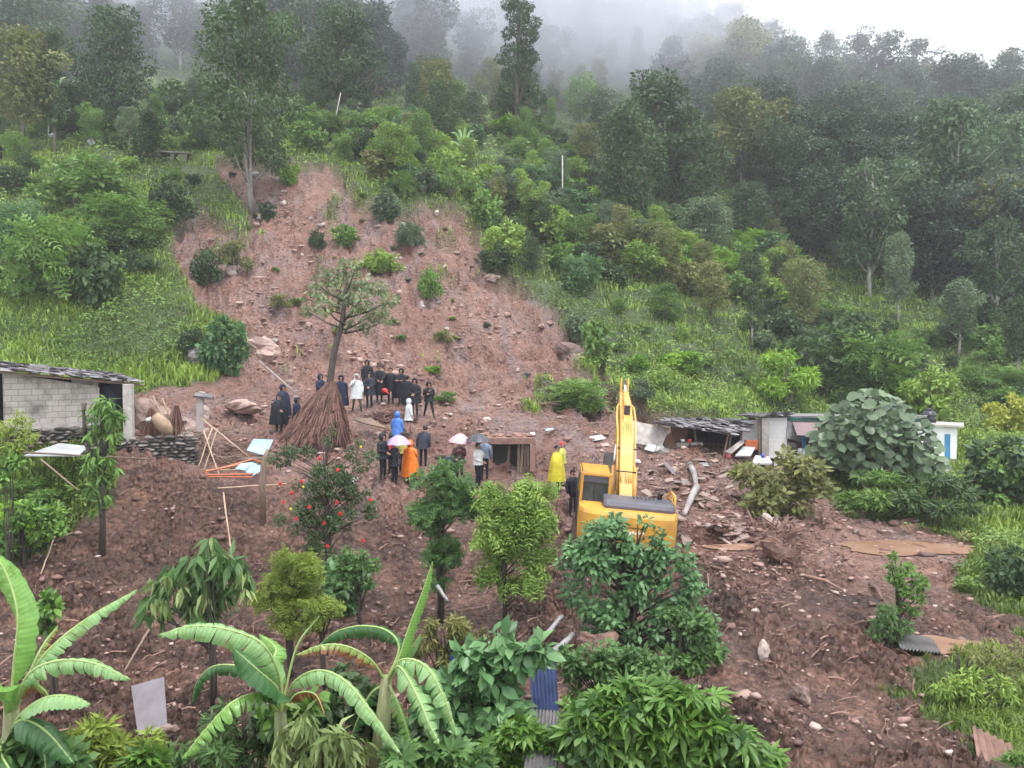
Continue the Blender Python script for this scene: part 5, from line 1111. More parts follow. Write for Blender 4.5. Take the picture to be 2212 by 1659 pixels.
pnl('floor_mat', [(1752, 1136, 29.5), (1802, 1144, 29.2), (1805, 1139, 30), (1770, 1131, 30.2)], .03, M_DARK, 'dark flat sheet on the road edge above the puddle', 'sheet')
# countless stones and twigs of the slide
def rubble():
    rg, X, Y, Z = cover_pts(14500, 95, y0=13, y1=66, green=False)
    tn = rg.random(len(X)) ** 1.6
    ex = []
    for path, wd, k in [([(545, 590), (560, 640), (600, 720), (640, 790)], 26, 200), ([(790, 760), (830, 800), (880, 835)], 22, 130), ([(590, 380), (620, 450), (680, 560)], 26, 100), ([(940, 620), (1040, 680), (1150, 745)], 60, 110), ([(1400, 1020), (1500, 1100), (1640, 1180), (1750, 1230)], 80, 650), ([(640, 940), (760, 990), (960, 900), (1250, 960)], 60, 260)]:
        for _ in range(k):
            t = rg.random() * (len(path) - 1); i = min(int(t), len(path) - 2); f_ = t - i; q = hit(path[i][0] * (1 - f_) + path[i + 1][0] * f_ + rg.normal() * wd, path[i][1] * (1 - f_) + path[i + 1][1] * f_ + rg.normal() * wd * .6)
            if q is not None and mudm(q) > .5: ex.append((q.x, q.y, Gz(q.x, q.y), min(.40 + rg.random() * .5, .92)))
    ex = np.array(ex)
    keep = rg.random(len(X)) < np.clip(.40 + fbm(X * .25, Y * .25, 3, 99) * 1.6 + np.where((X > 4.5) & (Y > 24) & (Y < 38), .6, 0), .05, 1); X, Y, Z, tn = np.append(X[keep], ex[:, 0]), np.append(Y[keep], ex[:, 1]), np.append(Z[keep], ex[:, 2]), np.append(tn[keep], ex[:, 3]); n = len(X)
    V0, F0 = ico(1); V0 = np.array([tuple(v) for v in V0]); F0 = np.array(F0); s = rg.lognormal(-2.75, .5, n) * np.clip(Y / 32, .6, 1.25); s = np.minimum(s, .32)
    sc = np.stack([s * rg.uniform(.8, 1.6, n), s * rg.uniform(.7, 1.2, n), s * rg.uniform(.3, .7, n)], 1); th = rg.uniform(0, 6.28, n)
    v = V0[None] * (1 + rg.uniform(-.42, .35, (n, 12, 1))) * sc[:, None, :]; c, q = np.cos(th)[:, None], np.sin(th)[:, None]
    x = v[..., 0] * c - v[..., 1] * q; y = v[..., 0] * q + v[..., 1] * c; V = np.stack([x + X[:, None], y + Y[:, None], v[..., 2] + Z[:, None] + s[:, None] * .15], -1).reshape(-1, 3)
    F = (F0[None] + (np.arange(n) * 12)[:, None, None]).reshape(-1, 3); t = np.repeat(tn, 12)
    m, nn_, l, b, o = newmat('slide_stones'); a = nn_.new('ShaderNodeAttribute'); a.attribute_name = 'tone'; r = ramp(nn_, [(0, (.10, .055, .045)), (.5, (.25, .145, .12)), (.85, (.36, .25, .21)), (1, (.52, .42, .37))]); l.new(a.outputs['Fac'], r.inputs[0]); l.new(r.outputs[0], b.inputs['Base Color']); b.inputs['Roughness'].default_value = .7
    tag(link('rubble', mesh_np('rubble', V, [F], False, t), m), 'countless small stones and clods scattered over the slide', 'rubble', kind='stuff')
    rg, X, Y, Z = cover_pts(3400, 96, y0=14, y1=48, green=False); m2 = MB(); rr = random.Random(1)
    for x, y, z in zip(X, Y, Z):
        a = rr.uniform(0, 3.14); L = rr.uniform(.1, .5) * min(1, y / 30); d = Vector((math.cos(a) * L, math.sin(a) * L, rr.uniform(-.08, .12))); p = Vector((x, y, z + .03)); m2.tube([p - d, p + Vector((0, 0, .03)), p + d], rr.uniform(.006, .018), 3, cap=False)
    m3 = MB()
    for poly, cnt, L0 in [([(300, 930), (560, 930), (600, 1030), (440, 1010), (300, 960)], 170, .30), ([(1390, 960), (1600, 985), (1700, 1090), (1560, 1150), (1440, 1080)], 110, .26), ([(1170, 860), (1300, 880), (1290, 930), (1180, 930)], 40, .35)]:
        c_ = 0
        while c_ < cnt:
            x, y = rr.uniform(290, 1710), rr.uniform(850, 1160)
            if not in_poly(x, y, poly): continue
            q = hit(x, y); c_ += 1; a = rr.uniform(0, 3.14); L = L0 * rr.uniform(.3, 1.8); d = Vector((math.cos(a) * L, math.sin(a) * L * .7, rr.uniform(-.1, .30) * L * 1.5)); q = q + Vector((0, 0, .05 + rr.random() * .12))
            m3.tube([q - d, q + Vector((rr.uniform(-.05, .05), 0, rr.uniform(-.04, .06))), q + d], rr.uniform(.008, .022), 4)
    tag(m3.build('brushwood', M_WOOD), 'loose brushwood and splintered poles heaped on the debris', 'brushwood', kind='stuff')
    m4 = MB()
    for k_ in range(95):
        x = rr.uniform(1400, 1720); y = rr.uniform(985, 1180)
        if y < 985 + (x - 1560) * .5: continue
        q = hit(x, y); m4.box(q + Vector((0, 0, .06)), (rr.uniform(.2, .7), rr.uniform(.12, .35), .04), (rr.uniform(-.6, .6), rr.uniform(-.5, .5), rr.uniform(0, 3.1)), jit=.2)
    tag(m4.build('broken_slabs', mat('muddy_slabs', (.30, .22, .19), (.12, .08, .065), .8, scale=5, bump=.6, tone=.6)), 'broken slate and wall pieces strewn right of the digger', 'rubble', kind='stuff')
    tag(m2.build('twig_litter', M_MWOOD), 'broken twigs and roots strewn over the mud', 'twigs', kind='stuff')
rubble()

# ------------------------------------------------------------------ plants near the viewer
def fplant(boxes, Y, n, ls, tm, lm, label, name='shrub', foot=None, droop=.3, up=.5, shell=.35, bark=DBARK, depth=1.0, seed=1, r0=.055, cat='shrub', extra=None, flat=.85, nstem=5):
    """boxes: list of (px, py, radius px) leaf clusters at about distance Y; foot px of the stem"""
    rg = np.random.default_rng(seed); rr = random.Random(seed); k = mpp(Y)
    fx = foot if foot is not None else sum(b[0] for b in boxes) / len(boxes)
    a, _ = ray(fx, 900); g = Gz(a * Y, Y); e = empty(name, (a * Y, Y, g - .05)); tag(e, label, cat); cl = []
    for x, y, r in boxes:
        m_ = max(1, int(round(depth * 2)))
        for j in range(m_):
            c = at(x + rr.uniform(-.3, .3) * r, y + rr.uniform(-.25, .25) * r, Y + rr.uniform(-1, 1) * r * k * depth) - e.location; cl.append((*c, r * k * rr.uniform(.55, .85)))
    p, d, nr, tone = crown_pts(rg, cl, n, shell=shell, droop=droop, up=up, flat=flat); nr[:, 1] -= .25
    V, F, T = leaves(p, d, nr, ls * rg.uniform(.55, 1.2, n), tm, tone); link('foliage', mesh_np('foliage', V, F, False, T), lm, e)
    m = MB(); ys = [b[1] for b in boxes]; lowb = at(fx, max(ys), Y) - e.location
    for s in range(1 if r0 > .07 else 3):
        top = at(fx + rr.uniform(-14, 14), min(ys) + 12, Y) - e.location; b = Vector((rr.uniform(-.06, .06), rr.uniform(-.06, .06), -.1)); q = b.lerp(top, .5) + Vector((rr.uniform(-.08, .08), 0, 0)); m.tube([b, b.lerp(q, .5), q, q.lerp(top, .6), top], [r0, r0 * .85, r0 * .6, r0 * .35, r0 * .15], 6)
    for c in cl[::2]:
        c = Vector(c[:3]); z0 = max(.15, c.z - .7); tt = z0 / max(top.z, .3); o_ = Vector((top.x * tt * .8, top.y * tt * .8, z0)); m.tube([o_, o_.lerp(c, .5) + Vector((0, 0, .05)), c], [r0 * .38, r0 * .25, r0 * .1], 4)
    m.build('stems', bark, e, smooth=True); return e
def ell(cx, cy, rx, ry, n, r, seed):
    rr = random.Random(seed); o = []
    while len(o) < n:
        x, y = rr.uniform(-1, 1), rr.uniform(-1, 1)
        if x * x + y * y < 1: o.append((cx + x * rx, cy + y * ry, r * rr.uniform(.7, 1.2)))
    return o
L_FRESH = leafmat('fresh_compound_leaves', (.10, .19, .03), (.36, .52, .11), transl=.35, objvar=0)
L_DEEP = leafmat('deep_green_leaves', (.038, .095, .028), (.165, .300, .085), transl=.3, objvar=0)
L_BGREEN = leafmat('cool_green_leaves', (.045, .120, .045), (.235, .420, .170), transl=.3, objvar=0, rough=.35)
L_BRIGHT = leafmat('bright_green_leaves', (.045, .115, .018), (.190, .350, .065), transl=.3, objvar=0, rough=.35)
L_YEL = leafmat('yellowish_fine_leaves', (.110, .165, .022), (.370, .470, .085), transl=.35, objvar=0)
L_PALE = leafmat('pale_curled_leaves', (.110, .170, .040), (.420, .520, .210), transl=.25, objvar=0)
L_OLV = leafmat('olive_twig_leaves', (.080, .090, .020), (.300, .290, .090), transl=.25, objvar=0)
# compound leaved pair in the middle
fplant(ell(1105, 1110, 82, 62, 20, 30, 3) + ell(1110, 1215, 62, 55, 10, 26, 4) + [(1190, 1050, 20), (1135, 1045, 20), (1050, 1080, 22), (1185, 1190, 22)], 20.0, 2300, .27, T_feather(3, .6, .55, .13), L_FRESH, 'bright light green feathery shrub in the middle below the white shirt man', foot=1090, droop=.8, seed=3)
fplant(ell(950, 1070, 66, 48, 16, 26, 5) + ell(945, 1170, 45, 50, 8, 24, 6) + [(950, 1250, 24), (960, 1010, 16), (985, 1000, 14), (920, 1110, 26), (1000, 1085, 16)], 20.8, 2600, .20, T_feather(3, .2, .55, .15), L_DEEP, 'darker green shrub left of the light green feathery shrub', foot=950, droop=.2, seed=5)
fplant(ell(1500, 1390, 60, 60, 8, 26, 77) + ell(1380, 1330, 130, 70, 22, 26, 78) + ell(1300, 1200, 90, 60, 10, 22, 79) + ell(1330, 1190, 100, 62, 22, 34, 7) + ell(1420, 1260, 90, 70, 14, 34, 8) + ell(1290, 1290, 60, 80, 10, 30, 9) + [(1390, 1125, 22), (1275, 1140, 20), (1320, 1120, 16), (1300, 1150, 30), (1255, 1175, 24), (1425, 1160, 24), (1240, 1200, 22), (1440, 1190, 24), (1475, 1215, 22), (1500, 1320, 26), (1280, 1370, 20)], 17.2, 6200, .165, T_ovate(), L_BGREEN, 'large cool green broad leaved tree in front of the digger', 'broadleaf_tree', foot=1365, droop=.3, seed=7, r0=.08, shell=.15, cat='tree')
fplant(ell(625, 1240, 62, 36, 16, 24, 10) + ell(620, 1300, 80, 38, 14, 24, 11) + [(625, 1350, 30), (650, 1205, 14), (690, 1285, 18), (560, 1290, 18)], 17.6, 3400, .15, T_feather(3, .5, .5, .12), L_YEL, 'low yellow green fine leaved bush left of the banana spear', foot=625, droop=.4, seed=10)
fplant(ell(700, 1330, 34, 26, 6, 20, 13), 17.0, 700, .15, T_feather(3, .4, .5, .12), L_YEL, 'small yellow green bush right of the fine leaved bush', foot=700, droop=.4, seed=13)
# flowering shrub
FLB = ell(635, 1090, 45, 60, 10, 20, 115) + ell(770, 1100, 45, 70, 9, 18, 116) + ell(700, 1075, 62, 70, 20, 24, 15) + ell(640, 990, 50, 40, 8, 20, 16) + ell(760, 1000, 50, 55, 8, 18, 17) + ell(700, 1160, 40, 50, 8, 24, 18) + [(705, 950, 14), (720, 930, 10), (605, 1000, 14), (795, 1060, 14), (640, 1140, 18)]
fl = fplant(FLB, 23.5, 9500, .10, T_diamond(), LM['dark'], 'tall loose shrub with small red flowers in front of the haystack', 'flowering_shrub', foot=708, seed=15, r0=.05, shell=.1)
fb = MB(); yb = MB(); rr = random.Random(6)
for x, y in [(640, 1120), (700, 1130), (728, 1085), (612, 1085), (668, 1095), (730, 1015), (708, 1180), (790, 1205), (800, 1080), (680, 1225), (652, 1040), (735, 1110), (630, 1065), (785, 1168), (605, 1045), (690, 990)]:
    c = at(x, y, 23.5 + rr.uniform(-1.2, -.4)) - fl.location
    fb = MB()
    for j in range(5): a = j * 1.2566; fb.box(c + Vector((math.cos(a) * .03, -.01, math.sin(a) * .03)), (.045, .02, .045), (rr.uniform(-.5, .5), rr.uniform(-.5, .5), a))
    fb.build('red_flower', M_RED, fl)
for x, y in [(655, 1052), (628, 1100), (780, 965)]: yb = MB(); yb.blob(at(x, y, 22.6) - fl.location, (.08, .05, .08)); yb.build('yellow_flower', mat('yellow_petals', (.75, .52, .03), (.6, .4, .02), .5, bump=0), fl)
fplant(ell(775, 1230, 52, 50, 12, 22, 19), 20.5, 1500, .13, T_diamond(), L_DEEP, 'dark bushy shrub right of the flowering shrub trunk', foot=775, seed=19)
# drooping tree with long leaves
fplant([(455, 1165, 12), (425, 1215, 34), (465, 1205, 34), (505, 1215, 30), (385, 1235, 30), (350, 1265, 26), (325, 1290, 22), (530, 1245, 18), (440, 1260, 40), (395, 1290, 26), (480, 1275, 30), (345, 1320, 18), (420, 1320, 28), (460, 1330, 20), (310, 1320, 10)], 15.5, 640, .42, T_lance(), L_DEEP, 'small drooping tree with long dark leaves above the upright board', 'drooping_tree', foot=447, droop=1.5, up=.2, seed=21, r0=.08, cat='tree')
fplant([(330, 1255, 14), (360, 1245, 14), (395, 1275, 16), (330, 1300, 14), (420, 1310, 16), (525, 1235, 12), (528, 1275, 12), (355, 1300, 14), (418, 1345, 10), (456, 1160, 8), (440, 1290, 12)], 15.1, 90, .34, T_lance(), L_PALE, 'pale limp hanging leaves of the drooping tree', 'pale_shoots', foot=447, droop=2.2, up=.1, seed=22, r0=.02)
# lopped tree in front of the block house
fplant([(225, 870, 26), (200, 890, 20), (250, 890, 22), (215, 915, 28), (240, 935, 24), (195, 935, 14), (215, 960, 20), (205, 985, 22), (235, 990, 18), (190, 1005, 16), (250, 1010, 16), (215, 1030, 22), (205, 1060, 18), (225, 1075, 18), (210, 1100, 14)], 23.6, 560, .34, T_lance(), L_BRIGHT, 'lopped tree with bright drooping shoots in front of the block house', 'lopped_tree', foot=215, droop=.9, up=.4, seed=24, r0=.10, cat='tree')
m = MB(); m.tube([at(184, 960, 23.6), at(182, 910, 23.6), at(178, 870, 23.6)], [.05, .05, .035], 6); m.tube([at(181, 890, 23.6), at(186, 870, 23.6)], [.03, .03], 5); m.tube([at(212, 1000, 23.6), at(188, 965, 23.6), at(184, 955, 23.6)], [.06, .055, .05], 6); m.tube([at(215, 1010, 23.6), at(232, 960, 23.6), at(243, 880, 23.6)], [.06, .04, .03], 6)
tag(m.build('cut_branches', DBARK, smooth=True), 'dark cut branches standing among the shoots of the lopped tree', 'branches')
fplant(ell(30, 935, 42, 40, 10, 22, 25) + [(60, 905, 14), (0, 960, 20)], 21.5, 900, .17, T_lance(), L_YEL, 'yellow green bush at the left edge before the house foundation', foot=20, seed=25, droop=.4, r0=.025)
fplant(ell(10, 1010, 30, 30, 6, 20, 26), 21.2, 500, .16, T_ovate(), L_BRIGHT, 'leafy bush under the yellow green bush at the left edge', foot=10, seed=26, r0=.02)
fplant(ell(60, 1130, 80, 40, 14, 22, 27) + ell(30, 1170, 50, 30, 6, 20, 28), 21.8, 1700, .15, T_ovate(), L_BRIGHT, 'creeping bright leafed plant hanging on the bank at the left edge', foot=40, seed=27)
fplant(ell(105, 1320, 34, 42, 8, 16, 29), 15.0, 260, .20, T_ovate(), L_BRIGHT, 'young broad leaved sapling right of the left banana plant', foot=105, seed=29)
# foreground masses
fplant(ell(1060, 1440, 60, 50, 14, 30, 31) + ell(1010, 1520, 95, 60, 18, 34, 32) + ell(1120, 1400, 50, 40, 7, 26, 33) + ell(1040, 1600, 100, 50, 14, 34, 34) + [(1100, 1345, 14), (1085, 1370, 20), (1170, 1420, 16), (970, 1470, 20)], 11.3, 1500, .26, T_ovate(), L_BGREEN, 'shrub with large oval leaves right of the second banana plant', foot=1060, seed=31, r0=.05)
fplant(ell(1350, 1590, 130, 60, 20, 36, 35) + ell(1500, 1600, 140, 50, 18, 36, 36) + ell(1430, 1530, 110, 40, 14, 34, 37) + ell(1350, 1500, 60, 40, 6, 30, 38) + ell(1600, 1650, 90, 30, 8, 34, 39) + ell(1450, 1680, 200, 30, 14, 40, 40), 10.4, 1150, .33, T_palm(7, 120, .12), L_BRIGHT, 'wide mass of bright palmate leaved plants at the bottom', 'palmate_plant', foot=1430, seed=35, droop=.35, up=.9, r0=.045, shell=.6)
fplant(ell(1330, 1560, 120, 60, 14, 30, 135) + ell(1520, 1620, 120, 40, 12, 30, 136) + ell(1400, 1660, 200, 30, 10, 34, 137), 10.3, 1500, .17, T_ovate(), L_DEEP, 'darker oval leaved plants growing through the palmate mass', foot=1400, seed=135)
fplant(ell(1300, 1430, 90, 40, 16, 26, 41) + ell(1280, 1480, 60, 40, 8, 26, 42) + ell(1390, 1440, 50, 30, 6, 24, 43), 13.2, 2600, .13, T_diamond(), L_DEEP, 'small leaved dark bush above the palmate mass', foot=1310, seed=41)
fplant(ell(1265, 1560, 50, 60, 8, 26, 44), 10.9, 620, .17, T_lance(), L_BRIGHT, 'thin leaved shoots beside the grey tin roof', foot=1260, seed=44)
fplant(ell(960, 1370, 70, 30, 12, 24, 45) + ell(930, 1430, 40, 45, 6, 22, 46) + [(1040, 1375, 22)], 13.4, 2300, .13, T_lance(), L_OLV, 'yellowish hanging twigs over the blue sheet', foot=950, droop=.6, seed=45)
fplant(ell(250, 1620, 100, 40, 16, 30, 47) + ell(190, 1590, 50, 25, 5, 24, 48), 9.6, 1700, .16, T_lance(), L_YEL, 'yellow green curly leaved bush at the bottom left', foot=250, droop=.1, seed=47)
fplant(ell(330, 1640, 34, 24, 4, 22, 49), 9.3, 60, .26, T_palm(), L_BRIGHT, 'palmate leaves at the right end of the curly bush', 'palmate_plant', foot=330, seed=49, up=.9)
fplant(ell(660, 1600, 90, 50, 14, 30, 51) + ell(740, 1610, 60, 40, 7, 28, 52), 10.2, 560, .26, T_lance(), L_PALE, 'bush with pale hanging pods under the second banana plant', foot=670, droop=1.4, up=.2, seed=51)
fplant(ell(1000, 1630, 70, 30, 6, 28, 53) + ell(870, 1640, 60, 25, 5, 26, 54), 10.0, 260, .26, T_palm(), L_DEEP, 'dark palmate leaves at the bottom between bananas and tin roof', 'palmate_plant', foot=950, seed=53, up=.9)
fplant(ell(640, 1530, 70, 40, 7, 26, 55), 11.0, 300, .22, T_ovate(), L_BRIGHT, 'leafy climber at the foot of the second banana plant', foot=640, seed=55)
fplant(ell(1500, 1400, 50, 60, 10, 26, 56) + ell(1480, 1320, 40, 40, 5, 24, 57), 16.3, 1500, .16, T_diamond(), L_DEEP, 'dark lower bush right of the large cool green tree', foot=1480, seed=56)
fplant(ell(520, 1620, 80, 50, 10, 30, 90) + ell(470, 1560, 40, 40, 4, 26, 91), 11.6, 1300, .15, T_lance(), L_DEEP, 'dark low growth left of the hanging pods at the bottom', foot=520, seed=90)
fplant(ell(850, 1560, 80, 70, 12, 32, 92) + ell(760, 1500, 50, 50, 6, 26, 93), 12.0, 1900, .17, T_ovate(), LM['dark'], 'dark shaded growth behind the second banana plant', foot=830, seed=92)
fplant(ell(1130, 1620, 60, 50, 8, 28, 94), 10.9, 500, .22, T_palm(), L_BRIGHT, 'palmate leaves left of the grey tin roof', 'palmate_plant', foot=1110, seed=94, up=.9)
fplant(ell(80, 1640, 90, 40, 8, 30, 95), 8.9, 700, .20, T_ovate(), L_DEEP, 'dark leaves under the left banana plant', foot=60, seed=95)
fplant(ell(420, 1640, 60, 40, 7, 26, 150), 10.4, 500, .18, T_lance(), L_DEEP, 'dark narrow leaved plant at the bottom right of the curly bush', foot=420, seed=150)
fplant(ell(560, 1570, 50, 40, 6, 24, 151) + ell(700, 1540, 60, 40, 7, 24, 152), 11.6, 900, .17, T_ovate(), LM['dark'], 'dark leaves filling the gap under the arching banana leaves', foot=620, seed=151)
# thin trees on the right road edge
fplant([(1960, 1230, 20), (1935, 1250, 20), (1990, 1255, 20), (1950, 1275, 22), (1985, 1290, 16), (1925, 1225, 10), (1975, 1320, 14), (1945, 1310, 14), (1930, 1200, 8)], 18.5, 900, .14, T_diamond(), LM['mid'], 'thin forked roadside tree in front of the puddles', 'thin_tree', foot=1940, seed=61, r0=.075, cat='tree', shell=.1)
fplant(ell(1925, 1370, 42, 42, 9, 22, 62) + ell(1915, 1340, 25, 25, 4, 18, 63), 18.2, 1500, .13, T_lance(), L_DEEP, 'green leafy clump low on the thin roadside tree', foot=1925, seed=62)
fplant(ell(1980, 1500, 60, 45, 12, 22, 64) + ell(1920, 1560, 30, 30, 4, 20, 65), 16.8, 1700, .13, T_lance(), LM['mid'], 'loose shrub at the foot of the thin roadside tree', foot=1940, seed=64)
fplant(ell(2110, 1500, 90, 60, 16, 28, 66) + ell(2190, 1570, 50, 60, 8, 26, 67), 15.5, 2600, .14, T_lance(), LM['light'], 'light green bush spreading at the lower right', foot=2120, seed=66)
fplant(ell(2120, 1250, 60, 40, 8, 24, 140) + [(2180, 1330, 24)], 24, 900, .17, T_lance(), LM['mid'], 'grassy bush between the puddle and the right edge', foot=2130, seed=140)
fplant(ell(2060, 1590, 60, 40, 8, 24, 141) + ell(2160, 1430, 60, 40, 7, 24, 142), 15.8, 1700, .13, T_lance(), LM['olive'], 'olive bush covering the bank above the lower right hut', foot=2080, seed=141)
fplant(ell(2190, 1640, 50, 24, 5, 20, 143), 13.0, 700, .13, T_lance(), LM['mid'], 'green bush beside the brown corrugated hut roof', foot=2200, seed=143)
fplant(ell(1940, 1620, 50, 30, 6, 22, 68), 15.0, 700, .14, T_lance(), LM['olive'], 'dry olive grass clump at the lower right bottom', foot=1940, seed=68)
fplant([(2085, 1160, 14), (2075, 1180, 12), (2105, 1190, 16), (2140, 1200, 14)], 27.5, 500, .14, T_diamond(), LM['olive'], 'row of thin bare shrubs beside the upper puddle', foot=2090, seed=69)
fplant(ell(2180, 1130, 60, 50, 10, 26, 70) + ell(2175, 1050, 50, 50, 10, 24, 71), 33, 1500, .26, T_ovate(), LM['mid'], 'leafy tree hanging in from the right edge below the yellow green bush', foot=2160, seed=70)
for k, (x, y, r, Y) in enumerate([(1505, 1040, 16, 33.5), (1560, 1075, 18, 32), (1590, 1105, 16, 31), (1545, 1130, 18, 29.5), (1580, 1150, 16, 28.5), (1600, 1195, 12, 26.5), (1530, 1100, 10, 31)]):
    fplant([(x, y, r), (x + 14, y + 4, r * .8)], Y, 80, .30, T_round(), L_OLV if k % 2 else LM['dark'], 'broken branch with big wilted leaves in the debris', 'fallen_branch', seed=80 + k, r0=.02, cat='branch')['group'] = 'broken leafy branches in the debris'

# ------------------------------------------------------------------ banana plants
def banana_mat(name, c1, c2, rib, dry=None):
    m, n, l, b, o = newmat(name); a = n.new('ShaderNodeAttribute'); a.attribute_name = 'tone'; e = n.new('ShaderNodeAttribute'); e.attribute_name = 'edge'
    r = ramp(n, [(0, rib), (.06, rib), (.10, c1), (1, c2)]); l.new(e.outputs['Fac'], r.inputs[0]); col = r.outputs[0]
    v = n.new('ShaderNodeAttribute'); v.attribute_name = 'along'; w = n.new('ShaderNodeMath'); w.operation = 'MULTIPLY'; w.inputs[1].default_value = 260; l.new(v.outputs['Fac'], w.inputs[0])
    sn = n.new('ShaderNodeMath'); sn.operation = 'SINE'; l.new(w.outputs[0], sn.inputs[0]); rs = ramp(n, [(0, (.88,) * 3), (1, (1.08,) * 3)]); ms = n.new('ShaderNodeMath'); ms.operation = 'MULTIPLY_ADD'; ms.inputs[1].default_value = .5; ms.inputs[2].default_value = .5; l.new(sn.outputs[0], ms.inputs[0]); l.new(ms.outputs[0], rs.inputs[0])
    mx = n.new('ShaderNodeMixRGB'); mx.blend_type = 'MULTIPLY'; mx.inputs[0].default_value = 1; l.new(col, mx.inputs[1]); l.new(rs.outputs[0], mx.inputs[2]); col = mx.outputs[0]
    bl = noise(n, l, 5, 5, .7); rb2 = ramp(n, [(.30, (.62, .60, .35)), (.48, (1, 1, 1)), (.7, (1.12, 1.08, 1.0))]); l.new(bl.outputs[0], rb2.inputs[0]); m3 = n.new('ShaderNodeMixRGB'); m3.blend_type = 'MULTIPLY'; m3.inputs[0].default_value = .9; l.new(col, m3.inputs[1]); l.new(rb2.outputs[0], m3.inputs[2]); col = m3.outputs[0]
    if dry:
        x = noise(n, l, 3, 4, .6); ad = n.new('ShaderNodeMath'); ad.operation = 'MULTIPLY_ADD'; ad.inputs[1].default_value = 1.0; l.new(e.outputs['Fac'], ad.inputs[0]); l.new(x.outputs[0], ad.inputs[2]); rd = ramp(n, [(.95, (0, 0, 0)), (1.0, (1, 1, 1))]); sb = n.new('ShaderNodeMath'); sb.operation = 'SUBTRACT'; sb.inputs[1].default_value = .1; l.new(ad.outputs[0], sb.inputs[0]); l.new(sb.outputs[0], rd.inputs[0])
        m2 = n.new('ShaderNodeMixRGB'); l.new(rd.outputs[0], m2.inputs[0]); l.new(col, m2.inputs[1]); m2.inputs[2].default_value = (*dry, 1); col = m2.outputs[0]
    l.new(col, b.inputs['Base Color']); b.inputs['Roughness'].default_value = .32; b.inputs['Specular IOR Level'].default_value = .5
    t = n.new('ShaderNodeBsdfTranslucent'); l.new(col, t.inputs[0]); mi = n.new('ShaderNodeMixShader'); mi.inputs[0].default_value = .35; l.new(b.outputs[0], mi.inputs[1]); l.new(t.outputs[0], mi.inputs[2]); l.new(mi.outputs[0], o.inputs[0]); return m
BN1 = banana_mat('banana_leaf_fresh', (.23, .44, .10), (.18, .37, .09), (.36, .52, .17))
BN2 = banana_mat('banana_leaf_pale', (.32, .52, .22), (.25, .44, .18), (.40, .58, .26))
BN3 = banana_mat('banana_leaf_dark', (.075, .19, .065), (.055, .15, .05), (.16, .30, .09))
BN4 = banana_mat('banana_leaf_drying', (.24, .34, .08), (.26, .28, .07), (.45, .50, .15), (.30, .13, .06))
BN5 = banana_mat('banana_leaf_dead', (.30, .12, .05), (.36, .16, .07), (.35, .2, .1))
def curve_pts(P, n):
    P = [P[0] * 2 - P[1]] + P + [P[-1] * 2 - P[-2]]; o = []
    for i in range(n + 1):
        t = i / n * (len(P) - 3); k = min(int(t), len(P) - 4); f = t - k; a, b, c, d = P[k:k + 4]
        o.append(.5 * ((2 * b) + (c - a) * f + (2 * a - 5 * b + 4 * c - d) * f * f + (3 * b - a - 3 * c + d) * f ** 3))
    return o
def banana_leaf(e, pts, w, m, torn=0, fold=.45, petiole=.16, seed=0, name='leaf', twist=0):
    """pts: midrib (px, py, Y) from stalk to tip; w: half width in metres"""
    P = curve_pts([at(*p) - e.location for p in pts], 46); rr = random.Random(seed); n = len(P); V = []; F = []; E = []; A = []; up0 = Vector((0, -.35, 1)).normalized()
    def prof(t): return max(0.0, min(1, (t - petiole) / .12)) ** .6 * max(0, (1 - ((t - petiole) / (1 - petiole)) ** 3.2)) ** .7 if t > petiole else 0
    for sd in (-1, 1):
        gap = []; i = 0
        while i < n - 1:   # torn strips
            ln = rr.randint(2, 5) if torn else n; j = min(i + ln, n - 1); gap.append((i, j, rr.uniform(-.25, .35) * torn)); i = j
        for i0, i1, dr in gap:
            cols = 5; base = len(V)
            for i in range(i0, i1 + 1):
                t = i / (n - 1); d = (P[min(i + 1, n - 1)] - P[max(i - 1, 0)]).normalized(); s = d.cross(up0).normalized(); up = s.cross(d).normalized()
                if twist: R = Matrix.Rotation(twist, 3, d); s = R @ s; up = R @ up
                ww = w * prof(t) * (1 + .04 * math.sin(i * 1.7 + seed)); sh = 0
                if torn: edge = min(i - i0, i1 - i) ; sh = .0 if edge > 0 else .35 * torn
                for c in range(cols):
                    u = c / (cols - 1); ang = fold + (.55 + dr) * u
                    lat = ww * u * (1 - sh * u * .6); V.append(P[i] + s * sd * lat * math.cos(ang) - up * lat * math.sin(ang) + up * .0 + d * (lat * .22 + (sh * lat * .35 * (1 if i == i0 else -1) if torn else 0)) + up * (.012 * math.sin(i * 2.1 + c)) ); E.append(u); A.append(t)
            for i in range(i1 - i0):
                for c in range(cols - 1):
                    a = base + i * cols + c; F.append((a, a + 1, a + cols + 1, a + cols))
    me = mesh_np('leaf', [tuple(v) for v in V], [np.array(F)], True, attrs={'edge': E, 'along': A, 'tone': [0] * len(V)}); o = link(name, me, m, e)
    rb = MB(); rb.tube(P, [.020 * (1 - .9 * i / (n - 1)) + .002 for i in range(n)], 6); rb.build('midrib', BN_RIB, o, smooth=True); return o
BN_RIB = mat('banana_stalk', (.36, .46, .17), (.24, .34, .11), .5, scale=3, bump=.1)
BN_STEM = mat('banana_stem', (.26, .30, .13), (.14, .12, .06), .6, scale=3, bump=.4, stretch=(6, 6, .6))
def banana(foot, Y, crown, label, lvs, r=.12):
    b = gr(foot, Y); e = empty('banana_plant', b); tag(e, label, 'banana plant'); m = MB(); c = at(*crown) - e.location; m.tube([Vector((0, 0, -.2)), c * .5 + Vector((.03, 0, 0)), c], [r * 1.2, r, r * .6], 10); m.build('stem', BN_STEM, e, smooth=True)
    for i, (pts, w, mt_, torn, fold) in enumerate(lvs): banana_leaf(e, pts, w, mt_, torn, fold, seed=i * 7 + int(Y * 10), twist=((i * 37) % 11 - 5) * .05)
    return e
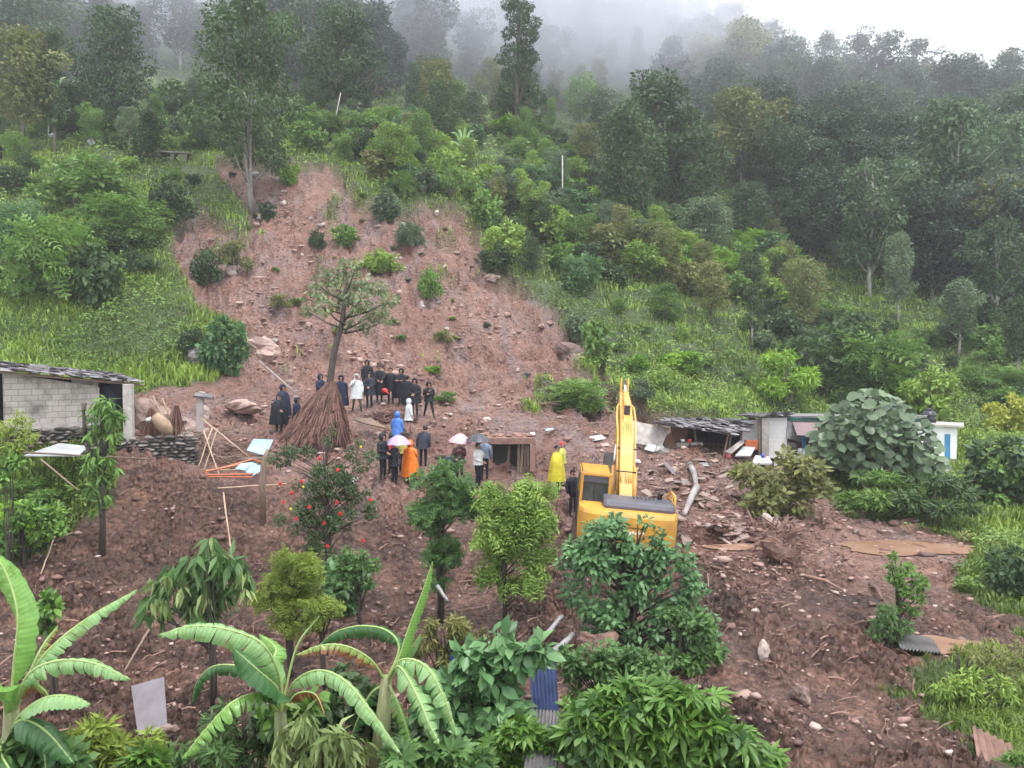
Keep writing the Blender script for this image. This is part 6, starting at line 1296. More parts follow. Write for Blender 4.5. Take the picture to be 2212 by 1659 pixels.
banana(600, 10.6, (605, 1535, 10.6), 'banana plant with long arching leaves at the bottom centre left', [
 ([(608, 1545, 10.6), (606, 1470, 10.6), (570, 1395, 10.4), (500, 1362, 10.2), (420, 1352, 10.1), (342, 1372, 10.0)], .25, BN2, .5, .25),
 ([(612, 1540, 10.6), (635, 1475, 10.3), (690, 1448, 10.0), (750, 1475, 9.7), (810, 1550, 9.5), (868, 1632, 9.3)], .18, BN2, .55, .35),
 ([(600, 1540, 10.6), (565, 1500, 10.3), (505, 1515, 10.0), (445, 1575, 9.8), (393, 1640, 9.6)], .21, BN1, 1, .2),
 ([(604, 1540, 10.6), (600, 1490, 10.4), (560, 1450, 10.1), (505, 1402, 10.0)], .24, BN3, 0, .1),
 ([(606, 1540, 10.6), (590, 1470, 10.9), (520, 1440, 11), (460, 1440, 11.1), (425, 1475, 11.2), (415, 1520, 11.3)], .16, BN3, .8, .4),
 ([(612, 1540, 10.6), (640, 1500, 10.5), (680, 1500, 10.4), (702, 1545, 10.3)], .12, BN5, .9, .6),
 ([(608, 1540, 10.6), (590, 1440, 10.8), (595, 1400, 11), (560, 1370, 11.2)], .17, BN1, .2, .2),
 ([(606, 1545, 10.6), (640, 1400, 10.7), (690, 1330, 10.8)], .03, BN2, 0, .9)])
banana(800, 11.0, (835, 1460, 11.0), 'banana plant with an upright spear leaf right of the arching one', [
 ([(838, 1470, 11.0), (862, 1420, 11.0), (885, 1350, 11.0), (912, 1280, 11.0), (934, 1213, 11.0)], .12, BN1, 0, .75),
 ([(838, 1465, 11.0), (868, 1425, 10.7), (920, 1440, 10.4), (960, 1510, 10.2), (988, 1592, 10.1)], .20, BN2, 1, .3),
 ([(838, 1470, 11.0), (862, 1440, 10.6), (900, 1500, 10.2), (925, 1560, 10.0), (948, 1608, 9.9)], .20, BN2, 1, .3),
 ([(836, 1470, 11.0), (862, 1400, 11.1), (835, 1362, 11.2), (780, 1352, 11.3), (725, 1365, 11.4), (688, 1395, 11.5)], .20, BN3, .5, .4),
 ([(834, 1475, 11.0), (800, 1425, 10.8), (745, 1395, 10.6), (690, 1395, 10.5), (640, 1415, 10.4)], .15, BN4, 1, .3),
 ([(838, 1470, 11.0), (870, 1430, 11.1), (892, 1395, 11.1), (908, 1370, 11.1)], .10, BN2, 0, .8),
 ([(838, 1475, 11.0), (860, 1520, 10.7), (880, 1580, 10.5), (890, 1640, 10.4)], .15, BN1, .9, .4),
 ([(836, 1475, 11.0), (800, 1500, 11), (770, 1560, 11), (755, 1610, 11)], .13, BN3, .9, .4)])
banana(-5, 9.0, (25, 1520, 9.0), 'banana plant with a big upright leaf at the left edge', [
 ([(22, 1560, 9.0), (30, 1440, 9.0), (38, 1330, 9.0), (14, 1240, 9.0), (-20, 1190, 9.0)], .21, BN1, 0, .25),
 ([(28, 1550, 9.0), (70, 1450, 9.1), (125, 1385, 9.2), (205, 1325, 9.4), (296, 1274, 9.6)], .15, BN2, .5, .3),
 ([(28, 1540, 9.0), (60, 1460, 8.8), (120, 1428, 8.7), (200, 1432, 8.6), (282, 1468, 8.5)], .17, BN2, .7, .3),
 ([(24, 1570, 9.0), (60, 1530, 8.7), (105, 1505, 8.5), (150, 1505, 8.4), (195, 1522, 8.3)], .17, BN2, 0, .15),
 ([(20, 1580, 9.0), (50, 1555, 8.7), (100, 1580, 8.5), (160, 1650, 8.4)], .22, BN3, .2, .2),
 ([(20, 1570, 9.0), (55, 1570, 8.8), (90, 1600, 8.7), (100, 1680, 8.6)], .22, BN3, 0, .3),
 ([(28, 1540, 9.0), (70, 1440, 9.3), (95, 1390, 9.5), (125, 1352, 9.7)], .10, BN4, .9, .4),
 ([(26, 1550, 9.0), (60, 1480, 8.9), (95, 1490, 8.8), (110, 1520, 8.8)], .10, BN4, .9, .5),
 ([(18, 1570, 9.0), (0, 1480, 8.8), (-40, 1420, 8.6)], .2, BN1, 0, .3),
 ([(18, 1590, 9.0), (0, 1620, 8.8), (20, 1660, 8.6), (60, 1720, 8.6)], .24, BN3, 0, .3)], .13)
for x, y, s, lb in [(40, 262, 60, 'banana plant standing by the upper left edge of the field'), (110, 292, 70, 'banana plant beside the white tarpaulin on the upper left'), (118, 225, 60, 'banana plant in front of the misty wood on the upper left'), (1000, 340, 60, 'pale banana clump in the shrubs above the right rim of the scar')]:
    p = hit(x, y); e = empty('banana_plant', p); tag(e, lb, 'banana plant'); k = mpp(p.y) * s / 60; m = MB(); m.tube([(0, 0, -.2), (0, 0, 25 * k)], [4 * k, 2.5 * k], 7); m.build('stem', BN_STEM, e, smooth=True)
    for j, (dx, dy) in enumerate([(-26, 30), (24, 34), (34, 12), (-36, 8), (6, 42), (-10, 36), (28, -2)]):
        A, B = (x, y - 22), (x + dx, y - 25 - dy); mid = ((A[0] * .5 + B[0] * .5), B[1] * .75 + A[1] * .25 - 4); banana_leaf(e, [(A[0], A[1], p.y), (*mid, p.y + (j % 3 - 1) * .3), (B[0], B[1], p.y + (j % 3 - 1) * .6)], 5.5 * k, BN2 if j % 2 else BN1, .5, .2, seed=j, petiole=.1)

# ------------------------------------------------------------------ digger
M_YEL = mat('yellow_machine_paint', (.66, .33, .030), (.42, .22, .05), .42, scale=1.6, bump=.03, coat=.25)
M_YELP = mat('yellow_pipe_paint', (.74, .46, .13), (.64, .37, .08), .4, scale=4, bump=.03)
M_HOOD = mat('dark_grey_hood', (.085, .085, .105), (.055, .055, .07), .42, scale=3, bump=.05)
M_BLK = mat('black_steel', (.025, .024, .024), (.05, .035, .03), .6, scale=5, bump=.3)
M_TRACK = mat('muddy_track_steel', (.16, .095, .07), (.05, .035, .03), .8, scale=5, bump=.8)
M_CHROME = mat('chrome_rod', (.80, .80, .82), (.7, .7, .72), .15, .9, bump=0)
def glass():
    m, n, l, b, o = newmat('cab_glass'); b.inputs['Roughness'].default_value = .08; b.inputs['Transmission Weight'].default_value = .45; b.inputs['IOR'].default_value = 1.2
    x = noise(n, l, 1.5, 2); r = ramp(n, [(.4, (.07, .085, .085)), (.6, (.16, .18, .175))]); l.new(x.outputs[0], r.inputs[0]); l.new(r.outputs[0], b.inputs['Base Color']); return m
M_GLASS = glass()
def digger():
    q = at(1337, 1170, 25.4); g = Gz(q.x, q.y); e = empty('excavator', (q.x + .02, q.y + .6, g - .18)); e.rotation_euler = (rad(1), rad(5.0), rad(-3.5)); tag(e, 'yellow excavator seen from behind with its boom raised towards the slide', 'excavator')
    def B(nm, mt_, fn, bevel=0, par=None, smooth=False):
        m = MB(); fn(m); return m.build(nm, mt_, par or e, smooth, bevel)
    for s in (-1, 1):
        def tr(m):
            prof_ = [(math.cos(a) * .42 + (1.55 if math.cos(a) > 0 else -1.55), .45 + math.sin(a) * .42) for a in [i * math.pi / 8 - math.pi / 2 for i in range(16)]]
            m.prism([(p[0], p[1]) for p in prof_], .56, Matrix.Translation((s * 1.2 + .28, 0, 0)) @ Matrix.Rotation(math.pi / 2, 4, 'Z'))
            for i in range(26): y = -1.8 + i * .144; m.box((s * 1.2, y, .89), (.60, .09, .05)); m.box((s * 1.2, y, .03), (.60, .09, .05))
            for i in range(5):
                for a0 in (-1.97, 1.97): m.box((s * 1.2, a0, .2 + i * .13), (.60, .05, .08))
        t = B('track', M_TRACK, tr)
    B('undercarriage', M_BLK, lambda m: (m.box((0, 0, .55), (1.9, 1.6, .45)), m.tube([(0, 0, .7), (0, 0, 1.0)], .62, 20)))
    B('deck', M_BLK, lambda m: m.box((0, -.4, 1.06), (2.75, 4.0, .16)), .03)
    # counterweight with rounded rear
    def cw(m):
        out_ = []
        for i in range(25):
            t = -1 + 2 * i / 24; x = 1.47 * t; y = -2.25 - .62 * (1 - abs(t) ** 5) ** .5 * (1 - .08 * t * t); out_.append((x, y))
        rings = []
        for z, k in ((1.02, .94), (1.10, .985), (1.3, 1), (1.72, 1), (1.90, .985), (1.99, .93)):
            rings.append([Vector((x * (1 - (1 - k) * .35), -1.85 + (y + 1.85) * k, z)) for x, y in out_] + [Vector((1.45, -1.8, z)), Vector((-1.45, -1.8, z))])
        m.loft(rings)
    c = B('counterweight', M_YEL, cw, smooth=False)
    B('seam', M_BLK, lambda m: (m.box((-.95, -2.84, 1.62), (.9, .03, .018)), m.box((.05, -2.868, 1.62), (.8, .03, .02)), m.box((-.35, -2.87, 1.35), (.06, .03, .10)), m.box((.45, -2.87, 1.35), (.06, .03, .10))), par=c)
    B('white_mark', M_WHITE, lambda m: [m.box((.05 + i * .075, -2.875, 1.46 + .03 * (i % 2)), (.05, .012, .10 - .03 * (i % 3)), (0, .2 * (i % 2), 0)) for i in range(6)], par=c)
    B('blue_mark', M_BARREL, lambda m: m.box((-.05, -2.875, 1.22), (.10, .012, .16)), par=c)
    B('red_mark', M_RED, lambda m: m.box((-1.12, -2.72, 1.38), (.10, .03, .08), (0, 0, -.35)), par=c)
    B('left_body_box', M_YEL, lambda m: (m.box((-1.05, -1.35, 1.48), (.75, .95, .80)), m.box((-1.05, -1.5, 1.93), (.62, .5, .10))), .04)
    B('right_body_box', M_YEL, lambda m: (m.box((1.12, -.4, 1.42), (.6, 2.6, .60)), m.box((1.2, 1.1, 1.3), (.5, .6, .5))), .04)
    def hood(m):
        rings = []
        for x in (-.72, -.66, 1.30, 1.38):
            k = .90 if x in (-.72, 1.38) else 1
            rings.append([Vector((x, -1.62 + y * k, 1.95 + z * k)) for y, z in ((-.52, -.3), (-.54, .12), (-.47, .23), (-.35, .28), (.35, .30), (.47, .25), (.52, .1), (.52, -.3))])
        m.loft(rings)
    h = B('engine_hood', M_HOOD, hood)
    B('hood_grille', M_BLK, lambda m: [m.box((.2 + i * .12, -1.4, 2.255), (.05, .35, .012)) for i in range(6)], par=h)
    B('exhaust', M_BLK, lambda m: m.tube([(1.0, -1.35, 2.1), (1.0, -1.35, 2.38), (1.03, -1.42, 2.46)], [.075, .075, .08], 10), smooth=True)
    def rail(m):
        m.tube([(1.40, -1.9, 1.9), (1.40, -1.85, 2.45), (1.40, -1.0, 2.45), (1.42, -.2, 2.2), (1.42, 0, 1.6)], .035, 6); m.tube([(1.40, -1.3, 1.9), (1.40, -1.3, 2.44)], .028, 6); m.tube([(1.40, -1.88, 2.2), (1.41, -.4, 2.2)], .025, 6)
    B('handrail', M_YEL, rail, smooth=True)
    # cab
    x0, x1, y0, y1, z0, z1 = -1.42, -.46, -.75, 1.05, 1.14, 2.74
    def frame(m):
        for x in (x0 + .04, x1 - .04):
            m.box((x, y0 + .04, (z0 + z1) / 2), (.09, .09, z1 - z0)); m.box((x, y1 - .04, (z0 + z1) / 2), (.08, .08, z1 - z0)); m.box((x, (y0 + y1) / 2, z1 - .02), (.10, y1 - y0, .10))
        m.box(((x0 + x1) / 2, y0 + .05, z1 - .02), (x1 - x0, .10, .09)); m.box(((x0 + x1) / 2, y1 - .05, z1 - .03), (x1 - x0, .10, .08)); m.box(((x0 + x1) / 2, (y0 + y1) / 2, z1 + .03), (x1 - x0 - .08, y1 - y0 - .1, .07))
    cb = B('cab', M_YEL, frame, .02)
    B('cab_lower_panel', M_HOOD, lambda m: (m.box(((x0 + x1) / 2, y0 + .05, 1.48), (x1 - x0 - .12, .05, .66)), m.box((x0 + .03, .1, 1.5), (.05, 1.7, .7))), par=cb)
    B('cab_upper_panel', M_HOOD, lambda m: m.box(((x0 + x1) / 2, y0 + .05, 2.60), (x1 - x0 - .12, .05, .24)), par=cb)
    B('window_frame', M_BLK, lambda m: (m.box(((x0 + x1) / 2, y0 + .03, 2.47), (.86, .05, .05)), m.box(((x0 + x1) / 2, y0 + .03, 1.83), (.86, .05, .05)), m.box((x0 + .09, y0 + .03, 2.15), (.05, .05, .66)), m.box((x1 - .09, y0 + .03, 2.15), (.05, .05, .66)), m.box(((x0 + x1) / 2 - .02, y0 + .03, 2.15), (.035, .05, .66))), par=cb)
    B('window', M_GLASS, lambda m: m.box(((x0 + x1) / 2, y0 + .06, 2.15), (.78, .015, .62)), par=cb)
    B('side_window', M_GLASS, lambda m: (m.box((x0 + .03, .15, 2.35), (.015, 1.5, 1.0)), m.box((x1 - .03, .15, 2.35), (.015, 1.5, 1.0))), par=cb)
    B('seat', M_BLK, lambda m: (m.box((-.92, -.05, 2.0), (.46, .14, .62)), m.box((-.92, .15, 1.68), (.5, .5, .14)), m.box((-.92, -.05, 2.42), (.26, .1, .18))), .03, par=cb)
    B('mirror', M_BLK, lambda m: (m.tube([(x0, y1, 2.5), (x0 - .18, y1, 2.62)], .015, 5), m.box((x0 - .2, y1, 2.5), (.04, .12, .3))))
    B('door_rail', M_BLK, lambda m: m.tube([(x0 - .06, -.6, 1.2), (x0 - .08, -.6, 2.3), (x0 - .05, -.4, 2.7)], .03, 5))
    # boom
    cx = .12; W = .50
    def boom(m):
        rings = []
        for y, z, h_, w_ in ((.25, 1.62, .34, .42), (.7, 2.1, .46, .44), (1.4, 2.95, .60, .46), (2.15, 3.66, .66, .46), (2.9, 4.12, .58, .44), (3.9, 4.60, .44, .42), (4.75, 4.95, .32, .34)):
            t = math.atan2(.75, 1) if y < 2 else math.atan2(.4, 1); dn = Vector((0, math.sin(t), -math.cos(t))) * h_ / 2; c_ = Vector((cx, y, z))
            rings.append([c_ + Vector((-w_ / 2, 0, 0)) + dn, c_ + Vector((w_ / 2, 0, 0)) + dn, c_ + Vector((w_ / 2, 0, 0)) - dn, c_ + Vector((-w_ / 2, 0, 0)) - dn])
        m.loft(rings)
    bm = B('boom', M_YEL, boom, .02)
    pth = [(.55, 1.98 + .32), (1.4, 2.95 + .30), (2.05, 3.62 + .36), (2.75, 4.06 + .36)]
    for i, dx in enumerate((-.17, -.09, 0.0, .09, .17)):
        k = [Vector((cx + dx + (.10 if i in (1, 2) else 0), .62, 2.33)), Vector((cx + dx + (.08 if i in (1, 2) else 0), .95, 2.72)), Vector((cx + dx, 1.15, 2.97)), Vector((cx + dx, 2.05, 3.99)), Vector((cx + dx * .5, 2.5, 4.28)), Vector((cx + dx * .8, 2.8, 4.44))]
        B('hydraulic_pipe', M_YELP, lambda m: m.tube([v + Vector((0, -.02, .02)) for v in k], .028, 6), par=bm, smooth=True)
    for s in (-1, 1):
        B('side_pipe', M_YELP, lambda m: m.tube([(cx + s * .26, .6, 1.9), (cx + s * .29, 1.4, 3.0), (cx + s * .31, 2.2, 3.9), (cx + s * .33, 2.9, 4.3), (cx + s * .30, 3.5, 4.62), (cx + s * .20, 3.8, 4.72)], .035, 6), par=bm, smooth=True)
        B('boom_cylinder', M_YEL, lambda m: m.tube([(cx + s * .36, .9, 1.25), (cx + s * .36, 1.7, 2.7)], .085, 10), smooth=True)
        B('cylinder_rod', M_CHROME, lambda m: m.tube([(cx + s * .36, 1.7, 2.7), (cx + s * .33, 2.05, 3.4)], .045, 8), smooth=True)
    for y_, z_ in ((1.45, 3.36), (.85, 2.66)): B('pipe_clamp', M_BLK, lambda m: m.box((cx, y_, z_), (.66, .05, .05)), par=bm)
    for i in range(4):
        dx = -.13 + .087 * i; B('pipe_gap_shade', M_BLK, lambda m: m.tube([(cx + dx, .66, 2.33), (cx + dx, 1.2, 2.99), (cx + dx, 2.05, 3.955), (cx + dx * .6, 2.5, 4.24)], .012, 5), par=bm)  # thin black tubes added as the shadow gaps between the boom pipes
    ac = B('arm_cylinder', M_YELP, lambda m: m.tube([(cx, 2.7, 4.62), (cx, 4.1, 5.12)], .10, 12), par=bm, smooth=True)
    B('cylinder_bracket', M_BLK, lambda m: (m.box((cx, 2.75, 4.58), (.2, .22, .34)),), .02, par=bm)
    B('arm_cylinder_rod', M_CHROME, lambda m: m.tube([(cx, 4.1, 5.12), (cx, 5.05, 5.50)], .055, 10), par=bm, smooth=True)
    def arm(m):
        for s in (-1, 1): m.hexa([Vector((cx + s * .13 - .03, y, z)) + Vector((dx, 0, 0)) for y, z, dx in ((4.6, 4.9, 0), (4.6, 4.9, .06), (4.85, 4.75, .06), (4.85, 4.75, 0), (4.95, 5.62, 0), (4.95, 5.62, .06), (5.2, 5.5, .06), (5.2, 5.5, 0))])
        m.hexa([(cx - .14, 4.65, 4.9), (cx + .14, 4.65, 4.9), (cx + .14, 5.1, 5.2), (cx - .14, 5.1, 5.2), (cx - .12, 5.5, 2.6), (cx + .12, 5.5, 2.6), (cx + .12, 5.75, 2.7), (cx - .12, 5.75, 2.7)])
    ar = B('arm', M_YEL, arm, .015)
    B('bucket', M_BLK, lambda m: m.prism([(-.1, .0), (.35, -.75), (.15, -1.2), (-.45, -1.25), (-.85, -.8), (-.35, -.1)], .95, Matrix.Translation((cx + .475, 5.7, 2.65)) @ Matrix.Rotation(math.pi / 2, 4, 'Z')), .02)
digger()

# ------------------------------------------------------------------ people
SKIN = mat('skin', (.36, .20, .14), (.30, .16, .11), .55, bump=0)
def cloth(name, c, rough=.5, spec=.4): return mat(name, c, tuple(x * .62 for x in c), rough, scale=5, bump=.35, bscale=9, spec=spec)
CL = {'black': cloth('black_rainwear', (.010, .011, .019), .5, .25), 'navy': cloth('navy_rainwear', (.014, .019, .050), .5, .25), 'white': cloth('white_rainwear', (.62, .65, .66), .4), 'grey': cloth('grey_cloth', (.13, .14, .17)), 'dgrey': cloth('dark_grey_cloth', (.026, .030, .045), .55, .25),
      'orange': cloth('orange_rainwear', (.85, .20, .012), .4), 'yellow': cloth('yellow_rainwear', (.60, .52, .03), .4), 'blue': cloth('blue_rainwear', (.07, .20, .58), .4), 'red': cloth('red_cloth', (.55, .04, .03)), 'lime': cloth('lime_cloth', (.50, .52, .12)),
      'shirt': cloth('white_shirt', (.72, .72, .70)), 'trouser': cloth('dark_trousers', (.013, .015, .025), .6, .2), 'maroon': cloth('maroon_cloth', (.10, .03, .05)), 'boot': cloth('black_boots', (.015, .014, .014)), 'hair': cloth('black_hair', (.010, .008, .008)), 'olive': cloth('olive_trousers', (.07, .07, .045)), 'sky': cloth('bluish_cloth', (.16, .21, .30))}
ARMS = {'down': ((.25, .03, 1.13), (.25, -.07, .88)), 'folded': ((.26, -.04, 1.14), (-.04, -.20, 1.16)), 'clasp': ((.25, -.02, 1.13), (.05, -.21, 1.03)), 'face': ((.27, -.16, 1.20), (.06, -.17, 1.50)), 'chest': ((.26, -.06, 1.14), (.06, -.20, 1.30)), 'hold': ((.24, -.12, 1.16), (.10, -.27, 1.33)), 'reach': ((.24, -.18, 1.18), (.20, -.40, 1.02)), 'back': ((.27, .10, 1.15), (.06, .16, 1.0)), 'hip': ((.38, .06, 1.14), (.20, .0, .98))}
def person(u, vt, vf, face, outfit, label, arms=('down', 'down'), bend=0, legs='stand', head='hood', upper='black', lower='trouser', Y=None, H=None, headc=None, turn=0):
    """u, top and foot rows in 1024-wide px; face: heading in degrees, 0 towards the viewer"""
    x, yf, yt = u * 2.16, vf * 2.16, vt * 2.16
    p = hit(x, yf) if Y is None else gr(x, Y)
    h = H or min(max((yf - yt) * mpp(p.y), 1.52), 1.80); s = h / 1.72; J = {}; E = []
    def add(n, c, r, par=None): J[n] = (Vector(c), r); E.append((par, n)) if par else None
    rb = Matrix.Rotation(rad(bend), 3, 'X'); piv = Vector((0, 0, .94))
    def ub(v): v = Vector(v); return piv + rb @ (v - piv)
    add('pelvis', (0, 0, .94), (.145, .11)); add('waist', ub((0, 0, 1.08)), (.125, .10), 'pelvis'); add('chest', ub((0, 0, 1.28)), (.165, .115), 'waist'); add('nb', ub((0, .01, 1.42)), (.075, .07), 'chest'); add('neck', ub((0, -.005, 1.49)), (.055, .055), 'nb')
    add('head', ub((0, -.02, 1.585)), (.082, .095), 'neck'); add('crown', ub((0, -.01, 1.665)), (.07, .08), 'head')
    st = {'stand': (.0, .0), 'stride': (.20, -.18), 'wide': (.10, -.12), 'crouch': (0, 0)}[legs]
    for i, sd in enumerate((-1, 1)):
        fo = st[i]; wd = .10 + (.10 if legs in ('wide', 'stride') else 0); add('hip%d' % i, (sd * .09, 0, .86), (.088, .09), 'pelvis'); add('knee%d' % i, (sd * (.09 + (wd - .09) * .5), -.03 + fo * .45, .48), (.062, .062), 'hip%d' % i); add('ank%d' % i, (sd * wd, fo + .02, .085), (.042, .045), 'knee%d' % i); add('toe%d' % i, (sd * (wd + .02), fo - .13, .035), (.042, .03), 'ank%d' % i)
        el, wr = ARMS[arms[i]]; el = Vector((el[0] * sd, el[1], el[2])); wr = Vector((wr[0] * sd, wr[1], wr[2]))
        if bend > 45: el = Vector((sd * .22, -.22, 1.25)); wr = Vector((sd * .18, -.48, 1.22))
        add('sh%d' % i, ub((sd * .175, .01, 1.385)), (.062, .06), 'nb'); add('el%d' % i, ub(el), (.044, .044), 'sh%d' % i); add('wr%d' % i, ub(wr), (.029, .027), 'el%d' % i)
        d = (wr - el).normalized(); sdv = d.cross(Vector((0, -1, .2))).normalized() if abs(d.y) < .95 else Vector((1, 0, 0)); add('palm%d' % i, ub(wr + d * .055), (.034, .02), 'wr%d' % i)
        for f in range(4): b0 = wr + d * .09 + sdv * (.027 - .018 * f); L = (.065, .075, .07, .055)[f]; cur = Vector((0, -.012, -.006)); add('f%d%da' % (i, f), ub(b0), (.010, .010), 'palm%d' % i); add('f%d%db' % (i, f), ub(b0 + d * L * .5 + cur * .5), (.009, .009), 'f%d%da' % (i, f)); add('f%d%dc' % (i, f), ub(b0 + d * L + cur * 2), (.007, .007), 'f%d%db' % (i, f))
        add('t%da' % i, ub(wr + d * .035 + sdv * .038), (.011, .011), 'palm%d' % i); add('t%db' % i, ub(wr + d * .07 + sdv * .055), (.009, .009), 't%da' % i)
    names = list(J); V = [J[n][0] * s for n in names]; ed = [(names.index(a), names.index(b)) for a, b in E]
    me = bpy.data.meshes.new('tmp'); me.from_pydata([tuple(v) for v in V], ed, []); ob = bpy.data.objects.new('tmp', me); COL.objects.link(ob); sk = ob.modifiers.new('s', 'SKIN'); sk.use_smooth_shade = True
    for i, n in enumerate(names): d = me.skin_vertices[0].data[i]; d.radius = (J[n][1][0] * s, J[n][1][1] * s); d.use_root = (n == 'pelvis')
    su = ob.modifiers.new('u', 'SUBSURF'); su.levels = su.render_levels = 1
    dg = bpy.context.evaluated_depsgraph_get(); bme = bpy.data.meshes.new_from_object(ob.evaluated_get(dg)); bpy.data.objects.remove(ob); bpy.data.meshes.remove(me)
    # colour the body by nearest bone
    co = np.empty(len(bme.vertices) * 3); bme.vertices.foreach_get('co', co); co = co.reshape(-1, 3); JV = np.array([tuple(v) for v in V]); seg = [(JV[a], JV[b], names[b]) for a, b in ed]
    cen = np.array([np.mean([co[v] for v in pl.vertices], axis=0) for pl in bme.polygons]); best = np.full(len(cen), 9.); mi = np.zeros(len(cen), int)
    for a, b, n in seg:
        ab = b - a; t = np.clip(((cen - a) @ ab) / (ab @ ab + 1e-9), 0, 1); dd = np.linalg.norm(cen - (a + t[:, None] * ab), axis=1); k = 0 if n[:2] in ('he', 'cr', 'ne', 'pa') or n[0] in 'ft' and n != 'toe0' and n != 'toe1' else 2 if n[:3] in ('hip', 'kne') else 3 if n[:3] in ('ank', 'toe') else 1
        m_ = dd < best; best[m_] = dd[m_]; mi[m_] = k
    ank = np.array([J['ank0'][0].z * s + .06]); mi[(mi == 3) & (cen[:, 2] > .24)] = 2
    if outfit == 'shorts': mi[(mi >= 2) & (cen[:, 2] < .55) & (cen[:, 2] > .12)] = 0
    if outfit == 'tshirt': pass
    bme.polygons.foreach_set('material_index', mi.astype(np.int32)); bme.name = 'person'
    o = link('person', bme, None, loc=p); bme.materials.clear()
    for m_ in (SKIN, CL[upper], CL[lower], CL['boot']): bme.materials.append(m_)
    bme.polygons.foreach_set('material_index', mi.astype(np.int32)); bme.polygons.foreach_set('use_smooth', [True] * len(bme.polygons))
    o.rotation_euler = (0, 0, rad(face)); tag(o, label, 'person')
    hc = ub((0, -.02, 1.60)) * s; hr = rb
    # face: nose, eyes, mouth
    fm = MB(); fm.blob(ub((0, -.118, 1.585)) * s, (.028 * s, .04 * s, .045 * s), m=0, sub=2, rough=.02); fm.build('nose', SKIN, o, smooth=True)
    fm = MB(); [fm.blob(ub((sd * .032, -.103, 1.608)) * s, (.026 * s, .016 * s, .014 * s), sub=2, rough=0) for sd in (-1, 1)]; fm.blob(ub((0, -.106, 1.545)) * s, (.045 * s, .014 * s, .012 * s), sub=2, rough=0); fm.build('eyes_and_mouth', CL['hair'], o)
    def ring(c, rx, ry, n=20, fold=0, ph=0, rot=None): 
        o_ = []
        for k in range(n):
            t = 6.28318 * k / n; f = 1 + fold * math.sin(7 * t + ph) + fold * .6 * math.sin(11 * t + ph * 2); v = Vector((math.cos(t) * rx * f, math.sin(t) * ry * f, 0)); o_.append((Vector(c) + ((rot or Matrix.Identity(3)) @ v)) * s)
        return o_
    hemz = {'coat': .62, 'long': .34, 'poncho': .42, 'jacket': .80, 'shirt': .90, 'tshirt': .90, 'shorts': .72}[outfit]; loose = {'coat': .265, 'long': .30, 'poncho': .38, 'jacket': .225, 'shirt': .185, 'tshirt': .185, 'shorts': .25}[outfit]; ph = random.uniform(0, 6)
    rg_ = MB(); rings = []
    if outfit == 'poncho': prof_ = [(1.47, .08, .08), (1.44, .14, .11), (1.38, .22, .14), (1.25, .29, .18), (1.05, .31, .21), (.85, .33, .24), (.65, .35, .26), (hemz, .37, .28)]
    else: prof_ = [(1.475, .075, .075), (1.44, .13, .10), (1.38, .195, .125), (1.22, .20, .145), (1.05, loose * .88, .15), (.90, loose * .95, .165)] + ([(.76, loose, .18)] if hemz < .8 else []) + ([(hemz, loose * 1.06, .20)] if hemz < .88 else [])
    for z, rx, ry in prof_:
        if z >= .94: c = ub((0, 0, z)); R = rb
        else: c = Vector((0, 0, z)); R = None
        rings.append(ring(c, rx * 1.08, ry * 1.15, 24, .012 + .045 * max(0, (1.2 - z)) * (1.5 if outfit in ('poncho', 'long', 'coat') else .6), ph, R))
    rg_.loft(rings, cap=False)
    if outfit != 'poncho':
        for i in (0, 1):
            a, b, c = J['sh%d' % i][0], J['el%d' % i][0], J['wr%d' % i][0]
            if outfit == 'tshirt': rg_.tube([a * s, a.lerp(b, .75) * s], [.078 * s, .070 * s], 10)
            else: rg_.tube([a.lerp(Vector((0, 0, 0)), 0) * s, a.lerp(b, .5) * s, b * s, b.lerp(c, .5) * s, c * s], [.082 * s, .074 * s, .066 * s, .058 * s, .050 * s], 10)
    nm = {'coat': 'raincoat', 'long': 'raincoat', 'poncho': 'rain_poncho', 'jacket': 'jacket', 'shirt': 'shirt', 'tshirt': 't_shirt', 'shorts': 'raincoat'}[outfit]
    so = rg_.build(nm, CL[upper], o, smooth=True)
    hc_ = CL[headc or upper]
    if head in ('hood', 'cap', 'hair', 'hat'):
        V0, F0 = ico(3); keepF = []
        V1 = []
        for v in V0:
            w = Vector(v); sc_ = {'hood': (.128, .138, .158), 'cap': (.098, .112, .105), 'hair': (.097, .112, .118), 'hat': (.105, .12, .11)}[head]; V1.append((ub(Vector((0, .005, 1.605 if head == 'hood' else 1.628)) + Vector((w.x * sc_[0], w.y * sc_[1], w.z * sc_[2] * (1.0 if w.z > 0 or head != 'hood' else 1.15)))) * s))
        for f in F0:
            c = sum((V0[i] for i in f), Vector()) / 3
            if head == 'hood' and c.y < -.45 and abs(c.x) < .62 and -.75 < c.z < .62: continue
            if head != 'hood' and (c.z < -.05 + (.55 if c.y < -.3 else -.15 if c.y < .2 else -.75 if head == 'hair' else -.1)): continue
            keepF.append(f)
        hm = MB(); hm.add(V1, keepF)
        if head == 'cap': hm.hexa([ub(Vector(q)) * s for q in ((-.07, -.20, 1.635), (.07, -.20, 1.635), (.085, -.09, 1.65), (-.085, -.09, 1.65), (-.07, -.20, 1.645), (.07, -.20, 1.645), (.085, -.09, 1.662), (-.085, -.09, 1.662))])
        ho = hm.build(head if head != 'hat' else 'cap', hc_ if head != 'hair' else CL['hair'], o, smooth=True)
    return o, p, s
P = person
P(283, 381, 426, 55, 'poncho', 'person in a black hooded poncho, rear one of the left pair', upper='navy', Y=35.2, H=1.78)
P(279, 394.5, 433, 35, 'poncho', 'person in a wide black poncho, front one of the left pair', arms=('clasp', 'clasp'), head='cap', Y=34.0, H=1.70)
P(297, 393, 428, 75, 'coat', 'small hooded person in a navy coat between the pair and the haystack', upper='navy', Y=34.8, H=1.5)
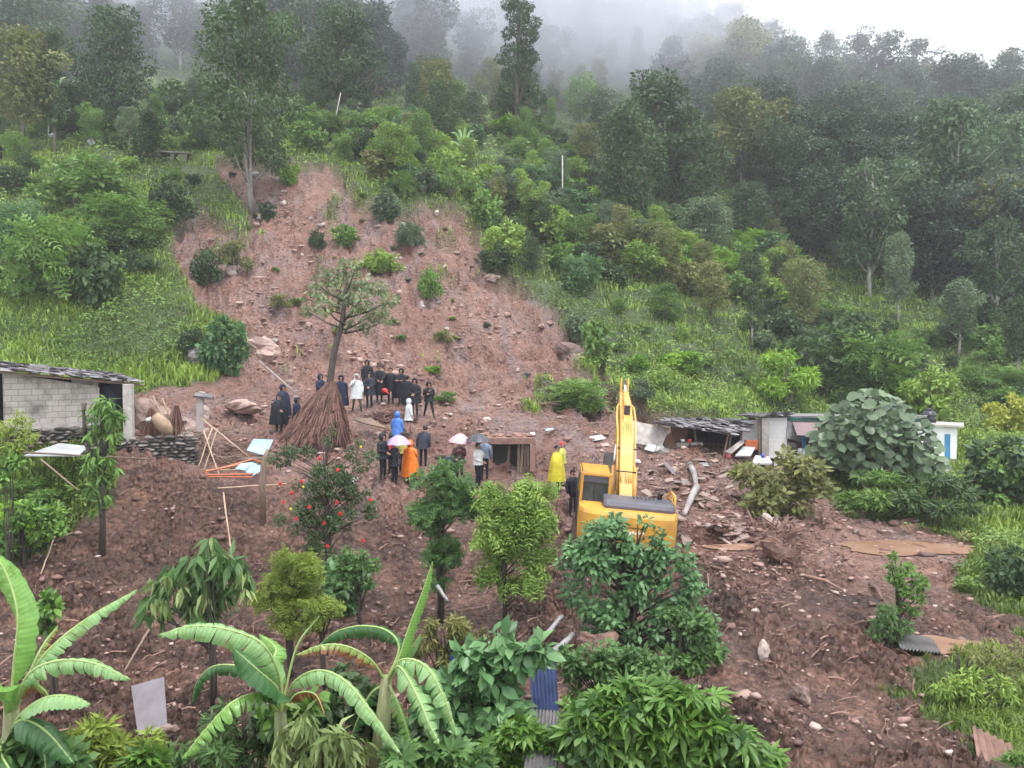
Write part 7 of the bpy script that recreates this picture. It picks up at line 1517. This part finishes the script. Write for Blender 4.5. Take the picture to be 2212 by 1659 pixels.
P(320.6, 374, 412, 60, 'jacket', 'person in a dark jacket half hidden behind the haystack tree', upper='navy', arms=('clasp', 'down'), Y=37.5, H=1.72)
P(341.4, 377, 413, 0, 'long', 'person in a long navy poncho just right of the tree trunk', upper='navy', head='hood', arms=('down', 'down'), H=1.74)
P(357, 374.6, 412, 10, 'coat', 'person in a white hooded raincoat raising a hand to the face', upper='white', lower='olive', arms=('face', 'down'), legs='wide')
P(367.5, 367, 404, -5, 'coat', 'hooded person in black standing at the back left of the group', Y=39.6, H=1.74)
P(369.5, 375, 408, 0, 'coat', 'person in dark grey rain jacket right beside the white raincoat', upper='dgrey', arms=('clasp', 'clasp'), Y=37.6, H=1.66)
P(379.5, 366.5, 405, 0, 'long', 'tall person in black holding a red helmet', arms=('clasp', 'reach'), head='cap', Y=38.3, H=1.80)
P(391, 370, 405, -5, 'coat', 'person in a black jacket right of the red helmet', arms=('down', 'down'), head='hair', Y=38.3, H=1.76)
P(401.5, 372.5, 408, -15, 'long', 'black hooded person with folded arms in the middle of the right group', arms=('folded', 'folded'), Y=38.0, H=1.74)
P(407.5, 379, 410, 170, 'long', 'black clad person with turned back beside the folded arms one', arms=('down', 'down'), head='hair', Y=37.2, H=1.62)
P(415, 380, 417, -10, 'coat', 'person in black raincoat with hands clasped at the right of the group', arms=('clasp', 'clasp'), H=1.74)
P(429, 384.5, 418.5, 20, 'jacket', 'person in a dark tracksuit and hood standing astride at the right end', arms=('chest', 'folded'), legs='stride', H=1.66)
P(409, 407.6, 436, 120, 'shorts', 'bare legged person in a white hooded jacket walking down', upper='white', lower='dgrey', legs='stride', Y=33.8, H=1.52)
P(397.5, 424, 460, 160, 'coat', 'person in a blue hooded raincoat above the lavender umbrella', upper='blue', Y=32.9, H=1.62)
P(394, 447, 488, 60, 'jacket', 'black haired person in dark clothes holding the lavender umbrella', upper='dgrey', head='hair', arms=('hold', 'clasp'), Y=29.6, H=1.70)
P(391, 446, 482, 150, 'shirt', 'person in red mostly hidden under the lavender umbrella', upper='red', head='hair', Y=30.6, H=1.62)
P(402.5, 445, 482, 200, 'shirt', 'person in a lime top behind the orange raincoat', upper='lime', head='hair', Y=30.5, H=1.66)
P(382.5, 449, 489, 60, 'jacket', 'person in black with a dark grey hood at the left of the lower group', upper='black', headc='dgrey', arms=('clasp', 'clasp'), Y=29.2, H=1.70)
P(410, 448, 486, 165, 'long', 'person in a bright orange raincoat', upper='orange', lower='trouser', arms=('clasp', 'clasp'), head='hood', Y=30.0, H=1.68)
P(423, 432, 471, 165, 'jacket', 'person in a dark jacket bending forward above the orange raincoat', upper='dgrey', head='hair', bend=22, Y=31.8, H=1.74)
P(443, 456, 483, 80, 'jacket', 'dark clad person bending right down over the mud, left one', bend=80, upper='navy', head='hair', arms=('reach', 'reach'), Y=30.4, H=1.66)
P(454, 458, 484, -80, 'jacket', 'dark clad person bending right down over the mud, right one', bend=74, upper='black', head='hair', arms=('reach', 'reach'), Y=30.6, H=1.66)
P(459.4, 442, 481, -5, 'jacket', 'person in a dark jacket under the pink umbrella', upper='maroon', head='hair', arms=('chest', 'hold'), Y=31.0, H=1.66)
P(478, 440, 484, 60, 'tshirt', 'man in a white T-shirt and dark trousers under the black umbrella', upper='shirt', head='hair', arms=('clasp', 'hold'), Y=30.6, H=1.74)
P(484.5, 441, 482, 175, 'shirt', 'person in bluish clothes close behind the white T-shirt man', upper='sky', head='hair', Y=31.3, H=1.72)
P(557, 454.7, 497, 70, 'poncho', 'person in a yellow raincoat and black cap left of the digger', upper='yellow', head='cap', headc='black', Y=29.8, H=1.74)
P(562, 451, 492, 80, 'shirt', 'person in a red cap behind the yellow raincoat', upper='lime', head='cap', headc='red', Y=30.8, H=1.72)
P(573, 456, 500, 30, 'shirt', 'dark person behind the cab of the digger', upper='black', head='hair', Y=28.6, H=1.68)
m = MB(); c = at(831.5, 844, 37.95); m.blob(c, (.34, .24, .26), (0, .4, 0), rough=.08, sub=3); m.box(c + Vector((.12, -.05, -.08)), (.25, .2, .05), (0, .5, 0)); tag(m.build('helmet', M_RED, smooth=True), 'red helmet held in front of the black clad crowd', 'helmet')
def umbrella(u, v0, v1, w, Y, mt_, label, tiltx=0, tilty=0):
    c = at(u * 2.16, v1 * 2.16, Y); r = w * 2.16 * mpp(Y) / 2; hgt = (v1 - v0) * 2.16 * mpp(Y) * .95; e = empty('umbrella', c); e.rotation_euler = (tiltx, tilty, 0); tag(e, label, 'umbrella')
    m = MB(); N = 48; rings = []
    for t in (1.0, .97, .85, .65, .4, .18, .02):
        rings.append([Vector((math.cos(a) * r * t * (1 - .07 * t * abs(math.sin(4 * a))), math.sin(a) * r * t * (1 - .07 * t * abs(math.sin(4 * a))), hgt * (1 - t ** 1.9) - .03 * t * abs(math.cos(4 * a)))) for a in [k * 6.28318 / N for k in range(N)]])
    m.loft(rings, cap=False); m.build('canopy', mt_, e, smooth=True)
    s_ = MB(); s_.tube([(0, 0, hgt + .07), (0, 0, -.62)], .011, 6); s_.tube([(0, 0, -.62), (0, 0, -.72), (.03, 0, -.76), (.06, 0, -.72)], .017, 6); s_.build('shaft', M_GTIN, e, smooth=True)
    rb_ = MB()
    for k in range(8): a = k * .7854; rb_.tube([(0, 0, hgt - .02), (math.cos(a) * r * .6, math.sin(a) * r * .6, hgt * .60), (math.cos(a) * r * .98, math.sin(a) * r * .98, 0)], .006, 4)
    rb_.build('ribs', M_GTIN, e)
def ucloth(name, c1, c2):
    m, n, l, b, o = newmat(name); x = noise(n, l, 2, 3); r = ramp(n, [(.35, c2), (.6, c1)]); l.new(x.outputs[0], r.inputs[0]); l.new(r.outputs[0], b.inputs['Base Color']); b.inputs['Roughness'].default_value = .4
    t = n.new('ShaderNodeBsdfTranslucent'); l.new(r.outputs[0], t.inputs[0]); mi = n.new('ShaderNodeMixShader'); mi.inputs[0].default_value = .3; l.new(b.outputs[0], mi.inputs[1]); l.new(t.outputs[0], mi.inputs[2]); l.new(mi.outputs[0], o.inputs[0]); return m
umbrella(398.5, 434.5, 443.5, 27, 29.5, ucloth('lavender_cloth', (.56, .44, .66), (.48, .38, .60)), 'lavender umbrella with a scalloped rim over the lower group')
umbrella(460, 433, 442, 24.5, 30.9, ucloth('pink_cloth', (.70, .50, .56), (.62, .44, .50)), 'pale pink umbrella left of the black umbrella', 0, .14)
umbrella(478.5, 433, 440.5, 26, 30.5, ucloth('black_umbrella_cloth', (.09, .09, .11), (.06, .06, .08)), 'black umbrella above the white T-shirt man', 0, .05)

# ------------------------------------------------------------------ low cloud drifting over the upper wood
def mist():
  for lv, dens in enumerate((.020, .0032)):
    m = bpy.data.materials.new('low_cloud'); m.use_nodes = True; n = m.node_tree.nodes; n.clear(); l = m.node_tree.links
    o = n.new('ShaderNodeOutputMaterial'); v = n.new('ShaderNodeVolumePrincipled'); v.inputs['Color'].default_value = (.80, .81, .88, 1); v.inputs['Density'].default_value = dens; l.new(v.outputs[0], o.inputs['Volume'])
    for i, (px, py, Y, rx, ry, rz) in enumerate(MISTS if lv == 0 else THIN):
        c = at(px, py, Y); b = MB(); b.blob((0, 0, 0), (rx * 2, ry * 2, rz * 2), (0, rad(-8), 0), rough=.25, sub=4, seed=i + 2 + lv * 20); ob = b.build('mist', m, smooth=True, loc=c); tag(ob, 'pale cloud drifting over the upper wood', 'cloud', kind='stuff')
MISTS = [(900, -10, 138, 46, 26, 15), (1240, 50, 134, 28, 22, 15), (1370, 100, 142, 22, 24, 15), (1120, -60, 155, 50, 34, 20), (640, -40, 128, 44, 24, 13), (260, -40, 126, 50, 22, 12), (-40, -40, 124, 30, 20, 11), (1430, 30, 160, 24, 24, 18), (1040, 70, 122, 22, 12, 8), (1500, 190, 146, 16, 16, 8), (1620, 120, 166, 30, 14, 12), (2150, 200, 178, 40, 16, 12)]
THIN = [(1750, 260, 135, 60, 36, 34), (900, 60, 110, 70, 34, 26), (250, 60, 105, 50, 26, 22)]
mist()
